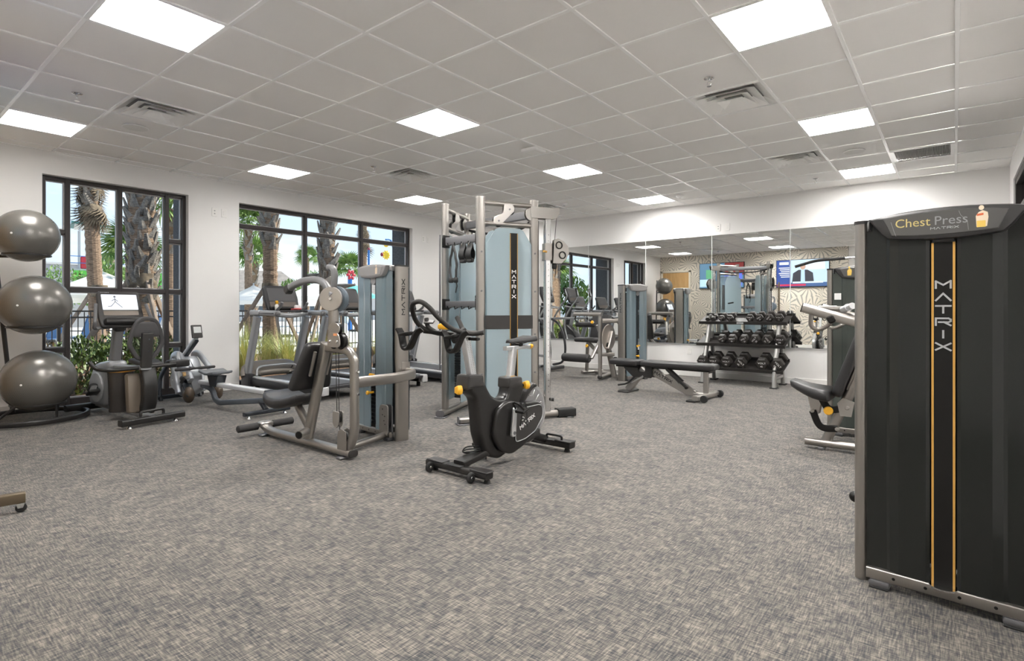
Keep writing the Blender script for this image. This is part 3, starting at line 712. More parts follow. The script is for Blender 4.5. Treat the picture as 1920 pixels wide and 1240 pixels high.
GOLD = mat('figure_yellow', (0.80, 0.55, 0.12), 0.5); CREAM = mat('figure_cream', (0.80, 0.66, 0.50), 0.5); RED = mat('figure_red', (0.65, 0.14, 0.05), 0.5)
# ------------------------------------------------------------------ chest press tower, nearest the camera on the right
t = thing('chest_press_machine', 'tall dark chest press weight tower with gold striped back panel, nearest the camera', 'exercise machine', (-0.03, 2.775, 0), R(-4.5))
tower(t, title=('Chest', 'Press'), figure=(0.115, CREAM, GOLD, RED))
g = G().cyl((-0.24, 0.16, 0.29), (-0.345, 0.19, 0.29), 0.012); g.ell((-0.345, 0.19, 0.29), (0.026, 0.026, 0.026), 12, 8); g.build('seat_knob', BLACK, t)
# its seat unit stands behind the tower
g = G(); g.bar([(-0.2, 0.22, 0.045), (-0.2, 0.9, 0.045)], 0.06, 0.075, rad=0.02); g.bar([(-0.2, 0.85, 0.05), (-0.2, 0.6, 0.62)], 0.06, 0.085, rad=0.02, up=(0, 1, 0)); g.build('base_frame', SILVER, t)
# ------------------------------------------------------------------ second press machine
t = thing('seated_press_machine', 'seated press machine with black saddle, raised arms and dark weight tower, behind the chest press', 'exercise machine', (-0.62, 5.86, 0), R(0))
tower(t, shroud=SMOKE_G, figure=(-0.12, GOLD, GOLD, GOLD))
G().box((-0.215, -0.049, 1.28), (0.055, 0.004, 0.06), bev=0.002).build('blank_sticker', WHITE, t)
B = lambda x, y, z: (x + 0.62, y - 5.86, z)      # world to local
g = G(); g.bar([B(-0.98, 5.17, 0.055), B(0.22, 5.17, 0.055)], 0.085, 0.062, rad=0.028, up=(0, 0, 1)); g.build('base_tube', SILVER, t)
for x_ in (-0.86, 0.12): G().box(B(x_, 5.17, 0.012), (0.05, 0.09, 0.024), bev=0.006).build('foot_pad', STEEL, t)
G().bar([B(0.05, 5.19, 0.055), B(0.05, 5.88, 0.055)], 0.05, 0.05, rad=0.02).build('cross_tube', SILVER, t)
g = G(); g.bar([B(-0.83, 5.17, 0.07), B(-0.50, 5.17, 0.86)], 0.058, 0.075, rad=0.024, up=(1, 0, 0)); g.build('back_post', SILVER, t)
# saddle seat: pointed nose, raised middle
def pad_loft(path, prof_fn, up=(0, 0, 1)):
    P = [Vector(p) for p in path]; rings = []
    for i, p in enumerate(P): rings.append([p + Vector(v) for v in prof_fn(i / (len(P) - 1))])
    g = G(); g.loft(rings); return g
def seat_prof(k):
    wd = 0.07 + 0.12 * min(1, (k * 1.5)); th = 0.045 + 0.05 * min(1, k * 1.6)
    if k < 0.06: wd *= 0.6; th *= 0.5
    if k > 0.96: wd *= 0.85; th *= 0.8
    return [(0, a, b) for a, b in rrect(wd * 2, th, th * 0.45, 4)]
pth = [B(-1.09 + 0.31 * k, 5.17, 0.548 - 0.085 * k - 0.02 * math.sin(PI * k)) for k in (0, .05, .2, .4, .6, .8, .95, 1)]
pad_loft(pth, seat_prof).build('seat', VINYL, t, sharp=60)
G().prism([(-0.98, 0.53), (-0.84, 0.46), (-0.87, 0.30), (-0.93, 0.28)], B(0, 5.17, 0), (1, 0, 0), (0, 0, 1), 0.06, 0.008).build('seat_bracket', SILVERL, t)
for z0, z1 in (((-0.86, 0.44), (-0.67, 0.37)), ((-0.92, 0.32), (-0.74, 0.19))):
    a, b = z0, z1; m_ = ((a[0] + b[0]) / 2 - 0.03, (a[1] + b[1]) / 2 - 0.06)
    G().bar(spline([B(a[0], 5.13, a[1]), B(m_[0], 5.13, m_[1]), B(b[0], 5.13, b[1])], 6), 0.02, 0.055, rad=0.008, up=(0, 0, 1)).build('link_arm', BLACK, t)
    for p in (a, b): G().disc(B(p[0], 5.115, p[1]), (0, 1, 0), 0.016, 0.016, 14, 0.004).build('pivot_bolt', SILVERL, t)
g = G().disc(B(-0.80, 5.10, 0.335), (0.3, -1, 0.2), 0.035, 0.02, 18, 0.006); g.cyl(B(-0.80, 5.10, 0.335), B(-0.80, 5.17, 0.335), 0.012); g.build('adjust_knob', YEL, t)
G().prism([(-0.72, 0.30), (-0.64, 0.30), (-0.62, 0.42), (-0.70, 0.45), (-0.74, 0.40)], B(0, 5.12, 0), (1, 0, 0), (0, 0, 1), 0.01, 0.002).build('gear_plate', SILVERL, t)
g = G(); ax = Vector((0.30, 0, 0.86)).normalized()
o = G().prism(rrect(0.56, 0.27, 0.07, 5), B(-0.655, 5.17, 0.72), ax, (0, 1, 0), 0.075, 0.026, 3).build('back_pad', VINYL, t)
G().prism(rrect(0.40, 0.12, 0.02, 3), B(-0.607, 5.17, 0.70), ax, (0, 1, 0), 0.012, 0.003).build('pad_plate', SILVER, t)
# raised arms with hanging handles
for yy, zz in ((4.86, 0.0), (5.50, 0.0)):
    x0 = -0.94 if yy < 5 else -0.91
    arm = G().bar([B(x0, yy, 1.175), B(-0.30, yy, 0.975)], 0.05, 0.075, rad=0.022).build('press_arm', SILVER, t)
    G().box(B(x0 - 0.004, yy, 1.176), (0.008, 0.046, 0.07), rot=(0, R(17), 0), bev=0.003).build('end_cap', BLACK, arm)
    s_ = 1 if yy < 5 else -1
    G().tube([B(x0 + 0.06, yy, 1.14), B(x0 + 0.05, yy + s_ * 0.02, 1.03), B(x0 + 0.09, yy + s_ * 0.05, 0.995), B(x0 + 0.17, yy + s_ * 0.06, 1.03), B(x0 + 0.20, yy + 0.01 * s_, 1.10)], 0.0165, fillet=0.06).build('handle', SILVER, arm)
    G().box(B(x0 + 0.20, yy, 1.085), (0.055, 0.07, 0.06), rot=(0, R(-25), 0), bev=0.012).build('handle_clamp', BLACK, arm)
    G().tube([B(x0 + 0.10, yy + s_ * 0.03, 1.17), B(x0 + 0.22, yy + s_ * 0.10, 1.17)], 0.02, n=12).build('pivot_tube', SILVERL, arm)
G().bar([B(-0.32, 4.84, 0.985), B(-0.32, 5.52, 0.985)], 0.06, 0.06, rad=0.02).build('arm_bridge', SILVER, t)
g = G().bar([B(-0.32, 5.17, 0.985), B(-0.32, 5.17, 1.50), B(-0.32, 5.80, 1.50)], 0.07, 0.07, fillet=0.1, rad=0.02); g.build('arm_carrier', SILVER, t)
g = G().cyl(B(-0.70, 5.12, 1.16), B(-0.62, 5.02, 1.19), 0.026); g.cyl(B(-0.66, 5.07, 1.175), B(-0.652, 5.06, 1.178), 0.031); g.build('counter_grip', ALU, t)
# ------------------------------------------------------------------ lat pulldown behind it
t = thing('lat_pulldown_machine', 'tall lat pulldown mast with a long black bar hanging from a chrome pulley', 'exercise machine', (-0.45, 7.75, 0))
G().bar([(0.5, 0, 0), (0.5, 0, 2.22)], 0.07, 0.12, rad=0.025, up=(0, 1, 0)).build('mast', SILVER, t)
G().bar([(0.5, 0, 2.16), (-0.36, 0, 2.12)], 0.06, 0.10, rad=0.02).build('top_arm', SILVER, t)
g = G().prism([(-0.09, 0.10), (0.05, 0.10), (0.09, -0.12), (0.02, -0.20), (-0.05, -0.02)], (-0.36, -0.05, 2.06), (1, 0, 0), (0, 0, 1), 0.012, 0.002); g.build('pulley_bracket', STEEL, t)
g = G().disc((-0.38, -0.02, 2.04), (0, 1, 0), 0.055, 0.03, 20, 0.008); g.build('pulley', BLACK, t)
g = G().tube([(-0.43, -0.02, 2.04), (-0.43, -0.02, 1.86)], 0.004, n=6); g.build('cable', CABLE, t)
g = G().cyl((-0.43, -0.02, 1.92), (-0.43, -0.02, 1.80), 0.014); g.build('swivel', CHROME, t)
BW = lambda s_: (-0.43 + 0.60 * s_, -0.0 + 0.25 * s_, 1.78)
g = G().tube([(-1.09, -0.24, 1.69), (-0.86, -0.16, 1.765), (-0.43, -0.02, 1.785), (0.0, 0.12, 1.765), (0.23, 0.20, 1.69)], 0.013, fillet=0.12); g.build('lat_bar', CHROME, t)
for a, b, c in (((-1.09, -0.24, 1.69), (-0.88, -0.167, 1.76), (-0.58, -0.068, 1.779)), ((0.23, 0.20, 1.69), (0.02, 0.127, 1.76), (-0.28, 0.028, 1.779))):
    G().tube([a, b, c], 0.018, fillet=0.08).build('grip', RUBBER, t)
g = G().bar([(0.5, -0.5, 0.05), (0.5, 0.5, 0.05)], 0.08, 0.06, rad=0.02); g.bar([(0.5, 0, 0.05), (-0.28, 0, 0.05)], 0.06, 0.06, rad=0.02); g.build('base_frame', SILVER, t)
G().box((-0.15, 0, 0.48), (0.34, 0.30, 0.07), bev=0.03, seg=3).build('seat', VINYL, t); G().bar([(-0.15, 0, 0.05), (-0.15, 0, 0.45)], 0.06, 0.06, rad=0.02, up=(1, 0, 0)).build('seat_post', SILVER, t)
# ------------------------------------------------------------------ abdominal crunch machine, centre left
ox, oy = -4.13, 3.16
t = thing('abdominal_machine', 'silver abdominal crunch machine with black back pad and blue weight tower, left of spin bike', 'exercise machine', (ox, oy, 0), R(-5))
tower(t, W=0.66, H=1.552, shroud=SMOKE_B, cap=CAPL, slot_front=True, logo_end=1, figure=(0.10, CREAM, CREAM, CREAM))
MI = Matrix.Translation((ox, oy, 0)) @ Matrix.Rotation(R(-5), 4, 'Z'); MI = MI.inverted()
W = lambda x, y, z: tuple(MI @ Vector((x, y, z)))
UX, UY = (MI.to_3x3() @ Vector((1, 0, 0))), (MI.to_3x3() @ Vector((0, 1, 0)))
y = 2.52
f = G().sweep(smooth_path([W(-5.02, y, 0.10), W(-4.86, y, 0.05), W(-3.60, y, 0.052)], 0.12), rrect(0.085, 0.056, 0.026, 4)).build('base_tube', SILVER, t)
G().prism(rrect(0.088, 0.06, 0.028, 5), W(-3.598, y, 0.052), UY, (0, 0, 1), 0.012, 0.004).build('end_cap', CHAR, f)
for x_ in (-3.70, -4.93): G().box(W(x_, y, 0.010), (0.06, 0.13, 0.02), rot=(0, 0, R(5)), bev=0.005).build('foot_pad', STEEL, t)
G().bar([W(-3.78, y + 0.02, 0.05), W(-3.95, 3.16, 0.05)], 0.06, 0.05, rad=0.02).build('cross_tube', SILVER, t)
G().bar([W(-4.24, y, 0.06), W(-3.965, y, 0.885)], 0.062, 0.098, rad=0.026, up=UX).build('back_post', SILVER, t)
G().sweep(smooth_path([W(-3.97, y, 0.853), W(-3.585, y, 0.845), W(-3.578, y, 0.20), W(-3.668, y, 0.06)], 0.13, 8), rrect(0.055, 0.074, 0.022, 4)).build('curved_arm', SILVER, t)
G().bar([W(-3.575, y, 0.60), W(-3.56, 2.95, 0.60), W(-3.665, 3.20, 0.60), W(-3.80, 3.22, 0.60)], 0.045, 0.085, fillet=0.16, rad=0.018, fn=8).build('link_tube', SILVER, t)
g = G().box(W(-3.795, 3.205, 0.66), (0.006, 0.09, 0.07), bev=0.002); g.build('link_bracket', SILVER, t)
for dz in (-.05, .05):
    for dx in (-.04, .045): G().disc(W(-3.578 + dx, y - 0.0, 0.60 + dz * 1.7), UX, 0.012, 0.012, 10, 0.003).build('bolt', CHROME, t)
# footroll
G().cyl(W(-4.99, 2.33, 0.088), W(-4.99, 2.78, 0.088), 0.012).build('foot_bar', STEEL, t)
for a, b in ((2.28, 2.47), (2.60, 2.81)): G().lathe([(0.024, 0), (0.034, .008), (0.034, b - a - .008), (0.024, b - a)], W(-4.99, a, 0.088), UY, 16).build('foot_roller', FOAM, t)
G().box(W(-4.985, 2.535, 0.098), (0.09, 0.12, 0.05), bev=0.012, rot=(0, 0, R(5))).build('roller_clamp', SILVERL, t)
# cylinder stub on the post
g = G().cyl(W(-4.15, 2.46, 0.16), W(-4.10, 2.36, 0.15), 0.034, n=20); g.build('stub_tube', SILVER, t); G().cyl(W(-4.103, 2.366, 0.1505), W(-4.099, 2.357, 0.15), 0.029, n=18).build('stub_cap', BLACK, t)
# seat
def seat2(k):
    wd = (0.12 + 0.07 * math.sin(PI * min(1, k * 1.25))) ; th = 0.055 + 0.03 * math.sin(PI * k)
    if k < 0.05 or k > 0.95: wd *= .8; th *= .6
    return [UY * a + Vector((0, 0, b + (0.05 * (1 - k) ** 2))) for a, b in rrect(wd * 2, th, th * .46, 4)]
pad_loft([W(-4.72 + 0.47 * k, y, 0.375 + 0.05 * k - 0.055 * math.sin(PI * k)) for k in (0, .04, .15, .3, .5, .7, .85, .96, 1)], seat2).build('seat', VINYL, t, sharp=60)
G().bar([W(-4.42, y, 0.36), W(-4.20, y, 0.16)], 0.05, 0.07, rad=0.02, up=UX).build('seat_strut', SILVER, t)
# back pad: tapered, leaning
bx = Vector(W(-4.20, y, 0.50)); tx = Vector(W(-4.04, y, 0.89)); ax = (tx - bx).normalized()
out = [(-0.0, -0.19), (-0.0, 0.19), (0.42, 0.115), (0.42, -0.115)]
def round_poly(P, r, n=4):
    P3 = [Vector((a, b, 0)) for a, b in P]; o = []
    m = len(P3)
    for i in range(m):
        a, b, c = P3[i - 1], P3[i], P3[(i + 1) % m]; p = b + (a - b).normalized() * min(r, (a - b).length * .48); q_ = b + (c - b).normalized() * min(r, (c - b).length * .48)
        for k in range(n + 1): t_ = k / n; v = p * (1 - t_) ** 2 + b * 2 * t_ * (1 - t_) + q_ * t_ * t_; o.append((v.x, v.y))
    return o
nrm = ax.cross(UY)
G().prism(round_poly(out, 0.045), bx + nrm * 0.0 + UX * -0.02, ax, UY, 0.075, 0.024, 3).build('back_pad', VINYL, t)
for s_ in (-1, 1):
    G().bar([W(-4.08, y + s_ * 0.075, 0.62), W(-4.00, y + s_ * 0.075, 0.82)], 0.022, 0.022, rad=0.006, up=UX).build('pad_bracket', SILVER, t)
# twin pulley block on top
g = G().prism(round_poly([(-0.085, -0.06), (0.085, -0.06), (0.085, 0.0), (0.06, 0.055), (-0.06, 0.055), (-0.085, 0.0)], 0.05), W(-3.765, 2.46, 0.925), UX, (0, 0, 1), 0.008, 0.002); g.build('pulley_plate', SILVERL, t)
g = G().prism(round_poly([(-0.085, -0.06), (0.085, -0.06), (0.085, 0.0), (0.06, 0.055), (-0.06, 0.055), (-0.085, 0.0)], 0.05), W(-3.765, 2.535, 0.925), UX, (0, 0, 1), 0.008, 0.002); g.build('pulley_plate', SILVERL, t)
for s_ in (-1, 1):
    G().disc(W(-3.765 + s_ * 0.048, 2.4975, 0.91), UY, 0.062, 0.03, 24, 0.006).build('pulley', BLACK, t); G().disc(W(-3.765 + s_ * 0.048, 2.453, 0.91), UY, 0.011, 0.012, 12, 0.003).build('bolt', CHROME, t)
G().box(W(-3.74, 2.4555, 0.965), (0.05, 0.001, 0.018), rot=(0, 0, R(5))).build('warning_label', mat('label_orange', (0.75, 0.30, 0.12), 0.5), t)
g = G().prism(circ(0.075, 22, 0.05), W(-3.775, 2.47, 1.01), UX, (0, 0, 1), 0.008, 0.002); g.build('pulley_plate', SILVERL, t)
G().disc(W(-3.775, 2.4975, 1.01), UY, 0.055, 0.03, 24, 0.006).build('pulley', BLACK, t)
G().bar([W(-3.905, 2.52, 0.85), W(-3.905, 2.52, 1.03)], 0.035, 0.035, rad=0.01, up=UX).build('block_post', SILVER, t)
for dx in (-0.018, 0.018):
    G().tube([W(-3.775 + dx * 1.3, 2.4975, 1.05), W(-3.775 + dx * 1.1, 2.4975, 0.86), W(-3.765 + dx * 0.8, 2.4975, 0.34)], 0.0035, n=6).build('cable', CABLE, t)
G().tube([W(-3.765, 2.4975, 0.28), W(-3.70, 2.4975, 0.14)], 0.0035, n=6).build('cable', CABLE, t)
for dy in (-0.018, 0.018):
    G().prism(round_poly([(-0.045, 0.065), (0.045, 0.065), (0.04, -0.04), (0.0, -0.075), (-0.04, -0.04)], 0.02), W(-3.765, 2.4975 + dy, 0.30), UX, (0, 0, 1), 0.008, 0.003).build('floating_pulley_plate', SILVERL, t)
G().disc(W(-3.765, 2.4975, 0.31), UY, 0.038, 0.024, 20, 0.005).build('pulley', BLACK, t)
o = [(-0.06, 0), (-0.06, 0.10), (-0.045, 0.145), (0.0, 0.165), (0.05, 0.15), (0.06, 0.10), (0.06, 0)]
for dy in (-0.025, 0.025): G().prism(o, W(-3.695, 2.51 + dy, 0.07), UX, (0, 0, 1), 0.006, 0.002).build('low_pulley_plate', SILVER, t)
G().disc(W(-3.695, 2.51, 0.155), UY, 0.06, 0.03, 24, 0.006).build('pulley', BLACK, t)
# rocker disc, upper post, arm with roller
G().bar([W(-3.875, 2.53, 1.00), W(-3.875, 2.53, 1.25)], 0.07, 0.075, rad=0.02, up=UX).build('upper_post', SILVER, t)
hub = Vector(W(-3.865, 2.50, 1.245)); hd = Vector((0.55, -0.83, 0)).normalized()
G().disc(hub, hd, 0.098, 0.022, 30, 0.004).build('rocker_disc', SILVERL, t); G().disc(hub + hd * 0.014, hd, 0.014, 0.016, 14, 0.004).build('bolt', CHROME, t)
G().disc(hub - hd * 0.06 + Vector((0.02, 0, 0)), hd, 0.105, 0.05, 30, 0.01).build('rear_cover', mat('blue_grey_cover', (0.13, 0.16, 0.19), 0.3), t)
G().bar(spline([W(-3.86, 2.51, 1.27), W(-3.99, 2.50, 1.385), W(-4.20, 2.50, 1.405), W(-4.40, 2.50, 1.375), W(-4.50, 2.50, 1.34)], 6), 0.05, 0.058, rad=0.02).build('swing_arm', GREYP, t)
G().prism([(0.02, -0.02), (0.04, 0.17), (-0.02, 0.19), (-0.11, 0.16), (-0.03, -0.10)], hub - hd * 0.075 + Vector((-0.06, 0, 0)), UX, (0, 0, 1), 0.02, 0.004).build('rocker_plate', SILVERL, t)
G().lathe([(0.03, 0), (0.042, 0.01), (0.042, 0.05), (0.03, 0.06)], W(-4.51, 2.47, 1.335), UY, 18).build('arm_knob', CHAR, t)
G().sweep(spline([W(-3.86, 2.52, 1.33), W(-3.845, 2.52, 1.43), W(-3.87, 2.52, 1.49), W(-3.93, 2.52, 1.50)], 5), rrect(0.05, 0.05, 0.022, 4)).build('elbow_horn', GREYP, t)
# pulley housing at the tower foot
g = G().prism(round_poly([(-0.075, 0), (0.06, 0), (0.06, 0.27), (-0.05, 0.27), (-0.075, 0.24)], 0.03), (0.22, -0.075, 0.05), (1, 0, 0), (0, 0, 1), 0.012, 0.003); g.build('foot_pulley_plate', SILVERL, t)
G().prism(round_poly([(-0.075, 0), (0.06, 0), (0.06, 0.27), (-0.05, 0.27), (-0.075, 0.24)], 0.03), (0.22, -0.03, 0.05), (1, 0, 0), (0, 0, 1), 0.012, 0.003).build('foot_pulley_plate', STEEL, t)
G().disc((0.21, -0.052, 0.16), (0, 1, 0), 0.05, 0.025, 20, 0.005).build('pulley', BLACK, t)
for dx, dz in ((-.02, .23), (-.02, .18), (.005, .13), (.015, .17), (0.02, .10)): G().disc((0.22 + dx, -0.0815, 0.05 + dz), (0, 1, 0), 0.006, 0.002, 10).build('adjust_hole', BLACK, t)
# ------------------------------------------------------------------ dual cable tower, centre
CT0 = Vector((-3.95, 4.50, 0))
t = thing('cable_crossover_machine', 'tall silver dual cable pulley station with pale blue shrouds, centre of the room', 'exercise machine', CT0, 0)
def C(x, y, z): return (x - CT0.x, y - CT0.y, z)
SHR = see_through('smoked_shroud_pale_lit', (0.50, 0.60, 0.645), 0.58, (0.80, 0.88, 0.91), 0.14)  # same smoked plastic, tint painted lighter for its brighter spot
def cable_side(near, far, out_sign, blade, a0):
    n_, f_ = Vector((*near, 0)), Vector((*far, 0)); u = (f_ - n_).normalized(); v = Vector((u.y, -u.x, 0)) * out_sign   # v points outward
    L = (f_ - n_).length; P = lambda a, b, z: C(*(n_ + u * a + v * b)[:2], z)
    for a in (0, L):
        p = G().sweep([P(a, 0, 0.06), P(a, 0, 2.30)], rrect(0.095, 0.062, 0.026, 5), up=v).build('post', SILVER, t)
        G().sweep([P(a, 0, 2.30), P(a, 0, 2.315)], rrect(0.10, 0.068, 0.028, 5), up=v).build('post_cap', SILVERL, p)
        for z in (0.5, 0.9, 1.35, 1.75): G().disc(P(a, 0.034, z), v, 0.010, 0.008, 10, 0.002).build('bolt', STEEL, p)
    b = G().bar([P(a0, 0, 0.045), P(L + 0.458, 0, 0.045)], 0.09, 0.066, rad=0.028).build('base_tube', SILVER, t)
    G().sweep([P(L + 0.27, 0, 0.048), P(L + 0.475, 0, 0.048)], rrect(0.115, 0.084, 0.012, 3)).build('rubber_sleeve', RUBBER, b)
    G().sweep([P(a0 - 0.012, 0, 0.045), P(a0, 0, 0.045)], rrect(0.094, 0.07, 0.03, 4)).build('end_cap', STEEL, b)
    G().box(P(a0 + 0.04, 0, 0.006), (0.14, 0.12, 0.012), rot=(0, 0, math.atan2(u.y, u.x)), bev=0.003).build('foot_plate', STEEL, b)
    G().box(P(L + 0.40, 0, 0.004), (0.07, 0.16, 0.008), rot=(0, 0, math.atan2(u.y, u.x)), bev=0.002).build('foot_plate', STEEL, b)
    for z in (2.255, 2.045): G().tube([P(0.02, 0, z), P(L - 0.02, 0, z)], 0.027, n=14).build('top_rail', SILVER, t)
    # guide plates for the pulleys
    tear = [(-0.15, -0.10), (-0.11, -0.125), (-0.06, -0.115), (0.08, 0.02), (0.085, 0.06), (0.06, 0.095), (-0.03, 0.095), (-0.04, 0.0), (-0.14, -0.05)]
    for b_ in (-0.022, 0.022):
        G().prism(tear, P(0.28, b_, 2.16), u, (0, 0, 1), 0.007, 0.002).build('pulley_plate', SILVERL, t)
    for a, z in ((0.31, 2.20), (0.19, 2.075)): G().disc(P(a, 0, z), v, 0.062, 0.03, 24, 0.005).build('pulley', BLACK, t); G().disc(P(a, 0.028, z), v, 0.010, 0.006, 10).build('bolt', STEEL, t)
    for b_ in (-0.02, 0.02): G().disc(P(0.56, b_, 2.165), v, 0.07, 0.007, 26, 0.002).build('pulley_plate', SILVERL, t)
    G().disc(P(0.56, 0, 2.165), v, 0.062, 0.03, 24, 0.005).build('pulley', BLACK, t); G().disc(P(0.56, 0.026, 2.165), v, 0.010, 0.006, 10).build('bolt', STEEL, t)
    # shrouds: outer and inner sheet, stack between
    z0, z1 = 0.14, 2.0
    for b_ in (0.045, -0.16):
        g = G(); o = [(0.05, z0), (L - 0.05, z0), (L - 0.05, z1 - 0.16), (L - 0.14, z1 - 0.02), (L - 0.18, z1), (0.18, z1), (0.14, z1 - 0.02), (0.05, z1 - 0.16)]
        g.prism(o, P(0, b_, 0), u, (0, 0, 1), 0.006, 0.002); g.build('shroud', SHR, t, flat=True)
    g = G()
    for k in range(20): g.box(P(L * 0.55, -0.05, 0.17 + k * 0.029), (0.24, 0.09, 0.026), rot=(0, 0, math.atan2(u.y, u.x)), bev=0.003)
    g.build('weight_stack', STACK, t)
    G().box(P(L * 0.55, -0.05, 0.81), (0.14, 0.06, 0.14), rot=(0, 0, math.atan2(u.y, u.x)), bev=0.01).build('stack_head', STACK, t)
    for a in (0.45, 0.65): G().cyl(P(L * a, -0.05, 0.12), P(L * a, -0.05, 2.0), 0.012, n=10).build('guide_rod', CHROME, t)
    G().box(P(L * 0.74, 0.0, 1.465), (0.075, 0.02, 0.62), rot=(0, 0, math.atan2(u.y, u.x)), bev=0.004).build('instruction_board', mat('board_back', (0.10, 0.10, 0.10), 0.6), t)
    if blade:
        G().box(P(L * 0.58, 0.052, 1.04), (0.086, 0.006, 1.82), rot=(0, 0, math.atan2(u.y, u.x)), bev=0.002).build('centre_strip', BLACK, t)
        for s_ in (-1, 1): G().box(P(L * 0.58 + s_ * 0.040, 0.0555, 1.04), (0.006, 0.004, 1.81), rot=(0, 0, math.atan2(u.y, u.x))).build('side_stripe', ORANGE, t, flat=True)
        logo(t, P(L * 0.58, 0.0562, 1.535), u, (0, 0, 1), 0.030, 0.040, 0.051, WHITE, 0.0075, stacked=True)
        G().box(P(L * 0.5, 0.0505, 1.03), (L - 0.07, 0.006, 0.14), rot=(0, 0, math.atan2(u.y, u.x)), bev=0.001).build('cross_band', CHAR, t)
    # adjustable pulley column
    a = L + 0.155
    c = G().bar([P(a, 0, 0.07), P(a, 0, 2.14)], 0.066, 0.066, rad=0.012, up=v).build('slide_column', CHROME, t)
    for k in range(28): G().disc(P(a, 0.0332, 0.28 + k * 0.062), v, 0.0035, 0.001, 8).build('column_hole', BLACK, c)
    G().prism([(-0.20, 0.0), (0.13, 0.0), (0.13, -0.06), (0.09, -0.11), (0.06, -0.12), (-0.20, -0.12)], P(a, 0.036, 2.245), u, (0, 0, 1), 0.008, 0.002).build('top_plate', SILVERL, t)
    G().prism([(-0.20, 0.0), (0.13, 0.0), (0.13, -0.06), (0.09, -0.11), (0.06, -0.12), (-0.20, -0.12)], P(a, -0.036, 2.245), u, (0, 0, 1), 0.008, 0.002).build('top_plate', SILVERL, t)
    G().disc(P(a + 0.07, 0, 2.18), v, 0.05, 0.03, 20, 0.004).build('pulley', BLACK, t)
    G().tube([P(a + 0.115, 0, 2.18), P(a + 0.085, 0, 1.86)], 0.003, n=6).build('cable', CABLE, t)
    G().tube([P(a - 0.10, 0, 2.1), P(a - 0.10, 0, 0.10)], 0.003, n=6).build('cable', CABLE, t)
    z = 1.775
    k_ = G().bar([P(a, 0, z - 0.09), P(a, 0, z + 0.09)], 0.088, 0.088, rad=0.014, up=v).build('slide_sleeve', SILVERL, t)
    d = [(0.0, -0.12), (0.10, -0.12), (0.16, -0.07), (0.195, 0.0), (0.18, 0.07), (0.13, 0.12), (0.06, 0.15), (0.02, 0.13)]
    for b_ in (-0.03, 0.03): 
        pl_ = G().prism(d, P(a + 0.055, b_, z + 0.0), u, (0, 0, 1), 0.007, 0.002).build('swivel_plate', SILVERL, k_)
    for (aa, zz) in ((0.125, 0.075), (0.165, -0.03)):
        G().disc(P(a + aa, 0, z + zz), v, 0.052, 0.034, 22, 0.005).build('pulley', BLACK, k_)
        for s_ in (-1, 1): G().lathe([(0.042, 0), (0.042, 0.004), (0.030, 0.004), (0.030, 0)], P(a + aa, s_ * 0.036, z + zz), v, 18, caps=False).build('pulley_ring', BLACK, k_)
    G().box(P(a + 0.085, 0, z - 0.15), (0.05, 0.03, 0.06), rot=(0, 0, math.atan2(u.y, u.x)), bev=0.008).build('cable_stop', RUBBER, k_)
    G().cyl(P(a - 0.03, 0.045, z), P(a - 0.075, 0.075, z), 0.012).build('pop_pin', ORANGE, k_)
    g = G().cyl(P(a + 0.03, 0.04, 0.20), P(a + 0.055, 0.055, 0.20), 0.018); g.build('bump_stop', RUBBER, t)
    return P, L
PA, LA = cable_side((-3.768, 4.165), (-3.474, 4.681), 1, True, -0.225)
PB, LB = cable_side((-4.333, 4.216), (-4.597, 4.841), -1, False, -0.14)
# beams between the two sides
for z, h in ((1.895, 0.085), (1.215, 0.068)):
    b = G().bar([C(-4.31, 4.20, z), C(-3.79, 4.17, z)], 0.05, h, rad=0.006).build('storage_beam', STEEL, t)
    for s_, x_ in ((-1, -4.292), (1, -3.808)): G().box(C(x_, 4.185, z), (0.012, 0.11, h + 0.05), bev=0.003).build('beam_flange', BLACK, b)
    for k in range(4): G().tube([C(-4.20 + 0.10 * k, 4.185, z - h / 2 + .004), C(-4.20 + 0.10 * k, 4.13, z - h / 2 - 0.015), C(-4.20 + 0.10 * k, 4.12, z - h / 2 + 0.015)], 0.006, n=6).build('hook', BLACK, b)
G().bar([C(-4.59, 4.80, 2.165), C(-3.48, 4.66, 2.165)], 0.06, 0.085, rad=0.008).build('top_beam', STEEL, t)
G().tube([C(-4.59, 4.83, 2.12), C(-4.35, 4.93, 2.06), C(-3.75, 4.84, 2.06), C(-3.50, 4.70, 2.12)], 0.016, fillet=0.1).build('pull_up_bar', FOAM, t)
for k in range(2): G().tube([C(-4.45 + .1 * k, 4.74, 1.30 - .25 * k), C(-4.25 + .1 * k, 4.80, 1.33 - .25 * k)], 0.016).build('handle_bar', RUBBER, t)
G().cyl(C(-4.40, 4.20, 0.50), C(-4.40, 4.20, 1.98), 0.0095, n=10).build('storage_bar', STEEL, t)
# things hung from the storage beam
rp = thing('triceps_rope', 'black braided rope handle hung doubled from the cable station beam', 'rope handle', (-4.095, 4.10, 1.835))
for s_ in (-1, 1):
    P_ = [(0, 0, 0.0)] + [(s_ * (0.015 + 0.022 * math.sin(PI * k / 7) + 0.02 * k / 7), 0.004 * math.sin(k * 2.1), -0.05 - 0.042 * k) for k in range(8)]
    o = G().tube(spline(P_, 5), 0.0125, n=8).build('rope', FOAM, rp)
    g = G()
    for k in range(30):
        q_ = spline(P_, 5); i_ = min(len(q_) - 2, 4 + k); d = (q_[i_ + 1] - q_[i_]).normalized(); g.disc(q_[i_], (d + Vector((0.6, 0, 0))).normalized(), 0.0142, 0.004, 8)
    stuff(g.build('braid', RUBBER, rp))
    e_ = P_[-1]; G().lathe([(0.02, 0), (0.026, 0.01), (0.026, 0.045), (0.018, 0.055)], (e_[0], e_[1], e_[2] - 0.05), (0, 0, 1), 14).build('end_stop', RUBBER, rp)
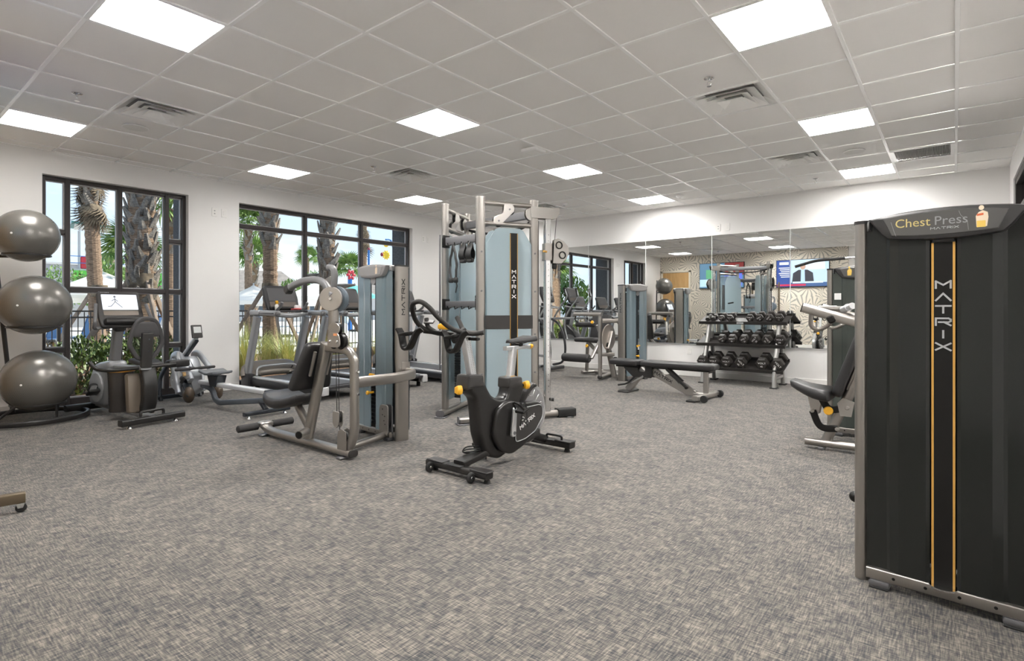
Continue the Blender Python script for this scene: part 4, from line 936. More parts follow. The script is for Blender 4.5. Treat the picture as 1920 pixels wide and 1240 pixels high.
G().tube([(0.045, 0, -0.39), (0.055, 0, -0.43), (0.035, 0, -0.50)], 0.006, n=6).build('tail', RUBBER, rp)
for k, (x_, lab) in enumerate(((-3.965, 'black ankle strap hanging beside the rope on the cable station beam'), (-3.865, 'black padded strap hanging next to the right post of the cable station'))):
    s = thing('ankle_strap', lab, 'strap', (x_, 4.115, 1.845), R(90), 'straps on the cable station')
    o = G().sweep(spline([(0, 0, 0.0), (0.012, 0, -0.06), (0.03, 0.0, -0.09), (0.032, 0, -0.14), (0.0, 0, -0.19), (-0.032, 0, -0.14), (-0.03, 0, -0.09), (-0.012, 0, -0.05), (0, 0, 0.0)], 5), rrect(0.075, 0.008, 0.003, 2), up=(1, 0, 0)).build('strap', RUBBER, s)
    G().lathe([(0.018, -.004), (0.024, -.004), (0.024, .004), (0.018, .004)], (0, 0, -0.012), (0, 1, 0), 14, caps=False).build('ring', CHROME, s)
    G().box((0, 0.0, -0.18), (0.05, 0.08, 0.045), bev=0.012).build('pad', FOAM, s)
# ------------------------------------------------------------------ spin bike, centre front (front end towards the camera)
t = thing('spin_bike', 'black spin bike with looped handlebar and silver-rimmed rear flywheel, front and centre', 'exercise bike', (-2.68, 2.74, 0), 0)
BODY = mat('bike_body', (0.014, 0.013, 0.0125), 0.32)
RIM = mat('flywheel_rim', (0.60, 0.60, 0.60), 0.25, 0.7)
BX = lambda x, y, z: (x + 2.68, y - 2.74, z)
YZ = dict(ax=(0, 1, 0), ay=(0, 0, 1))
def side(pts, x, w, bev=0.012, seg=2, r=0.0, n=3): return G().prism(round_poly(pts, r, n) if r else pts, (x, 0, 0), (0, 1, 0), (0, 0, 1), w, bev, seg)
# front stabiliser
st = G().bar([(-0.30, 0.0, 0.055), (0.28, 0.0, 0.055)], 0.075, 0.045, rad=0.014).build('front_stabiliser', BODY, t)
G().box((-0.02, 0.0, 0.079), (0.14, 0.09, 0.008), bev=0.003).build('step_plate', RUBBER, st)
for s_ in (-1, 1): G().box((s_ * 0.21, 0.0, 0.08), (0.16, 0.078, 0.01), bev=0.004).build('end_cover', CHAR, st)
for s_ in (-1, 1):
    w_ = G().disc((s_ * 0.20 - 0.03, -0.062, 0.038), (1, 0, 0), 0.036, 0.024, 24, 0.006).build('transport_wheel', RUBBER, t)
    G().disc((s_ * 0.20 - 0.03 + 0.0125, -0.062, 0.038), (1, 0, 0), 0.010, 0.006, 12, 0.002).build('wheel_hub', CHROME, w_)
    G().cyl((s_ * 0.25, 0.01, 0.0), (s_ * 0.25, 0.01, 0.035), 0.024, 0.014).build('leveller', RUBBER, st)
st = G().bar([(-0.30, 1.03, 0.06), (0.27, 1.03, 0.06)], 0.085, 0.052, rad=0.014).build('rear_stabiliser', BODY, t)
for s_ in (-1, 1):
    G().box((s_ * 0.20, 1.03, 0.088), (0.16, 0.088, 0.010), bev=0.004).build('end_cover', CHAR, st); G().cyl((s_ * 0.22, 1.03, 0.0), (s_ * 0.22, 1.03, 0.04), 0.026, 0.016).build('leveller', RUBBER, st)
G().tube([(0.03, 1.01, 0.085), (0.03, 1.01, 0.125), (0.18, 1.01, 0.125), (0.18, 1.01, 0.085)], 0.010, fillet=0.025).build('lift_handle', BODY, st)
# lower arms
G().bar([(0, 0.0, 0.085), (0, 0.36, 0.135)], 0.10, 0.05, rad=0.012).build('front_arm', STEEL if False else BODY, t)
G().bar(spline([(0, 0.44, 0.10), (0, 0.62, 0.17), (0, 0.80, 0.15), (0, 1.02, 0.075)], 5), 0.075, 0.07, rad=0.02).build('rear_arm', BODY, t)
# main casting: front fork, down to the crank case, and up to the saddle tube
main = [(0.03, 0.70), (0.19, 0.685), (0.225, 0.62), (0.29, 0.53), (0.37, 0.495), (0.44, 0.49), (0.475, 0.53), (0.49, 0.64), (0.64, 0.63), (0.68, 0.55), (0.64, 0.46), (0.60, 0.42),
        (0.60, 0.20), (0.50, 0.085), (0.38, 0.05), (0.27, 0.085), (0.20, 0.155), (0.155, 0.27), (0.14, 0.40), (0.12, 0.53), (0.055, 0.575)]
side(main, 0, 0.115, 0.03, 3, 0.03).build('main_frame', BODY, t, sharp=50)
side([(0.02, 0.60), (0.035, 0.708), (0.19, 0.695), (0.20, 0.60)], 0, 0.13, 0.02, 2, 0.02).build('head_cover', CHAR, t)
side([(0.475, 0.56), (0.482, 0.648), (0.645, 0.638), (0.655, 0.55)], 0, 0.125, 0.02, 2, 0.02).build('saddle_tube_cover', CHAR, t)
G().box((0.0, 0.565, 0.646), (0.06, 0.05, 0.004), bev=0.001).build('yellow_mark', YEL, t)
# chain guard with light piping and the maker's word
guard = [(0.30, 0.43), (0.42, 0.485), (0.60, 0.445), (0.80, 0.435), (0.865, 0.40), (0.87, 0.29), (0.78, 0.19), (0.62, 0.11), (0.47, 0.07), (0.34, 0.12), (0.26, 0.24)]
gd = side(guard, 0.075, 0.05, 0.02, 3, 0.05, 5).build('chain_guard', BODY, t, sharp=50)
ins = [(0.46, 0.40), (0.60, 0.405), (0.81, 0.405), (0.848, 0.375), (0.845, 0.30), (0.75, 0.205), (0.62, 0.165), (0.50, 0.16), (0.50, 0.25)]
side(ins, 0.1005, 0.008, 0.003, 1, 0.03, 4).build('guard_inset', CHAR, gd)
pp = round_poly(ins, 0.03, 5); G().tube([(0.105, a, b) for a, b in pp], 0.0035, n=6, caps=False, closed=True).build('guard_piping', GREYL, gd)
logo(gd, (0.1052, 0.56, 0.245), (0, 0.93, 0.37), (0, -0.37, 0.93), 0.027, 0.030, 0.0095, WHITE, 0.0058)
G().tube([(0.1055, 0.585 + 0.02 * math.cos(a), 0.325 + 0.012 * math.sin(a)) for a in [k * PI / 6 for k in range(11)]], 0.0028, n=6).build('round_mark', WHITE, gd)
# flywheel
fw = G().disc((0.0, 0.755, 0.335), (1, 0, 0), 0.243, 0.06, 48, 0.006).build('flywheel', RIM, t)
G().disc((0.032, 0.755, 0.335), (1, 0, 0), 0.212, 0.006, 40, 0.002).build('flywheel_web', mat('flywheel_grey', (0.30, 0.30, 0.31), 0.3, 0.5), fw)
for k in range(4):
    a = R(20 + 22 * k); G().box((0.036, 0.755 + 0.165 * math.cos(a), 0.335 + 0.165 * math.sin(a)), (0.004, 0.06, 0.022), rot=(a, 0, 0), bev=0.002).build('wheel_spoke', RIM, fw)
side([(0.52, 0.50), (0.66, 0.40), (0.80, 0.52), (0.87, 0.535), (0.84, 0.57), (0.70, 0.51), (0.62, 0.56)], 0.0, 0.10, 0.02, 2, 0.03, 4).build('flywheel_fender', BODY, t)
G().bar([(0.055, 0.62, 0.13), (0.055, 0.86, 0.17)], 0.03, 0.06, rad=0.012).build('rear_strut', CHAR, t)
# cranks and pedals
CY, CZ = 0.44, 0.245
for s_, x_ in ((1, 0.112), (-1, -0.085)):
    end = (CY + 0.02 * s_, CZ + 0.172 * s_)
    c = G().prism(round_poly([(-0.025, -0.03), (0.025, -0.03), (0.017, 0.19), (-0.017, 0.19)], 0.02), (x_ + 0.018 * s_, CY, CZ), (0, 1, 0.0), (0, 0.1 * s_, s_), 0.024, 0.007, 2).build('crank_arm', ALU, t)
    G().disc((x_ + 0.032 * s_, CY, CZ), (1, 0, 0), 0.013, 0.006, 12).build('crank_bolt', STEEL, c)
    px_ = x_ + 0.085 * s_
    p = G().box((px_, end[0], end[1]), (0.085, 0.075, 0.022), rot=(R(20), 0, 0), bev=0.006).build('pedal', BLACK, t)
    G().cyl((x_ + 0.02 * s_, end[0], end[1]), (px_, end[0], end[1]), 0.008).build('pedal_axle', CHROME, p)
    G().tube(spline([(px_ - 0.038, end[0] - 0.03, end[1] + 0.015), (px_ - 0.02, end[0] - 0.075, end[1] + 0.06), (px_ + 0.02, end[0] - 0.075, end[1] + 0.06), (px_ + 0.038, end[0] - 0.03, end[1] + 0.015)], 5), 0.009, n=8).build('toe_cage', BLACK, p)
    for dx in (-0.02, 0.02): G().sweep(spline([(px_ + dx, end[0] - 0.02, end[1] + 0.02), (px_ + dx, end[0] + 0.01, end[1] + 0.055), (px_ + dx, end[0] + 0.03, end[1] - 0.01), (px_ + dx * 1.5, end[0] + 0.02, end[1] - 0.12)], 4), rrect(0.014, 0.003, 0.001, 1), up=(1, 0, 0)).build('strap', RUBBER, p)
# handlebar post and saddle post
hp = G().bar([(0, 0.135, 0.66), (0, 0.055, 0.985)], 0.05, 0.062, rad=0.01, up=(0, -1, 0)).build('handlebar_post', ALU, t)
g = G()
for k in range(22):
    v = Vector((0.0256, 0.129, 0.70)).lerp(Vector((0.0256, 0.064, 0.955)), k / 21)
    for dy in (-0.012, 0.012): g.box((v.x, v.y + dy, v.z), (0.0012, 0.008, 0.005))
stuff(g.build('gauge_marks', GREYL, hp, flat=True))
sp = G().bar([(0, 0.56, 0.62), (0, 0.60, 0.865)], 0.048, 0.06, rad=0.01, up=(0, -1, 0)).build('saddle_post', ALU, t)
G().bar([(0, 0.50, 0.862), (0, 0.80, 0.862)], 0.04, 0.032, rad=0.006).build('saddle_slide', ALU, sp)
for y_, z_, x_ in ((-0.005, 0.60, 0.0), (0.70, 0.565, 0.05)):
    k = G().prism(round_poly([(-0.032, -0.02), (0.025, -0.034), (0.038, 0.0), (0.02, 0.036), (-0.03, 0.025)], 0.012), (x_, y_, z_), (0.85, -0.3, 0.1), (0, 0, 1), 0.045, 0.014, 2).build('adjust_knob', YEL, t)
    G().cyl((x_, y_, z_), (0, y_ + (0.06 if y_ < 0.1 else -0.07), z_), 0.012).build('knob_stem', BLACK, k)
G().box((0.0, 0.82, 0.862), (0.05, 0.05, 0.03), rot=(R(20), 0, 0), bev=0.01).build('saddle_lever', YEL, sp)
def sadd(k):
    w_ = 0.022 + 0.005 * k * 4 if k < .35 else 0.029 + 0.055 * math.sin(min(1, (k - .35) / .5) * PI / 2)
    th = 0.024 + 0.022 * k
    if k < .04 or k > .96: w_ *= .6; th *= .6
    return [(a, 0, b - (abs(a) / max(w_, .01)) ** 2 * 0.012) for a, b in rrect(w_ * 2, th, th * .48, 4)]
sd = pad_loft([(0, 0.53 + 0.285 * k, 0.918 + 0.018 * k ** 2) for k in (0, .03, .12, .3, .45, .6, .75, .9, .97, 1)], sadd).build('saddle', VINYL, t, sharp=60)
for s_ in (-1, 1): G().tube(spline([(s_ * 0.015, 0.56, 0.912), (s_ * 0.022, 0.64, 0.893), (s_ * 0.022, 0.72, 0.893), (s_ * 0.045, 0.79, 0.915)], 4), 0.0035, n=6).build('saddle_rail', CHROME, sd)
G().box((0, 0.67, 0.886), (0.06, 0.045, 0.03), bev=0.006).build('saddle_clamp', BLACK, sd)
# handlebar loop, horns, cup holders
GRIP = mat('bar_rubber', (0.02, 0.018, 0.017), 0.55)
hb = G().tube(spline([BX(-2.455, 2.745, 1.008), BX(-2.53, 2.70, 0.998), BX(-2.60, 2.60, 1.03), BX(-2.645, 2.52, 1.10), BX(-2.68, 2.46, 1.175), BX(-2.73, 2.43, 1.212), BX(-2.80, 2.43, 1.20),
                      BX(-2.86, 2.475, 1.155), BX(-2.885, 2.53, 1.08), BX(-2.86, 2.585, 1.025), BX(-2.81, 2.66, 0.995), BX(-2.75, 2.73, 0.985)], 5), 0.0165, n=12).build('handlebar', GRIP, t)
G().tube(spline([BX(-2.76, 2.80, 1.105), BX(-2.72, 2.79, 1.065), BX(-2.66, 2.765, 1.015), BX(-2.58, 2.74, 1.002), BX(-2.50, 2.735, 1.005)], 5), 0.0165, n=12).build('inner_horn', GRIP, hb)
G().tube(spline([BX(-2.86, 2.60, 1.10), BX(-2.84, 2.60, 1.04), BX(-2.80, 2.64, 1.0)], 5), 0.016, n=10).build('inner_horn', GRIP, hb)
G().bar([BX(-2.88, 2.60, 1.01), BX(-2.66, 2.72, 0.985)], 0.05, 0.03, rad=0.01).build('console_bracket', BLACK, hb)
G().box(BX(-2.83, 2.60, 1.075), (0.07, 0.05, 0.012), rot=(R(20), 0, R(30)), bev=0.003).build('console_mount', CHAR, hb)
G().bar([BX(-2.66, 2.66, 0.955), BX(-2.64, 2.76, 1.01)], 0.05, 0.06, rad=0.014).build('stem_clamp', BLACK, hb)
G().box((0.0, 0.06, 0.978), (0.075, 0.075, 0.035), bev=0.01).build('slide_block', ALU, hp)
G().box((0.055, 0.085, 0.955), (0.10, 0.04, 0.022), bev=0.005).build('slide_lock', BLACK, hp)
G().prism(round_poly([(-0.05, -0.012), (0.05, -0.02), (0.055, 0.005), (-0.02, 0.03), (-0.05, 0.02)], 0.012), BX(-2.80, 2.72, 1.035), (0.8, 0.6, 0), (0, 0, 1), 0.03, 0.01, 2).build('quick_lever', YEL, hb)
def cup(c, n):
    cx, cy, cz = c; k = 0.8
    o = G().sweep(spline([(cx - 0.075, cy, cz + 0.085), (cx - 0.045, cy, cz + 0.045), (cx - 0.02, cy, cz - 0.035), (cx + 0.02, cy, cz - 0.05), (cx + 0.055, cy, cz - 0.02), (cx + 0.085, cy + .02, cz + 0.06), (cx + 0.115, cy + 0.04, cz + 0.085)], 5), rrect(0.055, 0.018, 0.006, 2), up=(0, 0, 1)).build('cup_holder', BLACK, hb)
    G().sweep([(cx + 0.062 * math.cos(a) - 0.0, cy + 0.036 * math.sin(a), cz + 0.05 + 0.01 * math.cos(a)) for a in [2 * PI * q_ / 18 for q_ in range(18)]], rrect(0.012, 0.02, 0.004, 2), closed=True).build('cup_ring', BLACK, o)
cup(BX(-2.875, 2.43, 0.945), 0); cup(BX(-2.635, 2.62, 0.925), 1)
for k in range(3): G().tube(spline([(0.03, 0.23, 0.17 - .012 * k), (-0.03, 0.12, 0.18 - .02 * k), (-0.06, 0.10, 0.14), (-0.01, 0.16, 0.12)], 4), 0.005, n=6).build('loose_strap', RUBBER, t)
# ------------------------------------------------------------------ rowing machine
t = thing('rowing_machine', 'grey rowing machine with white seat rail and small tilted monitor, between the two windows', 'rowing machine', (-7.85, 2.84, 0), R(3.9))
RG = mat('rower_silver', (0.42, 0.44, 0.47), 0.3, 0.4); NAVY = mat('rower_dark', (0.02, 0.024, 0.03), 0.35); RAILW = mat('rower_rail', (0.80, 0.81, 0.83), 0.25, 0.3); BRONZ = mat('rower_tank', (0.10, 0.075, 0.055), 0.18)
g = G().bar([(0.0, -0.26, 0.045), (0.0, 0.30, 0.045)], 0.06, 0.05, rad=0.015); g.build('front_foot_bar', NAVY, t)
G().bar(smooth_path([(0.02, -0.22, 0.0), (-0.02, -0.22, 0.10), (-0.05, -0.20, 0.30), (0.06, -0.14, 0.50), (0.16, -0.12, 0.50)], 0.06), 0.035, 0.06, rad=0.012, up=(1, 0, 0)).build('front_leg', NAVY, t)
G().bar(smooth_path([(0.02, 0.26, 0.0), (-0.02, 0.26, 0.10), (-0.05, 0.22, 0.30), (0.06, 0.14, 0.50), (0.16, 0.12, 0.50)], 0.06), 0.035, 0.06, rad=0.012, up=(1, 0, 0)).build('front_leg', NAVY, t)
for s_ in (-1, 1):
    G().bar(smooth_path([(0.34, s_ * 0.155, 0.12), (0.22, s_ * 0.15, 0.40), (0.10, s_ * 0.125, 0.565), (0.26, s_ * 0.12, 0.61), (0.46, s_ * 0.13, 0.47), (0.66, s_ * 0.155, 0.30)], 0.09, 6), 0.05, 0.085, rad=0.02, up=(0, 0, 1)).build('side_loop', RG, t)
G().prism(round_poly([(0.12, 0.10), (0.06, 0.30), (0.16, 0.54), (0.30, 0.58), (0.44, 0.40), (0.44, 0.14), (0.30, 0.05)], 0.08, 5), (0, 0, 0), (1, 0, 0), (0, 0, 1), 0.20, 0.03, 2).build('flywheel_housing', RG, t)
G().disc((0.20, -0.115, 0.27), (0, 1, 0), 0.13, 0.05, 30, 0.015).build('side_cover', GREYL, t)
words(t, 'HYDRO'[:0] + 'M', (0.17, -0.141, 0.255), (1, 0, 0), (0, 0, 1), 0.03, WHITE) if False else logo(t, (0.14, -0.141, 0.262), (1, 0, 0), (0, 0, 1), 0.014, 0.018, 0.006, WHITE, 0.0035)
G().box((0.33, 0, 0.46), (0.20, 0.16, 0.01), rot=(0, R(52), 0), bev=0.003).build('front_fairing', mat('rower_fairing', (0.55, 0.53, 0.50), 0.35), t)
G().bar([(0.16, 0.0, 0.58), (0.46, 0.0, 0.80)], 0.055, 0.045, rad=0.012).build('monitor_arm', ALU, t); G().bar([(0.18, 0.0, 0.55), (0.48, 0.0, 0.77)], 0.045, 0.03, rad=0.01).build('arm_underside', NAVY, t)
mo = G().box((0.475, 0, 0.885), (0.03, 0.125, 0.165), rot=(0, R(-14), 0), bev=0.008, seg=2).build('monitor', CHAR, t)
SCR = mat('monitor_screen_grey', (0.62, 0.64, 0.64), 0.3)
G().box((0.4915, 0, 0.907), (0.003, 0.088, 0.078), rot=(0, R(-14), 0)).build('monitor_screen', SCR, mo)
for a in (-0.026, 0.0, 0.026):
    for b in (0.835, 0.85): G().box((0.4925 - (0.907 - b) * -0.25 * 0 + (b - 0.907) * -0.0, a, b), (0.010, 0.017, 0.010), rot=(0, R(-14), 0), bev=0.002).build('button', mat('monitor_button', (0.45, 0.33, 0.22), 0.5), mo)
# handle across the catch
G().lathe([(0.010, 0), (0.017, 0.01), (0.018, 0.17), (0.014, 0.20), (0.014, 0.25), (0.018, 0.28), (0.017, 0.44), (0.010, 0.45)], (0.58, -0.30, 0.435), (0.12, 0.98, 0.02), 14).build('pull_handle', FOAM, t)
G().bar([(0.44, -0.08, 0.45), (0.56, -0.08, 0.44)], 0.03, 0.03, rad=0.008).build('handle_rest', CHROME, t); G().tube([(0.26, 0, 0.56), (0.58, -0.08, 0.435)], 0.004, n=6).build('pull_strap', RUBBER, t)
# foot rests
for s_ in (-1, 1):
    f_ = G().prism(round_poly([(-0.17, -0.05), (-0.17, 0.05), (0.13, 0.055), (0.15, 0.0), (0.13, -0.055)], 0.03), (0.60, s_ * 0.17, 0.24), (-0.62, 0, 0.78), (0, 1, 0), 0.025, 0.008, 2).build('foot_plate', NAVY, t)
    G().ell((0.64, s_ * 0.17, 0.13), (0.085, 0.062, 0.10), 16, 10).build('heel_cup', BRONZ, f_)
    G().sweep(spline([(0.58, s_ * 0.17 - 0.06, 0.27), (0.63, s_ * 0.17 - 0.05, 0.33), (0.64, s_ * 0.17, 0.345), (0.63, s_ * 0.17 + 0.05, 0.33), (0.58, s_ * 0.17 + 0.06, 0.27)], 4), rrect(0.004, 0.04, 0.001, 1), up=(0.5, 0, 0.8)).build('foot_strap', CHAR, f_)
    G().box((0.56, s_ * 0.17, 0.375), (0.02, 0.07, 0.06), rot=(0, R(-30), 0), bev=0.008).build('toe_buckle', mat('buckle_amber', (0.50, 0.33, 0.14), 0.35), f_)
# rail, seat, rear end
rl = G().bar([(0.60, 0, 0.265), (2.06, 0, 0.262)], 0.085, 0.05, rad=0.010).build('seat_rail', RAILW, t); G().box((1.3, -0.0432, 0.262), (1.4, 0.002, 0.012)).build('rail_groove', GREYL, rl)
G().box((2.075, 0, 0.225), (0.05, 0.10, 0.13), bev=0.012, seg=2).build('rail_end', NAVY, t)
G().bar(smooth_path([(0.62, 0, 0.23), (0.86, 0, 0.20), (0.93, 0, 0.075), (1.04, 0, 0.05), (2.06, 0, 0.175)], 0.10, 6), 0.05, 0.06, rad=0.014).build('lower_beam', mat('rower_beam', (0.12, 0.135, 0.155), 0.35, 0.3), t)
G().bar([(1.90, 0, 0.16), (2.02, 0, 0.065)], 0.05, 0.045, rad=0.012).build('rear_leg', NAVY, t)
rb = G().bar([(2.02, -0.25, 0.052), (2.02, 0.27, 0.052)], 0.06, 0.042, rad=0.012).build('rear_foot_bar', NAVY, t)
for y_ in (-0.20, 0.22): G().cyl((2.02, y_, 0.0), (2.02, y_, 0.035), 0.022, 0.008).build('leveller', CHROME, rb)
def rs(k):
    w_ = 0.15 - 0.05 * k ** 3; th = 0.03
    if k < .04 or k > .96: w_ *= .8; th *= .5
    return [(0, a, b + abs(a) * 0.18) for a, b in rrect(w_ * 2, th, th * .45, 4)]
pad_loft([(0.83 + 0.28 * k, 0, 0.385 + 0.012 * math.cos(2 * PI * k)) for k in (0, .03, .2, .4, .6, .8, .97, 1)], rs).build('seat', mat('rower_seat', (0.13, 0.14, 0.155), 0.4), t, sharp=60)
G().prism([(-0.12, 0.09), (0.12, 0.09), (0.08, 0.0), (0.06, -0.04), (-0.06, -0.04), (-0.08, 0.0)], (0.97, 0, 0.285), (1, 0, 0), (0, 0, 1), 0.12, 0.008).build('seat_carriage', NAVY, t)
# ------------------------------------------------------------------ recumbent bike
t = thing('recumbent_bike', 'recumbent exercise bike with lit screen and open mesh-back seat, in front of the first window', 'exercise bike', (-7.68, 1.92, 0), R(5))
RD = mat('recumbent_dark', (0.018, 0.017, 0.0165), 0.35); RGR = mat('recumbent_grey', (0.33, 0.34, 0.355), 0.3, 0.3)
g = G().bar([(0.02, -0.30, 0.065), (0.02, 0.20, 0.065)], 0.09, 0.07, rad=0.02).build('front_stabiliser', RD, t)
g = G().bar([(1.42, -0.30, 0.06), (1.36, 0.30, 0.06)], 0.085, 0.06, rad=0.012).build('rear_stabiliser', RD, t)
for y_ in (-0.22, 0.22): G().cyl((1.42 - 0.1 * (y_ + .3), y_, 0), (1.42 - 0.1 * (y_ + .3), y_, 0.04), 0.024, 0.008).build('leveller', CHROME, g)
G().tube([(1.36, -0.10, 0.085), (1.36, -0.10, 0.135), (1.34, 0.12, 0.14), (1.34, 0.12, 0.085)], 0.014, fillet=0.03).build('lift_handle', RD, g)
G().bar([(0.05, 0, 0.085), (1.38, 0, 0.075)], 0.075, 0.045, rad=0.014).build('main_beam', RGR, t)
side2 = lambda pts, yy, w_, bev=0.012, r=0.03: G().prism(round_poly(pts, r, 4), (0, yy, 0), (1, 0, 0), (0, 0, 1), w_, bev, 2)
side2([(0.06, 0.09), (0.02, 0.34), (0.20, 0.56), (0.56, 0.61), (0.60, 0.54), (0.50, 0.40), (0.46, 0.10)], 0, 0.19, 0.035, 0.07).build('front_housing', RGR, t, sharp=50)
G().prism(circ(0.165, 26), (0.30, -0.102, 0.30), (1, 0, 0), (0, 0, 1), 0.02, 0.006).build('crank_disc', GREYL, t)
for s_ in (-1, 1):
    c = G().bar([(0.36, s_ * 0.115, 0.32), (0.36 + 0.05 * s_, s_ * 0.12, 0.32 + 0.10 * s_)], 0.02, 0.03, rad=0.008, up=(1, 0, 0)).build('crank_arm', ALU, t)
    p = G().box((0.40 + 0.03 * s_, s_ * 0.16, 0.32 + 0.06 * s_), (0.13, 0.11, 0.04), rot=(0, R(-25), 0), bev=0.016, seg=2).build('pedal', RD, t); G().sweep(spline([(0.38, s_ * 0.12, 0.34 + .06 * s_), (0.39, s_ * 0.13, 0.40 + .06 * s_), (0.39, s_ * 0.19, 0.40 + .06 * s_), (0.38, s_ * 0.21, 0.34 + .06 * s_)], 4), rrect(0.003, 0.03, 0.001, 1)).build('pedal_strap', RUBBER, p)
# round bin-like shroud with orange ring
G().lathe([(0.105, 0.0), (0.112, 0.30), (0.118, 0.42)], (0.80, -0.06, 0.085), (0, 0, 1), 28).build('step_column', mat('column_dark', (0.045, 0.04, 0.038), 0.25), t)
G().lathe([(0.108, -0.012), (0.126, -0.010), (0.128, 0.012), (0.108, 0.014)], (0.80, -0.06, 0.515), (0, 0, 1), 30, caps=False).build('orange_ring', mat('ring_orange', (0.78, 0.33, 0.04), 0.4), t)
G().box((1.10, -0.06, 0.30), (0.09, 0.13, 0.40), rot=(0, R(-6), 0), bev=0.02, seg=2).build('seat_column', mat('column_brown', (0.16, 0.13, 0.10), 0.4), t)
G().sweep(spline([(1.15, 0.04, 0.10), (1.21, 0.04, 0.22), (1.22, 0.04, 0.38), (1.17, 0.04, 0.55)], 5), rrect(0.14, 0.075, 0.02, 3), up=(1, 0, 0)).build('curved_support', RD, t)
G().bar([(0.50, 0, 0.53), (1.24, 0, 0.565)], 0.10, 0.045, rad=0.014).build('seat_track', RGR, t)
def rseat(k):
    w_ = 0.08 + 0.04 * math.sin(PI * min(1, .3 + k * .7)); th = 0.05
    if k < .04 or k > .96: w_ *= .85; th *= .6
    return [(0, a, b) for a, b in rrect(w_ * 2, th, th * .46, 4)]
pad_loft([(0.90 + 0.30 * k, 0.09, 0.60 + 0.02 * math.cos(PI * k)) for k in (0, .03, .2, .5, .8, .97, 1)], rseat).build('seat', VINYL, t, sharp=60)
# open oval back
BKD = mat('seat_back_plastic', (0.06, 0.058, 0.06), 0.45)
Bk = [(0, 0.0), (0.075, 0.02), (0.125, 0.10), (0.15, 0.16), (0.12, 0.29), (0.085, 0.37), (0.05, 0.405), (0, 0.415)]
lean = Vector((0.10, 0, 0.995)).normalized()
bo = Vector((1.22, 0.0, 0.655))
out = spline([bo + lean * z_ + Vector((0, y_, 0)) for y_, z_ in ([(0.0, 0.0), (0.07, 0.015), (0.125, 0.10), (0.148, 0.165), (0.125, 0.29), (0.075, 0.39), (0.0, 0.415), (-0.075, 0.39), (-0.125, 0.29), (-0.148, 0.165), (-0.125, 0.10), (-0.07, 0.015)])], 4, closed=True)
bk = G().sweep(out, rrect(0.042, 0.035, 0.012, 3), up=(1, 0, 0), closed=True).build('back_frame', BKD, t)
G().prism(round_poly([(-0.125, 0.225), (0.125, 0.225), (0.118, 0.30), (0.075, 0.385), (-0.075, 0.385), (-0.118, 0.30)], 0.03, 4), bo, (0, 1, 0), lean, 0.035, 0.012, 2).build('head_panel', BKD, bk)
G().prism(round_poly([(-0.05, -0.09), (0.05, -0.09), (0.055, 0.27), (-0.055, 0.27)], 0.012, 3), bo + Vector((0.02, 0, 0)), (0, 1, 0), lean, 0.05, 0.012, 2).build('back_spine', CHAR, bk)
for z_ in (0.08, 0.20): G().disc(bo + lean * z_ + Vector((0.046, 0.01, 0)), (1, 0, 0), 0.006, 0.003, 10).build('screw', CHROME, bk)
G().prism(round_poly([(-0.12, 0.02), (0.12, 0.02), (0.14, 0.16), (0.10, 0.30), (-0.10, 0.30), (-0.14, 0.16)], 0.04, 4), bo + Vector((-0.03, 0, 0)), (0, 1, 0), lean, 0.004).build('back_mesh', see_through('seat_mesh', (0.05, 0.05, 0.05), 0.3, (1, 1, 1), 0.8), bk)
# grab bars beside the seat
G().tube([(0.98, -0.40, 0.64), (1.02, -0.36, 0.565), (1.18, -0.30, 0.555), (1.20, 0.30, 0.575)], 0.019, fillet=0.06).build('grab_bar', RD, t)
G().box((1.14, 0.35, 0.575), (0.10, 0.22, 0.075), bev=0.018, seg=2).build('recline_box', RD, t); G().tube([(1.0, 0.42, 0.68), (1.05, 0.40, 0.60), (1.14, 0.38, 0.58)], 0.02, fillet=0.05).build('grab_bar', RGR, t)
# console
G().bar([(0.48, 0, 0.56), (0.58, 0, 0.98)], 0.09, 0.10, rad=0.022, up=(1, 0, 0)).build('console_mast', GREYP, t)
G().box((0.60, 0, 0.97), (0.09, 0.11, 0.10), bev=0.02).build('mast_collar', CHAR, t)
cx = Vector((0.62, 0, 1.16)); cn = Vector((0.94, 0, 0.34)).normalized(); cu = Vector((-0.34, 0, 0.94)).normalized()
con = G().prism(round_poly([(-0.195, -0.21), (0.195, -0.21), (0.215, -0.10), (0.195, 0.205), (-0.195, 0.205), (-0.215, -0.10)], 0.035, 4), cx, (0, 1, 0), cu, 0.05, 0.014, 2).build('console', CHAR, t)
LCD = mat('lcd_screen', (0.55, 0.58, 0.62), 0.2, emit=(0.80, 0.86, 0.95), es=0.55)
G().prism(rrect(0.335, 0.175, 0.006, 2), cx + cn * 0.026 + cu * 0.075, (0, 1, 0), cu, 0.003).build('lcd_screen', LCD, con)
def fig(parts):
    for P_ in parts:
        g = G(); stroke(g, [cx + cn * 0.0285 + cu * (0.075 + b) + Vector((0, a, 0)) for a, b in P_], 0.006, cn); g.build('screen_figure', mat('screen_ink', (0.08, 0.09, 0.11), 0.5), con, flat=True)
fig([[(-0.045, 0.045), (-0.045, 0.005)], [(-0.045, 0.005), (-0.085, -0.045), (-0.115, -0.05)], [(-0.045, 0.005), (0.0, -0.045), (0.015, -0.06)], [(-0.045, 0.035), (-0.075, 0.015)], [(-0.045, 0.035), (-0.02, 0.01)]])
G().prism(circ(0.011, 12), cx + cn * 0.0285 + cu * (0.075 + 0.062) + Vector((0, -0.045, 0)), (0, 1, 0), cu, 0.001).build('screen_figure', MATS['screen_ink'], con)
G().prism(rrect(0.33, 0.05, 0.008, 2), cx + cn * 0.0255 + cu * -0.05, (0, 1, 0), cu, 0.003).build('key_strip', mat('console_bronze', (0.20, 0.17, 0.145), 0.25, 0.4), con)
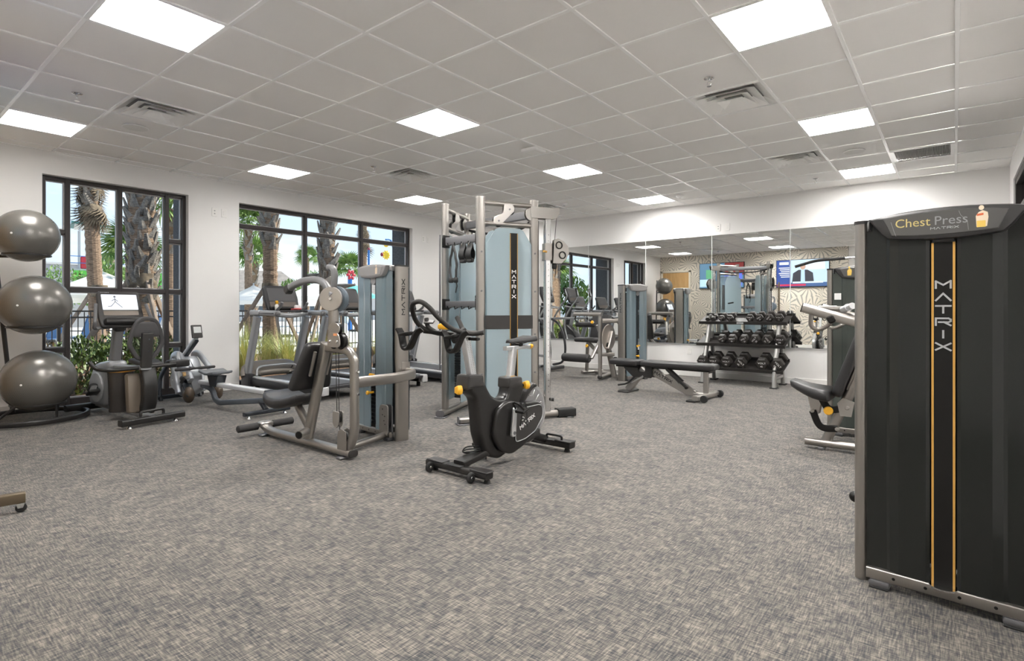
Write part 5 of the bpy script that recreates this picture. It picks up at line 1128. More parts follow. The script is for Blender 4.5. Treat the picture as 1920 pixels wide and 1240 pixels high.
G().box(cx + cn * 0.05 + cu * -0.155, (0.11, 0.36, 0.06), rot=(0, R(-20), 0), bev=0.02, seg=2).build('console_tray', RD, con)
logo(con, cx + cn * 0.0262 + cu * 0.18 + Vector((0, -0.17, 0)), (0, 1, 0), cu, 0.007, 0.011, 0.005, GREYL, 0.002)
for s_ in (-1, 1): G().sweep(smooth_path([(0.63, s_ * 0.10, 0.97), (0.70, s_ * 0.27, 0.96), (0.74, s_ * 0.27, 1.02), (0.66, s_ * 0.235, 1.22)], 0.06, 5), rrect(0.032, 0.032, 0.014, 3)).build('front_grip', GREYP, t)
# ------------------------------------------------------------------ treadmills facing the second window
TG = mat('treadmill_silver', (0.36, 0.37, 0.385), 0.3, 0.45); TDK = mat('treadmill_dark', (0.026, 0.026, 0.029), 0.35); BELT = mat('running_belt', (0.075, 0.078, 0.085), 0.75, bump=(500, .2)); SIDEW = mat('treadmill_side_rail', (0.66, 0.66, 0.665), 0.25, 0.5)
def make_treadmill(loc, rz, lab):
    t = thing('treadmill', lab, 'treadmill', loc, rz, 'treadmills at the second window')
    # local: x runs from the front (window end) to the back, y across
    hw = 0.39
    dk = G().box((0.95, 0, 0.16), (1.62, 0.56, 0.035), bev=0.006).build('deck', TDK, t)
    G().sweep([(0.16, 0, 0.165), (1.72, 0, 0.165)], rrect(0.52, 0.055, 0.026, 4)).build('belt', BELT, t)
    for s_ in (-1, 1):
        G().bar([(0.10, s_ * (hw - 0.065), 0.195), (1.66, s_ * (hw - 0.065), 0.165)], 0.10, 0.03, rad=0.010).build('side_rail', SIDEW, t)
        G().bar([(0.06, s_ * (hw - 0.04), 0.13), (1.72, s_ * (hw - 0.04), 0.11)], 0.07, 0.10, rad=0.02).build('side_skirt', TDK, t)
        e_ = G().box((1.70, s_ * (hw - 0.06), 0.125), (0.10, 0.11, 0.115), bev=0.018, seg=2).build('rear_end_cap', SIDEW, t)
        for k in (-.018, .018): G().disc((1.72 + k * 0.4, s_ * (hw - 0.06) + (0.0545) * (-1), 0.125 + k), (0, 1, 0), 0.009, 0.004, 10).build('adjust_screw', BLACK, e_)
        G().cyl((1.60, s_ * (hw - 0.06), 0), (1.60, s_ * (hw - 0.06), 0.07), 0.03).build('rear_foot', RUBBER, t); G().cyl((0.2, s_ * (hw - 0.06), 0), (0.2, s_ * (hw - 0.06), 0.09), 0.03).build('front_foot', RUBBER, t)
        u = G().bar([(0.02, s_ * (hw + 0.0), 0.0), (0.05, s_ * (hw), 0.26), (0.30, s_ * (hw), 1.06)], 0.075, 0.125, fillet=0.12, rad=0.03, up=(1, 0, 0)).build('upright', TG, t)
        G().box((0.04, s_ * hw, 0.13), (0.20, 0.085, 0.26), rot=(0, R(6), 0), bev=0.02, seg=2).build('upright_foot', TDK, u)
        h = G().bar([(0.14, s_ * (hw - 0.01), 1.115), (0.74, s_ * (hw - 0.03), 1.105)], 0.075, 0.075, rad=0.03).build('handrail', TG, t)
        G().box((0.46, s_ * (hw - 0.02), 1.105), (0.50, 0.08, 0.012), bev=0.003).build('rail_groove', TDK, h)
        G().box((0.75, s_ * (hw - 0.03), 1.10), (0.05, 0.078, 0.08), rot=(0, R(25), 0), bev=0.02).build('rail_tip', GREYP, h)
    G().sweep(spline([(0.05, -0.34, 0.20), (0.0, -0.30, 0.285), (-0.01, 0.0, 0.30), (0.0, 0.30, 0.285), (0.05, 0.34, 0.20)], 5), rrect(0.26, 0.10, 0.04, 4), up=(0, 0, 1)).build('motor_hood', mat('hood_bronze', (0.24, 0.215, 0.19), 0.3, 0.35), t)
    G().sweep(spline([(0.18, -0.33, 0.22), (0.16, -0.28, 0.33), (0.15, 0, 0.345), (0.16, 0.28, 0.33), (0.18, 0.33, 0.22)], 5), rrect(0.03, 0.03, 0.012, 3)).build('hood_trim', TG, t)
    br = G().sweep(spline([(0.33, -0.39, 1.12), (0.42, -0.25, 1.10), (0.46, 0, 1.075), (0.42, 0.25, 1.10), (0.33, 0.39, 1.12)], 5), rrect(0.10, 0.07, 0.028, 4)).build('console_bridge', TG, t)
    G().box((0.36, 0, 1.135), (0.24, 0.60, 0.03), bev=0.01).build('console_tray', TDK, t)
    G().tube([(0.42, 0.12, 1.12), (0.62, 0.06, 1.19), (0.62, -0.06, 1.19), (0.42, -0.12, 1.12)], 0.018, fillet=0.04).build('centre_grip', GREYP, t) if False else None
    for s_ in (-1, 1): G().tube([(0.42, s_ * 0.20, 1.12), (0.56, s_ * 0.20, 1.20), (0.60, s_ * 0.20, 1.26)], 0.02, fillet=0.05).build('pulse_grip', GREYP, t)
    # console screen
    c = Vector((0.25, 0, 1.32)); n_ = Vector((0.93, 0, 0.36)).normalized(); u_ = Vector((-0.36, 0, 0.93)).normalized()
    co_ = G().prism(round_poly([(-0.25, -0.19), (0.25, -0.19), (0.265, 0.0), (0.255, 0.175), (0.20, 0.195), (-0.20, 0.195), (-0.255, 0.175), (-0.265, 0.0)], 0.03, 4), c, (0, 1, 0), u_, 0.05, 0.014, 2).build('console', TDK, t)
    G().prism(rrect(0.42, 0.20, 0.006, 2), c + n_ * 0.0262 + u_ * 0.05, (0, 1, 0), u_, 0.003).build('screen', mat('dim_screen', (0.10, 0.10, 0.105), 0.08, coat=0.6), co_)
    G().prism(rrect(0.42, 0.075, 0.01, 2), c + n_ * 0.0262 + u_ * -0.10, (0, 1, 0), u_, 0.003).build('key_panel', mat('key_panel_bronze', (0.17, 0.15, 0.135), 0.25, 0.3), co_)
    G().box(c + n_ * 0.03 + u_ * -0.165, (0.05, 0.46, 0.05), rot=(0, R(-21), 0), bev=0.02, seg=2).build('console_lip', BLACK, co_)
    G().box((0.22, 0, 1.15), (0.14, 0.40, 0.06), bev=0.02).build('console_neck', TDK, t)
    return t
tm = make_treadmill((-7.93, 4.12, 0), R(4), 'silver treadmill nearest the camera at the second window, bottle on its tray')
tm2 = dup(tm, (-7.93, 5.22, 0), R(2), 'silver treadmill in the middle of the row, half hidden behind the abdominal machine')
tm3 = dup(tm, (-7.93, 6.42, 0), R(0), 'silver treadmill farthest from the camera, seen between the blue tower and the cable station')
b = thing('spray_bottle', 'small white bottle with a yellow top on the nearest treadmill tray', 'bottle', (-7.52, 3.99, 1.15))
G().lathe([(0.024, 0), (0.026, 0.006), (0.026, 0.07), (0.012, 0.09)], n=16).build('body', mat('bottle_white', (0.75, 0.74, 0.70), 0.35), b); G().lathe([(0.013, 0.088), (0.022, 0.10), (0.024, 0.125), (0.012, 0.135)], n=14).build('cap', YEL, b)
tag(G().sweep(spline([(-7.55, 4.22, 1.162), (-7.52, 4.30, 1.166), (-7.54, 4.38, 1.162)], 5), rrect(0.08, 0.024, 0.01, 3)).build('folded_cloth', mat('red_cloth', (0.45, 0.08, 0.08), 0.9)), 'small folded red cloth on the nearest treadmill tray', 'cloth')
tag(G().box((-7.54, 4.32, 1.20), (0.05, 0.10, 0.05), bev=0.012, seg=2).build('tissue_pack', WHITE), 'small white pack lying on the red cloth of the treadmill', 'pack')
# ------------------------------------------------------------------ elliptical trainers near the mirror
def make_elliptical(loc, rz, lab):
    t = thing('elliptical_trainer', lab, 'elliptical trainer', loc, rz, 'elliptical trainers by the mirror')
    # local x: front (window side) to back
    G().bar([(0.0, -0.32, 0.06), (0.0, 0.32, 0.06)], 0.10, 0.06, rad=0.015).build('front_stabiliser', TDK, t); G().bar([(1.75, -0.30, 0.06), (1.75, 0.30, 0.06)], 0.10, 0.06, rad=0.015).build('rear_stabiliser', TDK, t)
    G().bar([(0.0, 0, 0.08), (1.75, 0, 0.08)], 0.09, 0.06, rad=0.02).build('main_beam', TG, t)
    G().prism(round_poly([(0.02, 0.10), (-0.06, 0.55), (0.16, 0.82), (0.42, 0.62), (0.62, 0.30), (0.62, 0.10)], 0.08, 5), (0, 0, 0), (1, 0, 0), (0, 0, 1), 0.22, 0.03, 2).build('drive_housing', TDK, t)
    G().bar([(0.10, 0, 0.65), (0.24, 0, 1.30)], 0.11, 0.13, rad=0.03, up=(1, 0, 0)).build('mast', TDK, t)
    for s_ in (-1, 1):
        G().disc((0.30, s_ * 0.12, 0.36), (0, 1, 0), 0.20, 0.02, 28, 0.005).build('crank_disc', GREYP, t)
        G().tube(spline([(0.62, s_ * 0.27, 1.62), (0.66, s_ * 0.28, 1.44), (0.50, s_ * 0.29, 1.24), (0.32, s_ * 0.28, 0.98), (0.28, s_ * 0.27, 0.72), (0.36, s_ * 0.27, 0.42)], 6), 0.021, n=10).build('swing_handle', TG, t)
        G().tube([(0.60, s_ * 0.27, 1.66), (0.66, s_ * 0.28, 1.46)], 0.027, n=10).build('hand_grip', RUBBER, t)
        G().bar(spline([(0.36, s_ * 0.27, 0.42), (0.80, s_ * 0.26, 0.30), (1.50, s_ * 0.24, 0.24)], 5), 0.05, 0.05, rad=0.016).build('pedal_beam', TG, t)
        p = G().prism(round_poly([(-0.20, -0.075), (0.18, -0.085), (0.22, 0.0), (0.18, 0.085), (-0.20, 0.075)], 0.04, 4), (1.02, s_ * 0.20, 0.33), (1, 0, -0.08), (0, 1, 0), 0.05, 0.015, 2).build('foot_pedal', TDK, t)
        G().tube(spline([(1.55, s_ * 0.24, 0.98), (1.72, s_ * 0.25, 0.86), (1.82, s_ * 0.26, 0.60), (1.84, s_ * 0.26, 0.34), (1.78, s_ * 0.24, 0.16), (1.60, s_ * 0.2, 0.10)], 6), 0.022, n=10).build('rear_link', TDK, t)
        G().bar([(0.34, s_ * 0.14, 0.95), (1.55, s_ * 0.24, 0.98)], 0.04, 0.05, rad=0.015).build('upper_link', TG, t)
    c = Vector((0.30, 0, 1.50)); n_ = Vector((0.93, 0, 0.36)).normalized(); u_ = Vector((-0.36, 0, 0.93)).normalized()
    co_ = G().prism(round_poly([(-0.20, -0.19), (0.20, -0.19), (0.23, 0.0), (0.20, 0.19), (-0.20, 0.19), (-0.23, 0.0)], 0.04, 4), c, (0, 1, 0), u_, 0.06, 0.016, 2).build('console', TDK, t)
    G().prism(rrect(0.34, 0.19, 0.006, 2), c + n_ * 0.0312 + u_ * 0.05, (0, 1, 0), u_, 0.003).build('screen', MATS['dim_screen'], co_); G().prism(rrect(0.34, 0.075, 0.01, 2), c + n_ * 0.0312 + u_ * -0.11, (0, 1, 0), u_, 0.003).build('key_panel', MATS['key_panel_bronze'], co_)
    G().tube([(0.26, -0.24, 1.24), (0.50, -0.22, 1.20), (0.50, 0.22, 1.20), (0.26, 0.24, 1.24)], 0.018, fillet=0.06).build('fixed_grip', TG, t)
    return t
el = make_elliptical((-7.55, 7.45, 0), R(2), 'dark elliptical trainer behind the cable station, its curved link showing beside the chrome column')
dup(el, (-7.60, 8.45, 0), R(2), 'second dark elliptical trainer, close to the mirror wall in the far corner')
# ------------------------------------------------------------------ leg extension machine near the mirror
t = thing('leg_extension_machine', 'silver leg extension machine with black rollers and blue weight tower, before the mirror', 'exercise machine', (-4.10, 8.33, 0), R(78))
tower(t, W=0.62, H=1.56, shroud=SMOKE_B, cap=CAPL, slot_front=True, logo_end=-1, rear=True)
ML = (Matrix.Translation((-4.10, 8.33, 0)) @ Matrix.Rotation(R(78), 4, 'Z')).inverted(); W = lambda x, y, z: tuple(ML @ Vector((x, y, z)))
UX, UY = (ML.to_3x3() @ Vector((1, 0, 0))), (ML.to_3x3() @ Vector((0, 1, 0)))
G().bar([W(-4.52, 7.90, 0.05), W(-4.66, 8.62, 0.05)], 0.075, 0.05, rad=0.02).build('base_tube', SILVER, t)
G().box(W(-4.52, 7.90, 0.05), (0.08, 0.06, 0.055), rot=(0, 0, R(-78)), bev=0.015).build('end_cap', CHAR, t)
G().bar([W(-5.14, 8.36, 0.045), W(-4.98, 8.80, 0.045)], 0.07, 0.05, rad=0.02).build('base_tube', SILVER, t); G().bar([W(-5.04, 8.62, 0.045), W(-4.30, 8.36, 0.045)], 0.06, 0.05, rad=0.02).build('base_tube', SILVER, t)
G().bar([W(-5.10, 8.45, 0.05), W(-5.08, 8.46, 0.62)], 0.05, 0.06, rad=0.018, up=UX).build('seat_column', SILVER, t)
G().sweep([W(-4.525, 7.92, 0.06), W(-4.525, 7.92, 1.08)], rrect(0.075, 0.05, 0.02, 4), up=UX).build('front_post', SILVERL, t)
G().sweep([W(-5.02, 7.92, 1.08), W(-4.49, 7.92, 1.08)], rrect(0.08, 0.065, 0.026, 4)).build('top_tube', SILVERL, t)
G().bar([W(-4.50, 7.95, 0.975), W(-4.22, 8.14, 0.975)], 0.045, 0.07, rad=0.015).build('link_tube', SILVER, t)
def roller(x0, x1, y_, z_, r, n='roller', m=VINYL): return G().lathe([(r * .8, 0), (r, r * .25), (r, x1 - x0 - r * .25), (r * .8, x1 - x0)], W(x0, y_, z_), UX, 22).build(n, m, t)
roller(-5.16, -4.64, 7.78, 0.355, 0.07, 'shin_roller'); roller(-5.02, -4.66, 7.98, 0.905, 0.045, 'thigh_roller')
G().box(W(-4.86, 8.10, 0.645), (0.40, 0.30, 0.075), rot=(0, 0, R(-78)), bev=0.03, seg=3).build('seat', VINYL, t)
G().box(W(-4.86, 8.52, 0.82), (0.36, 0.09, 0.52), rot=(R(-14), 0, R(-78)), bev=0.03, seg=3).build('back_pad', VINYL, t)
G().bar([W(-4.90, 8.16, 0.60), W(-4.72, 8.20, 0.42)], 0.05, 0.06, rad=0.014).build('seat_bracket', SILVER, t)
G().bar([W(-4.62, 7.80, 0.36), W(-4.56, 8.06, 0.72)], 0.045, 0.06, rad=0.018, up=UX).build('lever_arm', SILVERL, t); G().bar([W(-4.62, 7.98, 0.90), W(-4.56, 8.08, 0.64)], 0.04, 0.05, rad=0.015, up=UX).build('lever_arm', SILVERL, t)
G().disc(W(-4.44, 8.05, 0.70), UX, 0.215, 0.02, 36, 0.004).build('cam_disc', mat('cam_bronze', (0.36, 0.32, 0.28), 0.35, 0.5), t)
G().bar([W(-4.415, 8.10, 0.80), W(-4.415, 7.96, 0.52)], 0.03, 0.075, rad=0.012, up=UX).build('cam_arm', SILVER, t); G().disc(W(-4.43, 8.0, 0.57), UX, 0.05, 0.05, 18, 0.01).build('pivot_hub', BLACK, t)
G().bar([W(-4.46, 8.08, 0.50), W(-4.36, 8.10, 0.05)], 0.05, 0.09, rad=0.015, up=UX).build('rear_strut', SILVER, t); G().bar([W(-4.52, 7.95, 0.42), W(-4.35, 8.08, 0.42)], 0.05, 0.06, rad=0.012).build('cross_link', SILVER, t)
G().disc(W(-4.30, 8.02, 0.34), (UX + UY * -0.4), 0.045, 0.05, 18, 0.01).build('stop_bumper', RUBBER, t)
for p in ((-4.68, 7.93, 0.95), (-4.80, 7.96, 0.55)): G().disc(W(*p), UY, 0.026, 0.03, 16, 0.006).build('adjust_knob', YEL, t)
G().tube([W(-5.0, 7.93, 1.06), W(-5.02, 7.93, 0.98), W(-4.96, 7.93, 0.94)], 0.014, fillet=0.03).build('side_handle', RUBBER, t)
# ------------------------------------------------------------------ adjustable bench
t = thing('weight_bench', 'flat adjustable black bench on silver frame with wheels, before the dumbbell rack', 'bench', (-3.05, 7.10, 0), 0)
L_ = lambda x, y, z: (x + 3.05, y - 7.10, z)
def padb(n, pts, c): return G().prism(round_poly(pts, 0.05, 4), c, (1, 0, 0), (0, 1, 0), 0.075, 0.024, 3).build(n, VINYL, t)
padb('seat', [(-0.24, -0.15), (0.20, -0.15), (0.20, 0.15), (-0.24, 0.15)], L_(-3.60, 7.10, 0.418)); padb('back_pad', [(-0.50, -0.155), (0.50, -0.135), (0.50, 0.135), (-0.50, 0.155)], L_(-2.86, 7.10, 0.418))
G().box(L_(-3.58, 7.10, 0.365), (0.36, 0.16, 0.03), bev=0.006).build('seat_frame', BLACK, t); G().box(L_(-2.88, 7.10, 0.368), (0.86, 0.09, 0.03), bev=0.006).build('back_frame', BLACK, t)
for s_ in (-1, 1): G().prism(round_poly([(-0.22, 0.10), (0.0, 0.10), (0.0, 0.02), (0.10, 0.02), (0.10, 0.12), (0.20, 0.12), (0.20, -0.06), (-0.08, -0.06), (-0.22, 0.06)], 0.012, 2), L_(-3.42, 7.10 + s_ * 0.06, 0.28), (1, 0, 0), (0, 0, 1), 0.008, 0.002).build('hinge_plate', CHAR, t)
G().bar([L_(-3.36, 7.10, 0.33), L_(-3.60, 7.10, 0.03)], 0.07, 0.10, rad=0.014, up=(1, 0, 0)).build('front_leg', SILVERL, t)
G().box(L_(-3.60, 7.10, 0.012), (0.16, 0.34, 0.024), bev=0.006).build('front_foot', CHAR, t)
G().tube([L_(-3.47, 7.02, 0.22), L_(-3.58, 7.02, 0.12), L_(-3.72, 7.02, 0.09)], 0.014, fillet=0.05).build('pull_handle', RUBBER, t)
G().bar([L_(-3.34, 7.04, 0.24), L_(-3.52, 7.04, 0.14)], 0.02, 0.03, rad=0.006).build('seat_link', CHROME, t)
bm_ = G().prism(round_poly([(-0.42, 0.185), (-0.30, 0.185), (-0.28, 0.13), (-0.22, 0.16), (-0.12, 0.09), (-0.10, 0.05), (-0.03, 0.09), (0.06, 0.03), (0.10, -0.03), (0.16, 0.005), (0.34, -0.115), (0.34, -0.175), (0.22, -0.175), (-0.34, 0.08)], 0.012, 2), L_(-2.96, 7.10, 0.205), (1, 0, 0), (0, 0, 1), 0.055, 0.008).build('main_beam', SILVERL, t)
dv = Vector((0.56, 0, -0.255)).normalized(); logo(bm_, Vector(L_(-3.20, 7.0715, 0.285)), dv, (-dv.z, 0, dv.x), 0.034, 0.040, 0.014, DKPRINT, 0.008)
for s_ in (-1, 1): G().bar([L_(-3.02, 7.10 + s_ * 0.045, 0.36), L_(-2.74, 7.10 + s_ * 0.045, 0.13)], 0.014, 0.035, rad=0.005).build('ladder_strut', CHAR, t)
G().cyl(L_(-2.74, 7.03, 0.13), L_(-2.74, 7.17, 0.13), 0.018).build('strut_pin', BLACK, t)
G().bar([L_(-2.50, 7.10, 0.36), L_(-2.50, 7.10, 0.05)], 0.05, 0.06, rad=0.01, up=(1, 0, 0)).build('rear_leg', SILVERL, t)
G().bar([L_(-2.52, 6.76, 0.05), L_(-2.46, 7.42, 0.05)], 0.08, 0.055, rad=0.012).build('rear_foot', SILVERL, t)
G().bar([L_(-2.66, 7.10, 0.05), L_(-2.48, 7.10, 0.05)], 0.06, 0.05, rad=0.01).build('rear_joint', SILVERL, t)
G().box(L_(-2.56, 6.77, 0.012), (0.12, 0.10, 0.024), bev=0.005).build('rubber_foot', RUBBER, t)
for yy in (6.80, 7.40): G().disc(L_(-2.43, yy, 0.05), (1, 0.0, 0), 0.046, 0.03, 20, 0.006).build('wheel', RUBBER, t) if False else G().disc(L_(-2.42, yy, 0.046), (0, 1, 0), 0.046, 0.035, 20, 0.006).build('wheel', RUBBER, t)
# ------------------------------------------------------------------ dumbbell rack with dumbbells
t = thing('dumbbell_rack', 'three tier black dumbbell rack with silver legs in front of the mirror', 'rack', (-2.60, 8.95, 0), 0)
L_ = lambda x, y, z: (x + 2.60, y - 8.95, z)
RK = mat('rack_silver', (0.34, 0.335, 0.325), 0.35, 0.6); TRAY = mat('rack_tray', (0.020, 0.018, 0.017), 0.45)
for x_ in (-3.11, -2.06):
    G().sweep(smooth_path([L_(x_, 8.68, 0.0), L_(x_, 8.72, 0.22), L_(x_, 9.02, 0.96)], 0.08), rrect(0.055, 0.10, 0.022, 4), up=(0, 1, 0)).build('front_leg', RK, t)
    G().sweep([L_(x_, 9.22, 0.0), L_(x_, 9.10, 0.80)], rrect(0.05, 0.085, 0.02, 4), up=(0, 1, 0)).build('rear_leg', RK, t)
    for y_ in (8.68, 9.22): G().box(L_(x_, y_, 0.008), (0.10, 0.14, 0.016), bev=0.004).build('foot_pad', RUBBER, t)
    G().bar([L_(x_, 8.72, 0.14), L_(x_, 9.20, 0.14)], 0.035, 0.05, rad=0.01).build('side_brace', RK, t)
tiers = {'top': (8.92, 0.958, 0.40), 'middle': (8.80, 0.615, 0.44), 'bottom': (8.68, 0.25, 0.46)}
SLOPE = R(16)
for k, (yf, zf, dp) in tiers.items():
    dy, dz = dp * math.cos(SLOPE), dp * math.sin(SLOPE)
    tr = G().prism([(0, -0.036), (0, 0.012), (0.02, 0.012), (0.02, 0.0), (dp - 0.02, 0.0), (dp - 0.02, 0.035), (dp, 0.035), (dp, -0.012), (0.03, -0.012), (0.03, -0.036)], L_(-2.60, yf, zf), (0, math.cos(SLOPE), math.sin(SLOPE)), (0, -math.sin(SLOPE), math.cos(SLOPE)), 1.32).build('shelf', TRAY, t, flat=True)
    if k == 'top':
        G().box(L_(-2.61, yf - 0.003, zf - 0.012), (0.10, 0.004, 0.024), bev=0.001).build('name_plate', GREYL, tr); words(tr, 'VOLT', L_(-2.652, yf - 0.0056, zf - 0.020), (1, 0, 0), (0, 0, 1), 0.02, DKPRINT, sx=1.3)
HEXM = mat('dumbbell_rubber', (0.022, 0.019, 0.017), 0.45); KNURL = mat('dumbbell_handle', (0.70, 0.68, 0.65), 0.22, 0.9)
def make_dumbbell(r, L, w, sides=6, txt='35', spin=0.0):
    t = thing('dumbbell', 'x', 'dumbbell', (0, 0, 0), 0, 'hex dumbbells on the rack')
    # axis along local y, front head at negative y
    P = [(r * math.cos(R(60 * k)), r * math.sin(R(60 * k))) for k in range(6)]
    for s_ in (-1, 1): h = G().prism(P, (0, s_ * (L / 2 - w / 2), 0), (1, 0, 0), (0, 0, 1), w, min(0.014, r * .22), 1).build('head', HEXM, t, sharp=20); hs = h if s_ > 0 else h
    hd = t.children[0]
    G().lathe([(0.0135, -L / 2 + w - .01), (0.0135, -0.05), (0.0165, 0), (0.0135, 0.05), (0.0135, L / 2 - w + .01)], (0, 0, 0), (0, 1, 0), 14).build('handle', KNURL, t)
    if txt:
        ca, sa = math.cos(spin), math.sin(spin); ax = Vector((ca, 0, sa)); ay = Vector((-sa, 0, ca)); o = Vector((0, -L / 2 - 0.0008, 0)); k = r / 0.075
        words(hd, 'VOLT', o - ax * 0.042 * k + ay * 0.004 * k, ax, ay, 0.030 * k, WHITE, sx=1.2); words(hd, txt, o - ax * 0.018 * k - ay * 0.036 * k, ax, ay, 0.028 * k, WHITE, sx=1.1)
    return t
def put(db, x, tier, pos, lab, roll=0.0):
    yf, zf, dp = tiers[tier]; L, r = db['L'], db['r']
    yy = yf + 0.035 * 1 + math.cos(SLOPE) * (L / 2) - math.sin(SLOPE) * r * 0.86 + pos; zz = zf + math.sin(SLOPE) * (L / 2 + 0.035 + pos) + math.cos(SLOPE) * (r * 0.868) + 0.002
    db.location = (x, yy, zz); db.rotation_euler = (SLOPE, 0, 0); db['label'] = lab
def dbell(r, L, w, x, tier, lab, txt, spin=0.0, pos=0.0):
    d = make_dumbbell(r, L, w, 6, txt, spin); d['r'] = r; d['L'] = L; put(d, x, tier, pos, lab); return d
ordn = ['first', 'second', 'third', 'fourth', 'fifth', 'sixth', 'seventh', 'eighth']
for k, (x, r, txt, sp) in enumerate(((-3.13, .036, '', 0), (-3.045, .040, '', 0), (-2.905, .052, '5', .2), (-2.775, .055, '8', 0), (-2.475, .062, '10', 0), (-2.335, .062, '10', .6), (-2.195, .066, '12', .9), (-2.055, .068, '15', 0))):
    dbell(r, 0.16 + r, 0.045 + r * .35, x, 'top', f'{"tiny" if r < .04 else "small"} black hex dumbbell on the top tier, {ordn[k]} from the left', txt, sp)
for k, (x, txt, sp) in enumerate(((-2.86, '20', .5), (-2.705, '21', .1), (-2.525, '25', .5), (-2.365, '25', .9), (-2.195, '30', -.9), (-2.015, '30', 0))):
    dbell(0.073 + 0.002 * k, 0.28, 0.09, x, 'middle', f'black hex dumbbell on the middle tier, {ordn[k]} from the left', txt, sp)
for k, (x, txt, sp) in enumerate(((-3.13, '35', 0), (-2.955, '35', 0), (-2.755, '40', 0), (-2.545, '40', -.8), (-2.235, '45', 0), (-2.025, '50', -.9))):
    dbell(0.086 + 0.002 * k, 0.32, 0.10, x, 'bottom', f'heavy black hex dumbbell on the bottom tier, {ordn[k]} from the left', txt, sp)
# ------------------------------------------------------------------ stability balls on their stand
def ballmat():
    m = bpy.data.materials.new('ball_vinyl'); m.use_nodes = True; nt = m.node_tree; b = nt.nodes['Principled BSDF']
    b.inputs['Base Color'].default_value = (0.21, 0.20, 0.185, 1); b.inputs['Roughness'].default_value = 0.27; b.inputs['Metallic'].default_value = 0.45
    tc = nt.nodes.new('ShaderNodeTexCoord'); wv = nt.nodes.new('ShaderNodeTexWave'); wv.wave_type = 'RINGS'; wv.rings_direction = 'X'; wv.inputs['Scale'].default_value = 26; wv.inputs['Distortion'].default_value = 1.2; wv.inputs['Detail'].default_value = 2
    bp = nt.nodes.new('ShaderNodeBump'); bp.inputs['Strength'].default_value = 0.10; bp.inputs['Distance'].default_value = 0.002
    nt.links.new(tc.outputs['Object'], wv.inputs['Vector']); nt.links.new(wv.outputs['Fac'], bp.inputs['Height']); nt.links.new(bp.outputs[0], b.inputs['Normal'])
    return m
BALL = ballmat()
BCX, BCY = -7.52, 1.31
st = thing('ball_stand', 'black ball stand with ring base and three cradles by the window wall', 'stand', (BCX, BCY, 0), 0)
SB = mat('stand_black', (0.022, 0.021, 0.021), 0.35)
G().sweep([(0.48 * math.cos(a), 0.48 * math.sin(a), 0.040) for a in [2 * PI * k / 56 for k in range(56)]], rrect(0.038, 0.05, 0.012, 3), closed=True).build('ring_base', SB, st)
p0, p1 = Vector((-0.36, -0.08, 0.05)), Vector((-0.40, -0.25, 2.15))
G().tube([p0, p1], 0.021, n=14).build('pole', SB, st)
for (bx_, by_, bz, br, lab) in ((0.09, 0.05, 0.420, 0.322, 'bottom'), (0.03, 0.03, 1.208, 0.314, 'middle'), (-0.04, -0.02, 1.932, 0.278, 'top')):
    cr_ = br * 0.70; z_ = bz - math.sqrt(br * br - cr_ * cr_) - 0.006
    rg = G().sweep([(bx_ + cr_ * math.cos(a), by_ + cr_ * math.sin(a), z_) for a in [2 * PI * k / 44 for k in range(44)]], rrect(0.016, 0.018, 0.005, 2), closed=True).build('cradle_ring', SB, st)
    if lab == 'bottom':
        for a in (0.5, 2.2, 3.6, 5.2): G().cyl((bx_ + cr_ * math.cos(a), by_ + cr_ * math.sin(a), z_), (0.44 * math.cos(a) * .75, 0.44 * math.sin(a) * .75, 0.05), 0.012).build('cradle_leg', SB, rg)
    else:
        f = p0.lerp(p1, (z_ - 0.05) / 2.1); G().bar([f, (bx_ - cr_ * .95, by_ - 0.03, z_)], 0.02, 0.035, rad=0.005).build('cradle_arm', SB, rg)
    b = thing('stability_ball', {'bottom': 'large shiny grey exercise ball, lowest on the stand', 'middle': 'large shiny grey exercise ball, middle cradle of the stand', 'top': 'smaller shiny grey exercise ball, topmost on the stand'}[lab], 'exercise ball', (BCX + bx_, BCY + by_, bz), 0, 'exercise balls on the ball stand')
    G().ell((0, 0, 0), (br, br, br * 0.97), 48, 28, rot=(0.3, 0.4, 0)).build('ball', BALL, b)
    d = Vector((0.72, -0.50, -0.02)).normalized(); G().disc(d * (br * 0.995), d, 0.010, 0.006, 14, 0.002).build('valve_plug', WHITE, b)
# ------------------------------------------------------------------ wheeled accessory rack, only its leg and hook reach into the picture
t = thing('accessory_rack', 'wheeled metal accessory rack leg and top hook cut by the left picture edge', 'rack', (-4.2, 0.5, 0), 0)
BRZ = mat('rack_bronze', (0.16, 0.125, 0.085), 0.35, 0.5)
for k, (xa, xb) in enumerate(((0.035, -0.02), (-0.80, -0.80))):
    G().bar([(xa, 0.205, 0.083), (xb, -0.12, 0.083)], 0.05, 0.06, rad=0.008).build('leg', BRZ, t)
    c = G().prism([(-0.02, 0.0), (0.02, 0.0), (0.012, -0.03), (-0.012, -0.03)], (xa, 0.18, 0.055), (0, 1, 0), (0, 0, 1), 0.03, 0.002).build('caster', CHROME, t)
    G().disc((xa, 0.185, 0.026), (1, 0, 0), 0.026, 0.02, 20, 0.005).build('caster_wheel', RUBBER, c); G().disc((xa, -0.10, 0.028), (1, 0, 0), 0.028, 0.02, 20, 0.005).build('caster_wheel', RUBBER, c)
    G().bar([(xb, -0.10, 0.08), (xb, -0.10, 2.0)], 0.045, 0.045, rad=0.006, up=(0, 1, 0)).build('upright', BRZ, t)
    G().tube([(xb - 0.06, -0.08, 1.905), (xb - .085, 0.02, 1.895), (xb - 0.10, 0.09, 1.915), (xb - 0.105, 0.11, 1.925)], 0.008, fillet=0.03).build('hook', BLACK, t)
for z_ in (0.45, 1.0, 1.9): G().bar([(-0.80, -0.10, z_), (-0.02, -0.10, z_)], 0.035, 0.035, rad=0.005).build('cross_rail', BRZ, t)
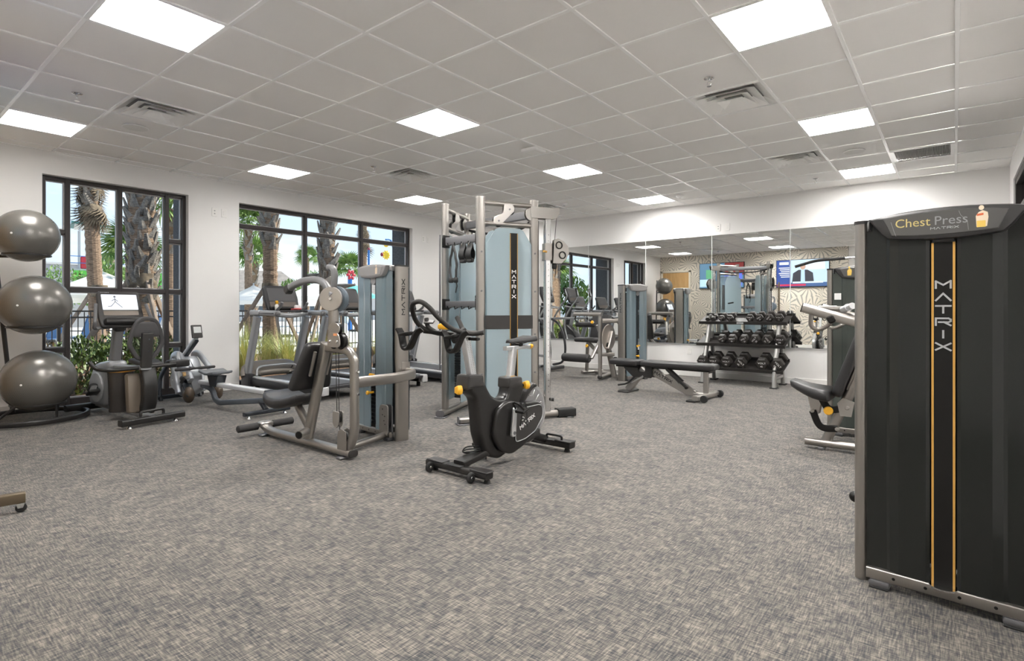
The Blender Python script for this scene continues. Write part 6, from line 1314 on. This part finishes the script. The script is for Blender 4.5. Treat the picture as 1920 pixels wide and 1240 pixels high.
# ------------------------------------------------------------------ outside: ground
rnd = random.Random(7)
MULCH = noisy('mulch_ground', (0.09, 0.045, 0.022), (0.30, 0.17, 0.09), 16.0, 0.95, 0.8, 6)
DECK = noisy('pool_deck_concrete', (0.60, 0.585, 0.55), (0.70, 0.685, 0.65), 1.2, 0.85)
struct(G().box((-12.0, 8, -0.30), (7.3, 70, 0.36)).build('ground_mulch', MULCH)); struct(G().box((-58, 15, -0.34), (85, 150, 0.4)).build('ground_deck', DECK))
pv = bpy.data.objects.new('path_outside', None); COL.objects.link(pv); pv['kind'] = 'structure'
SLATE = noisy('paver_slate', (0.16, 0.165, 0.175), (0.26, 0.265, 0.275), 9.0, 0.8, 0.3)
pm = None
for k in range(36):
    if pm is None: pm = G().box((0, 0, 0), (0.50, 0.295, 0.06), bev=0.006).build('paver', SLATE, pv); o = pm
    else: o = pm.copy(); COL.objects.link(o); o.parent = pv
    o.location = (-8.62, -0.2 + k * 0.30, -0.05)
# dark render piers beside the windows
PIER = noisy('pier_stucco', (0.085, 0.09, 0.10), (0.125, 0.13, 0.14), 40.0, 0.9, 0.4)
for y in (3.40, 7.36, 1.16): struct(G().box((-8.57, y, 1.5), (0.42, 0.60, 3.6), bev=0.01).build('trim_pier', PIER))
struct(G().box((-8.45, 4.0, 3.0), (0.25, 12.0, 0.5), bev=0.01).build('trim_lintel', PIER))
# ------------------------------------------------------------------ palms
TRUNK = noisy('palm_trunk', (0.13, 0.085, 0.055), (0.36, 0.25, 0.17), 6.0, 0.9, 0.8, 5, (2, 2, 14)); BOOT = noisy('palm_boot', (0.13, 0.115, 0.10), (0.35, 0.315, 0.275), 7.0, 0.85, 0.5, 4, (1, 1, 4))
FROND = noisy('palm_frond', (0.075, 0.16, 0.035), (0.26, 0.38, 0.09), 2.5, 0.6); DRY = noisy('dry_frond', (0.07, 0.052, 0.036), (0.24, 0.19, 0.13), 8.0, 0.9)
WOOD = noisy('brace_timber', (0.20, 0.15, 0.115), (0.34, 0.27, 0.215), 6.0, 0.8)
def trunk_mesh(h, r, lean=(0, 0), rings=True, seed=0):
    rr = random.Random(seed); n = max(12, int(h / 0.09)); P = []
    g = G(); rg = []
    for i in range(n + 1):
        z = h * i / n; k = r * (1.0 + (0.16 * (1 - i / n) ** 4)) * (1 + (0.055 if i % 2 else -0.02) * (1 if rings else 0) + rr.uniform(-.02, .02))
        rg.append([Vector((lean[0] * z / h + k * math.cos(2 * PI * q / 14), lean[1] * z / h + k * math.sin(2 * PI * q / 14), z)) for q in range(14)])
    return g.loft(rg)
def frond_mesh(L, dry=False):
    """fan leaf: stalk along +x, arching down, split into narrow blades"""
    g = G(); st = L * 0.45
    P = [Vector((st * k / 4, 0, 0.18 * st * math.sin(PI * k / 5))) for k in range(5)]
    g.sweep(P, [(0.012, 0), (0, 0.012), (-0.012, 0), (0, -0.012)])
    e_ = P[-1]; N = 18
    for k in range(N):
        a = R(-105 + 210 * k / (N - 1)); d = Vector((math.cos(a), math.sin(a), 0)); Lb = L * 0.62 * (0.75 + 0.25 * math.cos(a)); w = 0.028 * L
        n_ = Vector((-d.y, d.x, 0)); pts = []
        for j in range(4):
            t = j / 3; drop = -0.42 * L * t * t * (1.25 if dry else 0.8); q_ = e_ + d * (Lb * t) + Vector((0, 0, drop)); ww = w * (0.5, 1.0, 0.8, 0.05)[j]; pts.append((q_ - n_ * ww, q_ + n_ * ww))
        b = len(g.v)
        for p_, q_ in pts: g.v += [tuple(p_), tuple(q_)]
        for j in range(3): g.f.append((b + 2 * j, b + 2 * j + 1, b + 2 * j + 3, b + 2 * j + 2))
    return g
FR = {}; BT = {}
def palm(loc, h, r, label, crown=0.0, nfr=0, boots=None, lean=(0, 0), skirt=0, seed=0, braces=0, name='palm_tree', stubs=(), skz=(.8, 1.0)):
    rr = random.Random(seed)
    t = thing(name, label, 'palm tree', (loc[0], loc[1], -0.12), rr.uniform(0, 6), 'palms outside the windows')
    ci, si = math.cos(-t.rotation_euler.z), math.sin(-t.rotation_euler.z); lean = (lean[0] * ci - lean[1] * si, lean[0] * si + lean[1] * ci)
    trunk_mesh(h, r, lean, True, seed).build('trunk', TRUNK, t, sharp=20)
    if boots:
        z0, z1, n, sz = boots
        key = 'boot'
        if key not in BT:
            g = G(); rg = []
            for k, (x, z, w, th) in enumerate(((0.0, 0.0, .34, .10), (0.09, .25, .27, .11), (0.17, .6, .17, .09), (0.26, 1.0, .11, .05))):
                rg.append([Vector((x + a, b, z)) for a, b in ((-th, -w * .8), (0.0, -w), (th, 0), (0.0, w), (-th, w * .8))])
            g.loft(rg); o = g.build('leaf_base', BOOT, None, flat=True); BT[key] = o.data; bpy.data.objects.remove(o)
        for k in range(n):
            z = z0 + (z1 - z0) * (k + .5) / n; a = k * 2.39996 + rr.uniform(-.15, .15)
            o = bpy.data.objects.new('leaf_base', BT[key]); COL.objects.link(o); o.parent = t
            rad = r * (0.86 + 0.25 * max(0, (z - z0) / (z1 - z0) - .5)); lx, ly = lean[0] * z / h, lean[1] * z / h
            o.location = (lx + rad * math.cos(a), ly + rad * math.sin(a), z - sz * .45); o.rotation_euler = (R(rr.uniform(-26, 26)), R(rr.uniform(-2, 12)), a); s_ = sz * rr.uniform(.8, 1.15); o.scale = (s_, s_, s_)
    for z, a, L in stubs:
        a2 = a - t.rotation_euler.z; G().prism([(0, -.07), (L * .5, -.06), (L, -.02), (L, .02), (L * .5, .06), (0, .08)], (r * .7 * math.cos(a2), r * .7 * math.sin(a2), z), (math.cos(a2), math.sin(a2), .12), (0, 0, 1), 0.07, 0.02).build('cut_stub', BOOT, t)
    top = Vector((lean[0], lean[1], h))
    for k in range(nfr):
        L = crown * rr.uniform(.85, 1.1); key = ('f', round(crown, 1))
        if key not in FR: o = frond_mesh(crown).build('frond', FROND, None, flat=True); FR[key] = o.data; bpy.data.objects.remove(o)
        o = bpy.data.objects.new('frond', FR[key]); COL.objects.link(o); o.parent = t; o.location = top - Vector((0, 0, rr.uniform(0, .25) * crown * .4))
        o.rotation_euler = (R(rr.uniform(-25, 25)), R(-82 + 95 * (k / max(1, nfr - 1)) ** 1.1), k * 2.39996)
    for k in range(skirt):
        if 'dry' not in FR: o = frond_mesh(0.85, True).build('dead_frond', DRY, None, flat=True); FR['dry'] = o.data; bpy.data.objects.remove(o)
        o = bpy.data.objects.new('dead_frond', FR['dry']); COL.objects.link(o); o.parent = t; z = h * rr.uniform(*skz); o.location = (lean[0] * z / h, lean[1] * z / h, z)
        o.rotation_euler = (R(rr.uniform(-30, 30)), R(rr.uniform(50, 88)), rr.uniform(0, 6.28)); s_ = rr.uniform(.55, 1.05); o.scale = (s_, s_, s_)
    for k in range(braces):
        a = 0.5 + k * 2.1; G().bar([(r * math.cos(a), r * math.sin(a), 1.75), (1.15 * math.cos(a), 1.15 * math.sin(a), 0.05)], 0.045, 0.09, rad=0.004).build('timber_brace', WOOD, t)
    if braces: G().lathe([(r + .02, 1.6), (r + .03, 1.65), (r + .03, 1.85), (r + .02, 1.9)], n=14, caps=False).build('strap_band', DRY, t)
    return t
palm((-16.98, 4.30), 6.6, 0.155, 'leaning palm trunk with ragged dead leaf skirt in the first window', lean=(-0.30, -0.22), skirt=22, seed=3, braces=3, boots=(3.9, 6.2, 46, .32), nfr=10, crown=1.5, skz=(.60, .74))
palm((-10.95, 3.38), 4.15, 0.20, 'thick palm with criss-cross leaf bases in the first window', crown=1.25, nfr=14, boots=(1.45, 4.1, 118, 0.25), seed=5, braces=3)
palm((-12.61, 6.53), 6.2, 0.155, 'palm with smooth ringed lower trunk, left in the second window', crown=1.7, nfr=14, boots=(2.75, 6.0, 80, 0.34), seed=8, braces=3)
palm((-11.56, 7.38), 6.2, 0.155, 'palm with shaggy upper trunk and cut side stubs, in the middle of the second window', crown=1.7, nfr=14, boots=(1.95, 6.0, 105, 0.32), seed=11, braces=3, stubs=((1.80, 0.75, .55), (2.05, 3.75, .45)))
palm((-24.03, 11.46), 5.0, 0.15, 'slender palm with full green crown at the left edge of the second window', crown=1.35, nfr=26, boots=(3.4, 5.0, 24, .30), seed=14)
palm((-33.75, 16.47), 4.5, 0.17, 'small palm half hidden behind the slender palm', crown=1.7, nfr=24, boots=(1.0, 4.4, 30, .34), seed=17)
palm((-38.61, 26.68), 4.6, 0.13, 'far palm with round crown above the red water flower', crown=1.7, nfr=26, seed=19)
palm((-21.76, 15.86), 6.2, 0.12, 'thin bare palm trunk near the right side of the second window', crown=1.4, nfr=14, skirt=14, seed=23, skz=(.72, .85))
palm((-45.85, 27.26), 6.0, 0.13, 'distant palm crown just right of the first upright bar of the second window', crown=1.4, nfr=22, seed=29)
palm((-17.8, 6.21), 4.2, 0.13, 'palm seen through the narrow right panes of the first window', crown=1.1, nfr=20, seed=31, boots=(3.0, 4.2, 20, .3))
palm((-18.69, 5.49), 3.0, 0.13, 'short palm behind the thick palm trunk', crown=1.1, nfr=18, seed=37)
palm((-13.6, -1.2), 4.6, 0.17, 'green palm seen only in the mirror', crown=1.7, nfr=24, seed=41, boots=(2.6, 4.6, 30, .3))
palm((-16.5, -4.5), 3.2, 0.15, 'second green palm seen only in the mirror', crown=1.7, nfr=24, seed=43)
# ------------------------------------------------------------------ shrubs, grasses, trees
LEAFD = noisy('shrub_leaf', (0.03, 0.06, 0.015), (0.15, 0.21, 0.05), 5.0, 0.5); LEAFR = noisy('shrub_leaf_reddish', (0.06, 0.05, 0.02), (0.26, 0.17, 0.07), 5.0, 0.55); LEAFT = noisy('tree_leaf', (0.05, 0.12, 0.025), (0.20, 0.32, 0.07), 1.2, 0.6)
GRASSM = noisy('grass_blade', (0.26, 0.34, 0.08), (0.66, 0.64, 0.28), 1.5, 0.6, stretch=(4, 4, .5))
def leaves(n, c, rad, size, rr, shell=0.45):
    g = G()
    for _ in range(n):
        while True:
            p = Vector((rr.uniform(-1, 1), rr.uniform(-1, 1), rr.uniform(-1, 1)))
            if shell < p.length < 1: break
        p = Vector((c[0] + p.x * rad[0], c[1] + p.y * rad[1], c[2] + p.z * rad[2]))
        if p.z < 0.02: p.z = rr.uniform(.02, .2)
        d = Vector((rr.gauss(0, 1), rr.gauss(0, 1), rr.gauss(.3, 1))).normalized(); s_, u, _d = frame_from(d); k = size * rr.uniform(.6, 1.2)
        g.quad(p - u * k, p + s_ * k * .45, p + u * k, p - s_ * k * .45)
    return g
def shrub(loc, rad, n, size, m, label, seed, name='shrub', cat='shrub', trunk=None, group='shrubs in the mulch bed'):
    rr = random.Random(seed); t = thing(name, label, cat, (loc[0], loc[1], -0.12), 0, group)
    if trunk: G().cyl((0, 0, 0), (0, 0, trunk + rad[2]), .09 if trunk > .5 else .03, .04).build('trunk', TRUNK, t); c = (0, 0, trunk + rad[2])
    else:
        c = (0, 0, rad[2] * .9)
        for k in range(5): a = k * 1.26; G().tube([(0, 0, 0), (rad[0] * .4 * math.cos(a), rad[1] * .4 * math.sin(a), rad[2] * 1.2)], 0.012, n=5).build('stem', TRUNK, t)
    stuff(leaves(n, c, rad, size, rr).build('foliage', m, t, flat=True)); return t
for k, (x, y, s_, m_, l) in enumerate(((-10.4, 1.75, .50, LEAFR, 'dark leafy shrub at the left end of the bed outside the first window'), (-10.3, 2.35, .47, LEAFD, 'dark green leafy shrub in the bed, second from the left'), (-10.5, 2.95, .50, LEAFD, 'dark green shrub in the bed behind the recumbent bike screen mast'),
                                    (-10.2, 3.50, .45, LEAFD, 'green shrub in the bed behind the recumbent bike seat'), (-10.6, 4.15, .48, LEAFR, 'shrub in the bed outside the right panes of the first window'))):
    shrub((x, y), (.46, .42, s_), 1500, .045, m_, l, 50 + k)
def grass(loc, n, h, label, seed):
    rr = random.Random(seed); t = thing('ornamental_grass', label, 'grass', (loc[0], loc[1], -0.12), 0, 'grass clumps in the mulch bed'); g = G()
    for _ in range(n):
        a = rr.uniform(0, 6.28); sp = abs(rr.gauss(0, .38)); L = h * rr.uniform(.6, 1.1); d = Vector((math.cos(a), math.sin(a), 0)); n_ = Vector((-d.y, d.x, 0)) * .006; b = len(g.v)
        o = Vector((rr.gauss(0, .07), rr.gauss(0, .07), 0))
        for j in range(5):
            q = j / 4; p = o + d * (L * sp * 1.5 * q ** 1.7) + Vector((0, 0, L * q * (1 - .28 * sp * q * q * 1.6))); w_ = n_ * (1 - q * .9); g.v += [tuple(p - w_), tuple(p + w_)]
        for j in range(4): g.f.append((b + 2 * j, b + 2 * j + 1, b + 2 * j + 3, b + 2 * j + 2))
    stuff(g.build('blades', GRASSM, t, flat=True)); return t
for k, (x, y, h, l) in enumerate(((-10.9, 5.15, 1.05, 'yellow green grass clump at the left edge of the second window'), (-10.5, 5.80, .95, 'round green grass clump in the middle of the bed, nearest the glass'), (-11.9, 6.10, .85, 'grass clump at the foot of the smooth palm trunk'),
                                (-10.9, 6.75, .85, 'grass clump behind the abdominal machine post'), (-11.2, 7.55, .8, 'grass clump at the foot of the shaggy palm'), (-11.0, 8.5, .8, 'grass clump behind the blue weight tower'))): grass((x, y), 420, h, l, 70 + k)
for k, (x, y, r_, tr, l) in enumerate(((-28.8, 7.6, 1.2, 1.1, 'pale feathery tree between the two palms of the first window'), (-25.8, 7.48, 1.3, 1.2, 'dark green tree behind the thick palm'), (-37.6, 21.1, 1.0, 1.6, 'rounded far tree right of the nearest treadmill screen'), (-38.0, 23.3, 1.3, 1.8, 'rounded far tree left of the shaggy palm trunk'),
                                     (-38.3, 25.7, 1.0, 1.2, 'far tree right of the shaggy palm trunk'), (-14.2, -3.2, 1.0, 1.0, 'leafy green tree seen only in the mirror'), (-46, 9.6, 1.6, 1.2, 'green hedge tree below the play tower'), (-33, 14.2, .9, .6, 'low green tree behind the slender palm'))):
    shrub((x, y), (r_, r_, r_ * .95), 900, .13, LEAFT, l, 90 + k, 'leafy_tree', 'tree', tr, 'trees beyond the pool fence')
# ------------------------------------------------------------------ fence
FB = mat('fence_black', (0.015, 0.015, 0.016), 0.45)
f = thing('picket_fence', 'long black metal picket fence along the pool deck', 'fence', (-15.4, 0, -0.12))
for z in (0.18, 1.10, 1.24): G().box((0, 6, z), (0.03, 26, 0.035)).build('rail', FB, f)
pk = None
for k in range(210):
    if pk is None: pk = G().box((0, 0, .62), (0.018, 0.018, 1.2)).build('picket', FB, f, flat=True); o = pk
    else: o = pk.copy(); COL.objects.link(o); o.parent = f
    o.location = (0, -6.5 + k * .115, 0)
for k in range(11): G().box((0, -6.5 + k * 2.415, .66), (.06, .06, 1.36)).build('post', FB, f)
# ------------------------------------------------------------------ umbrellas
def cloth(name, c):
    m = mat(name, c, 0.85); nt = m.node_tree; tr = nt.nodes.new('ShaderNodeBsdfTranslucent'); tr.inputs[0].default_value = (*c, 1); mx = nt.nodes.new('ShaderNodeMixShader'); mx.inputs[0].default_value = 0.45
    nt.links.new(nt.nodes['Principled BSDF'].outputs[0], mx.inputs[1]); nt.links.new(tr.outputs[0], mx.inputs[2]); nt.links.new(mx.outputs[0], nt.nodes['Material Output'].inputs[0]); return m
UMB = cloth('umbrella_cloth', (0.88, 0.86, 0.82)); TEAL = cloth('teal_cloth', (0.22, 0.62, 0.58))
def umbrella(loc, r, zt, zb, label, m=UMB, name='patio_umbrella'):
    t = thing(name, label, 'umbrella', (loc[0], loc[1], -0.12), .3, 'umbrellas on the pool deck')
    n = 8; g = G(); top = Vector((0, 0, zt)); rim = [Vector((r * math.cos(2 * PI * k / n), r * math.sin(2 * PI * k / n), zb)) for k in range(n)]; mid = [top.lerp(p, .55) + Vector((0, 0, -.06)) for p in rim]
    for k in range(n):
        k2 = (k + 1) % n; g.add([top, mid[k], mid[k2]], [(0, 1, 2)]); g.quad(mid[k], rim[k], rim[k2], mid[k2]); dn = Vector((0, 0, -.16)); g.quad(rim[k], rim[k] + dn, rim[k2] + dn, rim[k2])
    g.build('canopy', m, t, flat=True); G().cyl((0, 0, 0.08), (0, 0, zt + .08), .03).build('pole', GREYL, t); G().disc((0, 0, .05), (0, 0, 1), .32, .1, 20, .02).build('base', CHAR, t)
    for k in range(n): G().cyl((0, 0, zb + .1), mid[k], .008, n=5).build('rib', GREYL, t)
umbrella((-25.4, 6.52), 1.95, 2.75, 1.95, 'white square-set umbrella with its peak behind the leaning palm'); umbrella((-31.5, 9.3), 1.9, 2.8, 2.0, 'white umbrella behind the thick palm in the first window'); umbrella((-27.3, 5.2), 1.7, 2.4, 1.7, 'white umbrella at the far left beside the exercise balls')
umbrella((-23.86, 11.6), 1.4, 2.35, 1.65, 'white umbrella behind the slender palm trunk'); umbrella((-24.5, 13.4), 1.5, 2.2, 1.6, 'white umbrella just right of the nearest treadmill screen'); umbrella((-20.6, 12.7), 1.5, 2.45, 1.8, 'white umbrella in the middle of the second window'); umbrella((-24.5, 15.6), 1.4, 2.3, 1.7, 'white umbrella left of the teal one')
umbrella((-27.4, 19.3), 1.35, 2.75, 2.1, 'teal umbrella left of the blue weight tower', TEAL)
# ------------------------------------------------------------------ splash pad features
BLUE = mat('splash_blue', (0.03, 0.16, 0.48), 0.35); SRED = mat('splash_red', (0.50, 0.03, 0.05), 0.4); SYEL = mat('splash_yellow', (0.85, 0.62, 0.03), 0.4)
t = thing('water_flower', 'red water flower on a blue pole below the far palm', 'splash feature', (-28.3, 19.6, -0.12)); G().cyl((0, 0, 0), (0, 0, 3.3), .13).build('pole', BLUE, t)
for k in range(6): a = k * PI / 3; G().ell((.1, .19 * math.cos(a), 3.35 + .19 * math.sin(a)), (.08, .14, .10), 10, 6, rot=(a, 0, 0)).build('petal', SRED, t)
for s_ in (-1, 1): G().ell((0, s_ * .25, .9), (.1, .3, .5), 10, 6).build('base_leaf', mat('splash_white', (.7, .75, .8), .4), t)
t = thing('spray_pole', 'tall blue spray pole with a dark red ball tip', 'splash feature', (-18.27, 13.53, -0.12)); G().cyl((0, 0, 0), (0, 0, 3.66), .042).build('pole', BLUE, t); G().ell((0, 0, 3.70), (.06, .06, .06), 12, 8).build('ball_tip', mat('ball_maroon', (.25, .03, .05), .4), t)
t = thing('yellow_water_flower', 'yellow toothed water flower hanging from a blue arched pole', 'splash feature', (-16.92, 13.33, -0.12)); G().tube([(0, .62, 0), (0, .48, 3.3), (0, .22, 3.98), (0, -.02, 3.95)], .035, fillet=.3).build('arch_pole', BLUE, t)
G().disc((0, 0, 3.36), (1, -.3, 0), .13, .08, 20, .02).build('hub', SYEL, t)
for k in range(10): a = k * PI / 5; G().box((0, .145 * math.cos(a), 3.36 + .145 * math.sin(a)), (.06, .07, .045), rot=(a, 0, 0), bev=.01).build('tooth', SYEL, t)
G().ell((0, 0, 3.78), (.10, .11, .12), 12, 8).build('bud', SYEL, t); G().ell((.05, -.24, 3.36), (.06, .06, .08), 10, 6).build('nozzle', mat('ball_maroon', (.25, .03, .05), .4), t)
# ------------------------------------------------------------------ far buildings, play tower, deck chairs
ROOF = noisy('far_roof', (0.20, 0.18, 0.16), (0.28, 0.25, 0.22), 2.0, 0.9); FW = mat('far_wall', (0.55, 0.54, 0.52), 0.9)
def house(loc, w, d, hw, hr, rz, label):
    t = thing('far_house', label, 'building', (loc[0], loc[1], -0.12), rz, 'houses far beyond the pool')
    G().box((0, 0, hw / 2), (d, w, hw)).build('wall', FW, t)
    g = G(); a, b = d / 2 + .5, w / 2 + .5; g.add([(-a, -b, hw), (a, -b, hw), (a, b, hw), (-a, b, hw), (0, -b * .55, hw + hr), (0, b * .55, hw + hr)], [(0, 1, 4), (1, 2, 5, 4), (2, 3, 5), (3, 0, 4, 5), (3, 2, 1, 0)]); g.build('roof', ROOF, t, flat=True)
    for k in range(4):
        wn_ = G().box((d / 2 + .02, -w * .36 + k * w * .24, hw * .55), (.08, 1.3, 1.5)).build('window', mat('far_window', (.08, .1, .12), .2), t)
        G().box((d / 2 + .05, -w * .36 + k * w * .24, hw * .55), (.06, .06, 1.5)).build('window_bar', FW, wn_)
house((-62, 30.0), 10, 10, 3.2, 2.5, -.45, 'low house with brown hipped roof behind the slender palm'); house((-80, 48.5), 8, 10, 3.0, 2.0, -.45, 'small house roof right of the smooth palm trunk'); house((-58, 48), 14, 9, 3.0, 1.8, -.5, 'long low roof far behind the teal umbrella')
t = thing('far_building', 'plain grey flat building at the far left of the first window', 'building', (-74, 11.8, -0.12), -.2); G().box((0, 0, 2.9), (8, 12.5, 5.8)).build('wall', mat('grey_siding', (.36, .36, .37), .8), t); G().box((0, 0, 5.88), (8.3, 12.8, .2)).build('roof_edge', FW, t)
for k in range(12): G().box((4.02, -5.8 + k * 1.05, 2.9), (.05, .05, 5.7)).build('siding_batten', mat('grey_siding', (.36, .36, .37), .8), t)
t = thing('play_tower', 'open play tower with flat green canopy and bright green wall in the first window', 'play structure', (-51.4, 13.3, -0.12), -.2)
GRN = mat('play_green', (.10, .42, .06), .6)
G().box((0, 0.3, 7.55), (3.5, 4.6, .16), rot=(R(-3), 0, 0)).build('canopy', mat('canopy_green', (.05, .16, .15), .5), t); G().box((0, .3, 7.42), (3.3, 4.2, .08), rot=(R(-3), 0, 0)).build('canopy_underside', FW, t)
for sx in (-1.4, 1.4):
    for sy in (-1.5, 2.2): G().cyl((sx, sy, 0), (sx, sy, 7.4), .05).build('post', GREYL, t)
G().box((0, 0, 4.2), (3.4, 4.4, .15)).build('platform', GREYL, t)
for z in (4.7, 5.2): G().box((1.6, 0, z), (.05, 4.2, .05)).build('railing', BLUE, t)
for k in range(3): G().box((1.2, -1.2 + k * .8, 4.75), (.5, .5, .9), bev=.05).build('play_panel', (SRED, BLUE, mat('play_tan', (.5, .36, .25), .6))[k], t)
G().box((2.5, .9, 3.3), (.2, 5.6, 1.6)).build('green_wall', GRN, t); G().box((2.5, -0.2, 1.2), (.3, 9, 2.4)).build('lower_wall', mat('grey_siding', (.36, .36, .37), .8), t)
CH_ = mat('chair_blue', (.03, .09, .22), .6)
for k in range(5):
    t = thing('deck_chair', ('first', 'second', 'third', 'fourth', 'fifth')[k] + ' blue deck chair from the left, behind the picket fence', 'chair', (-21.5 + .2 * k, 3.4 + k * .75, -0.12), R(200 + 5 * k), 'deck chairs behind the fence')
    G().box((0, 0, .40), (.6, .55, .04), bev=.01).build('seat', CH_, t); G().box((-.36, 0, .75), (.05, .55, .75), rot=(0, R(-22), 0), bev=.01).build('backrest', CH_, t)
    for sx in (-.26, .26):
        for sy in (-.24, .24): G().cyl((sx, sy, 0), (sx, sy, .40), .018, n=6).build('leg', CHAR, t)
    for sy in (-.28, .28): G().tube([(.26, sy, .4), (.26, sy, .62), (-.36, sy, .62)], .018, fillet=.04, n=6).build('armrest', CHAR, t)
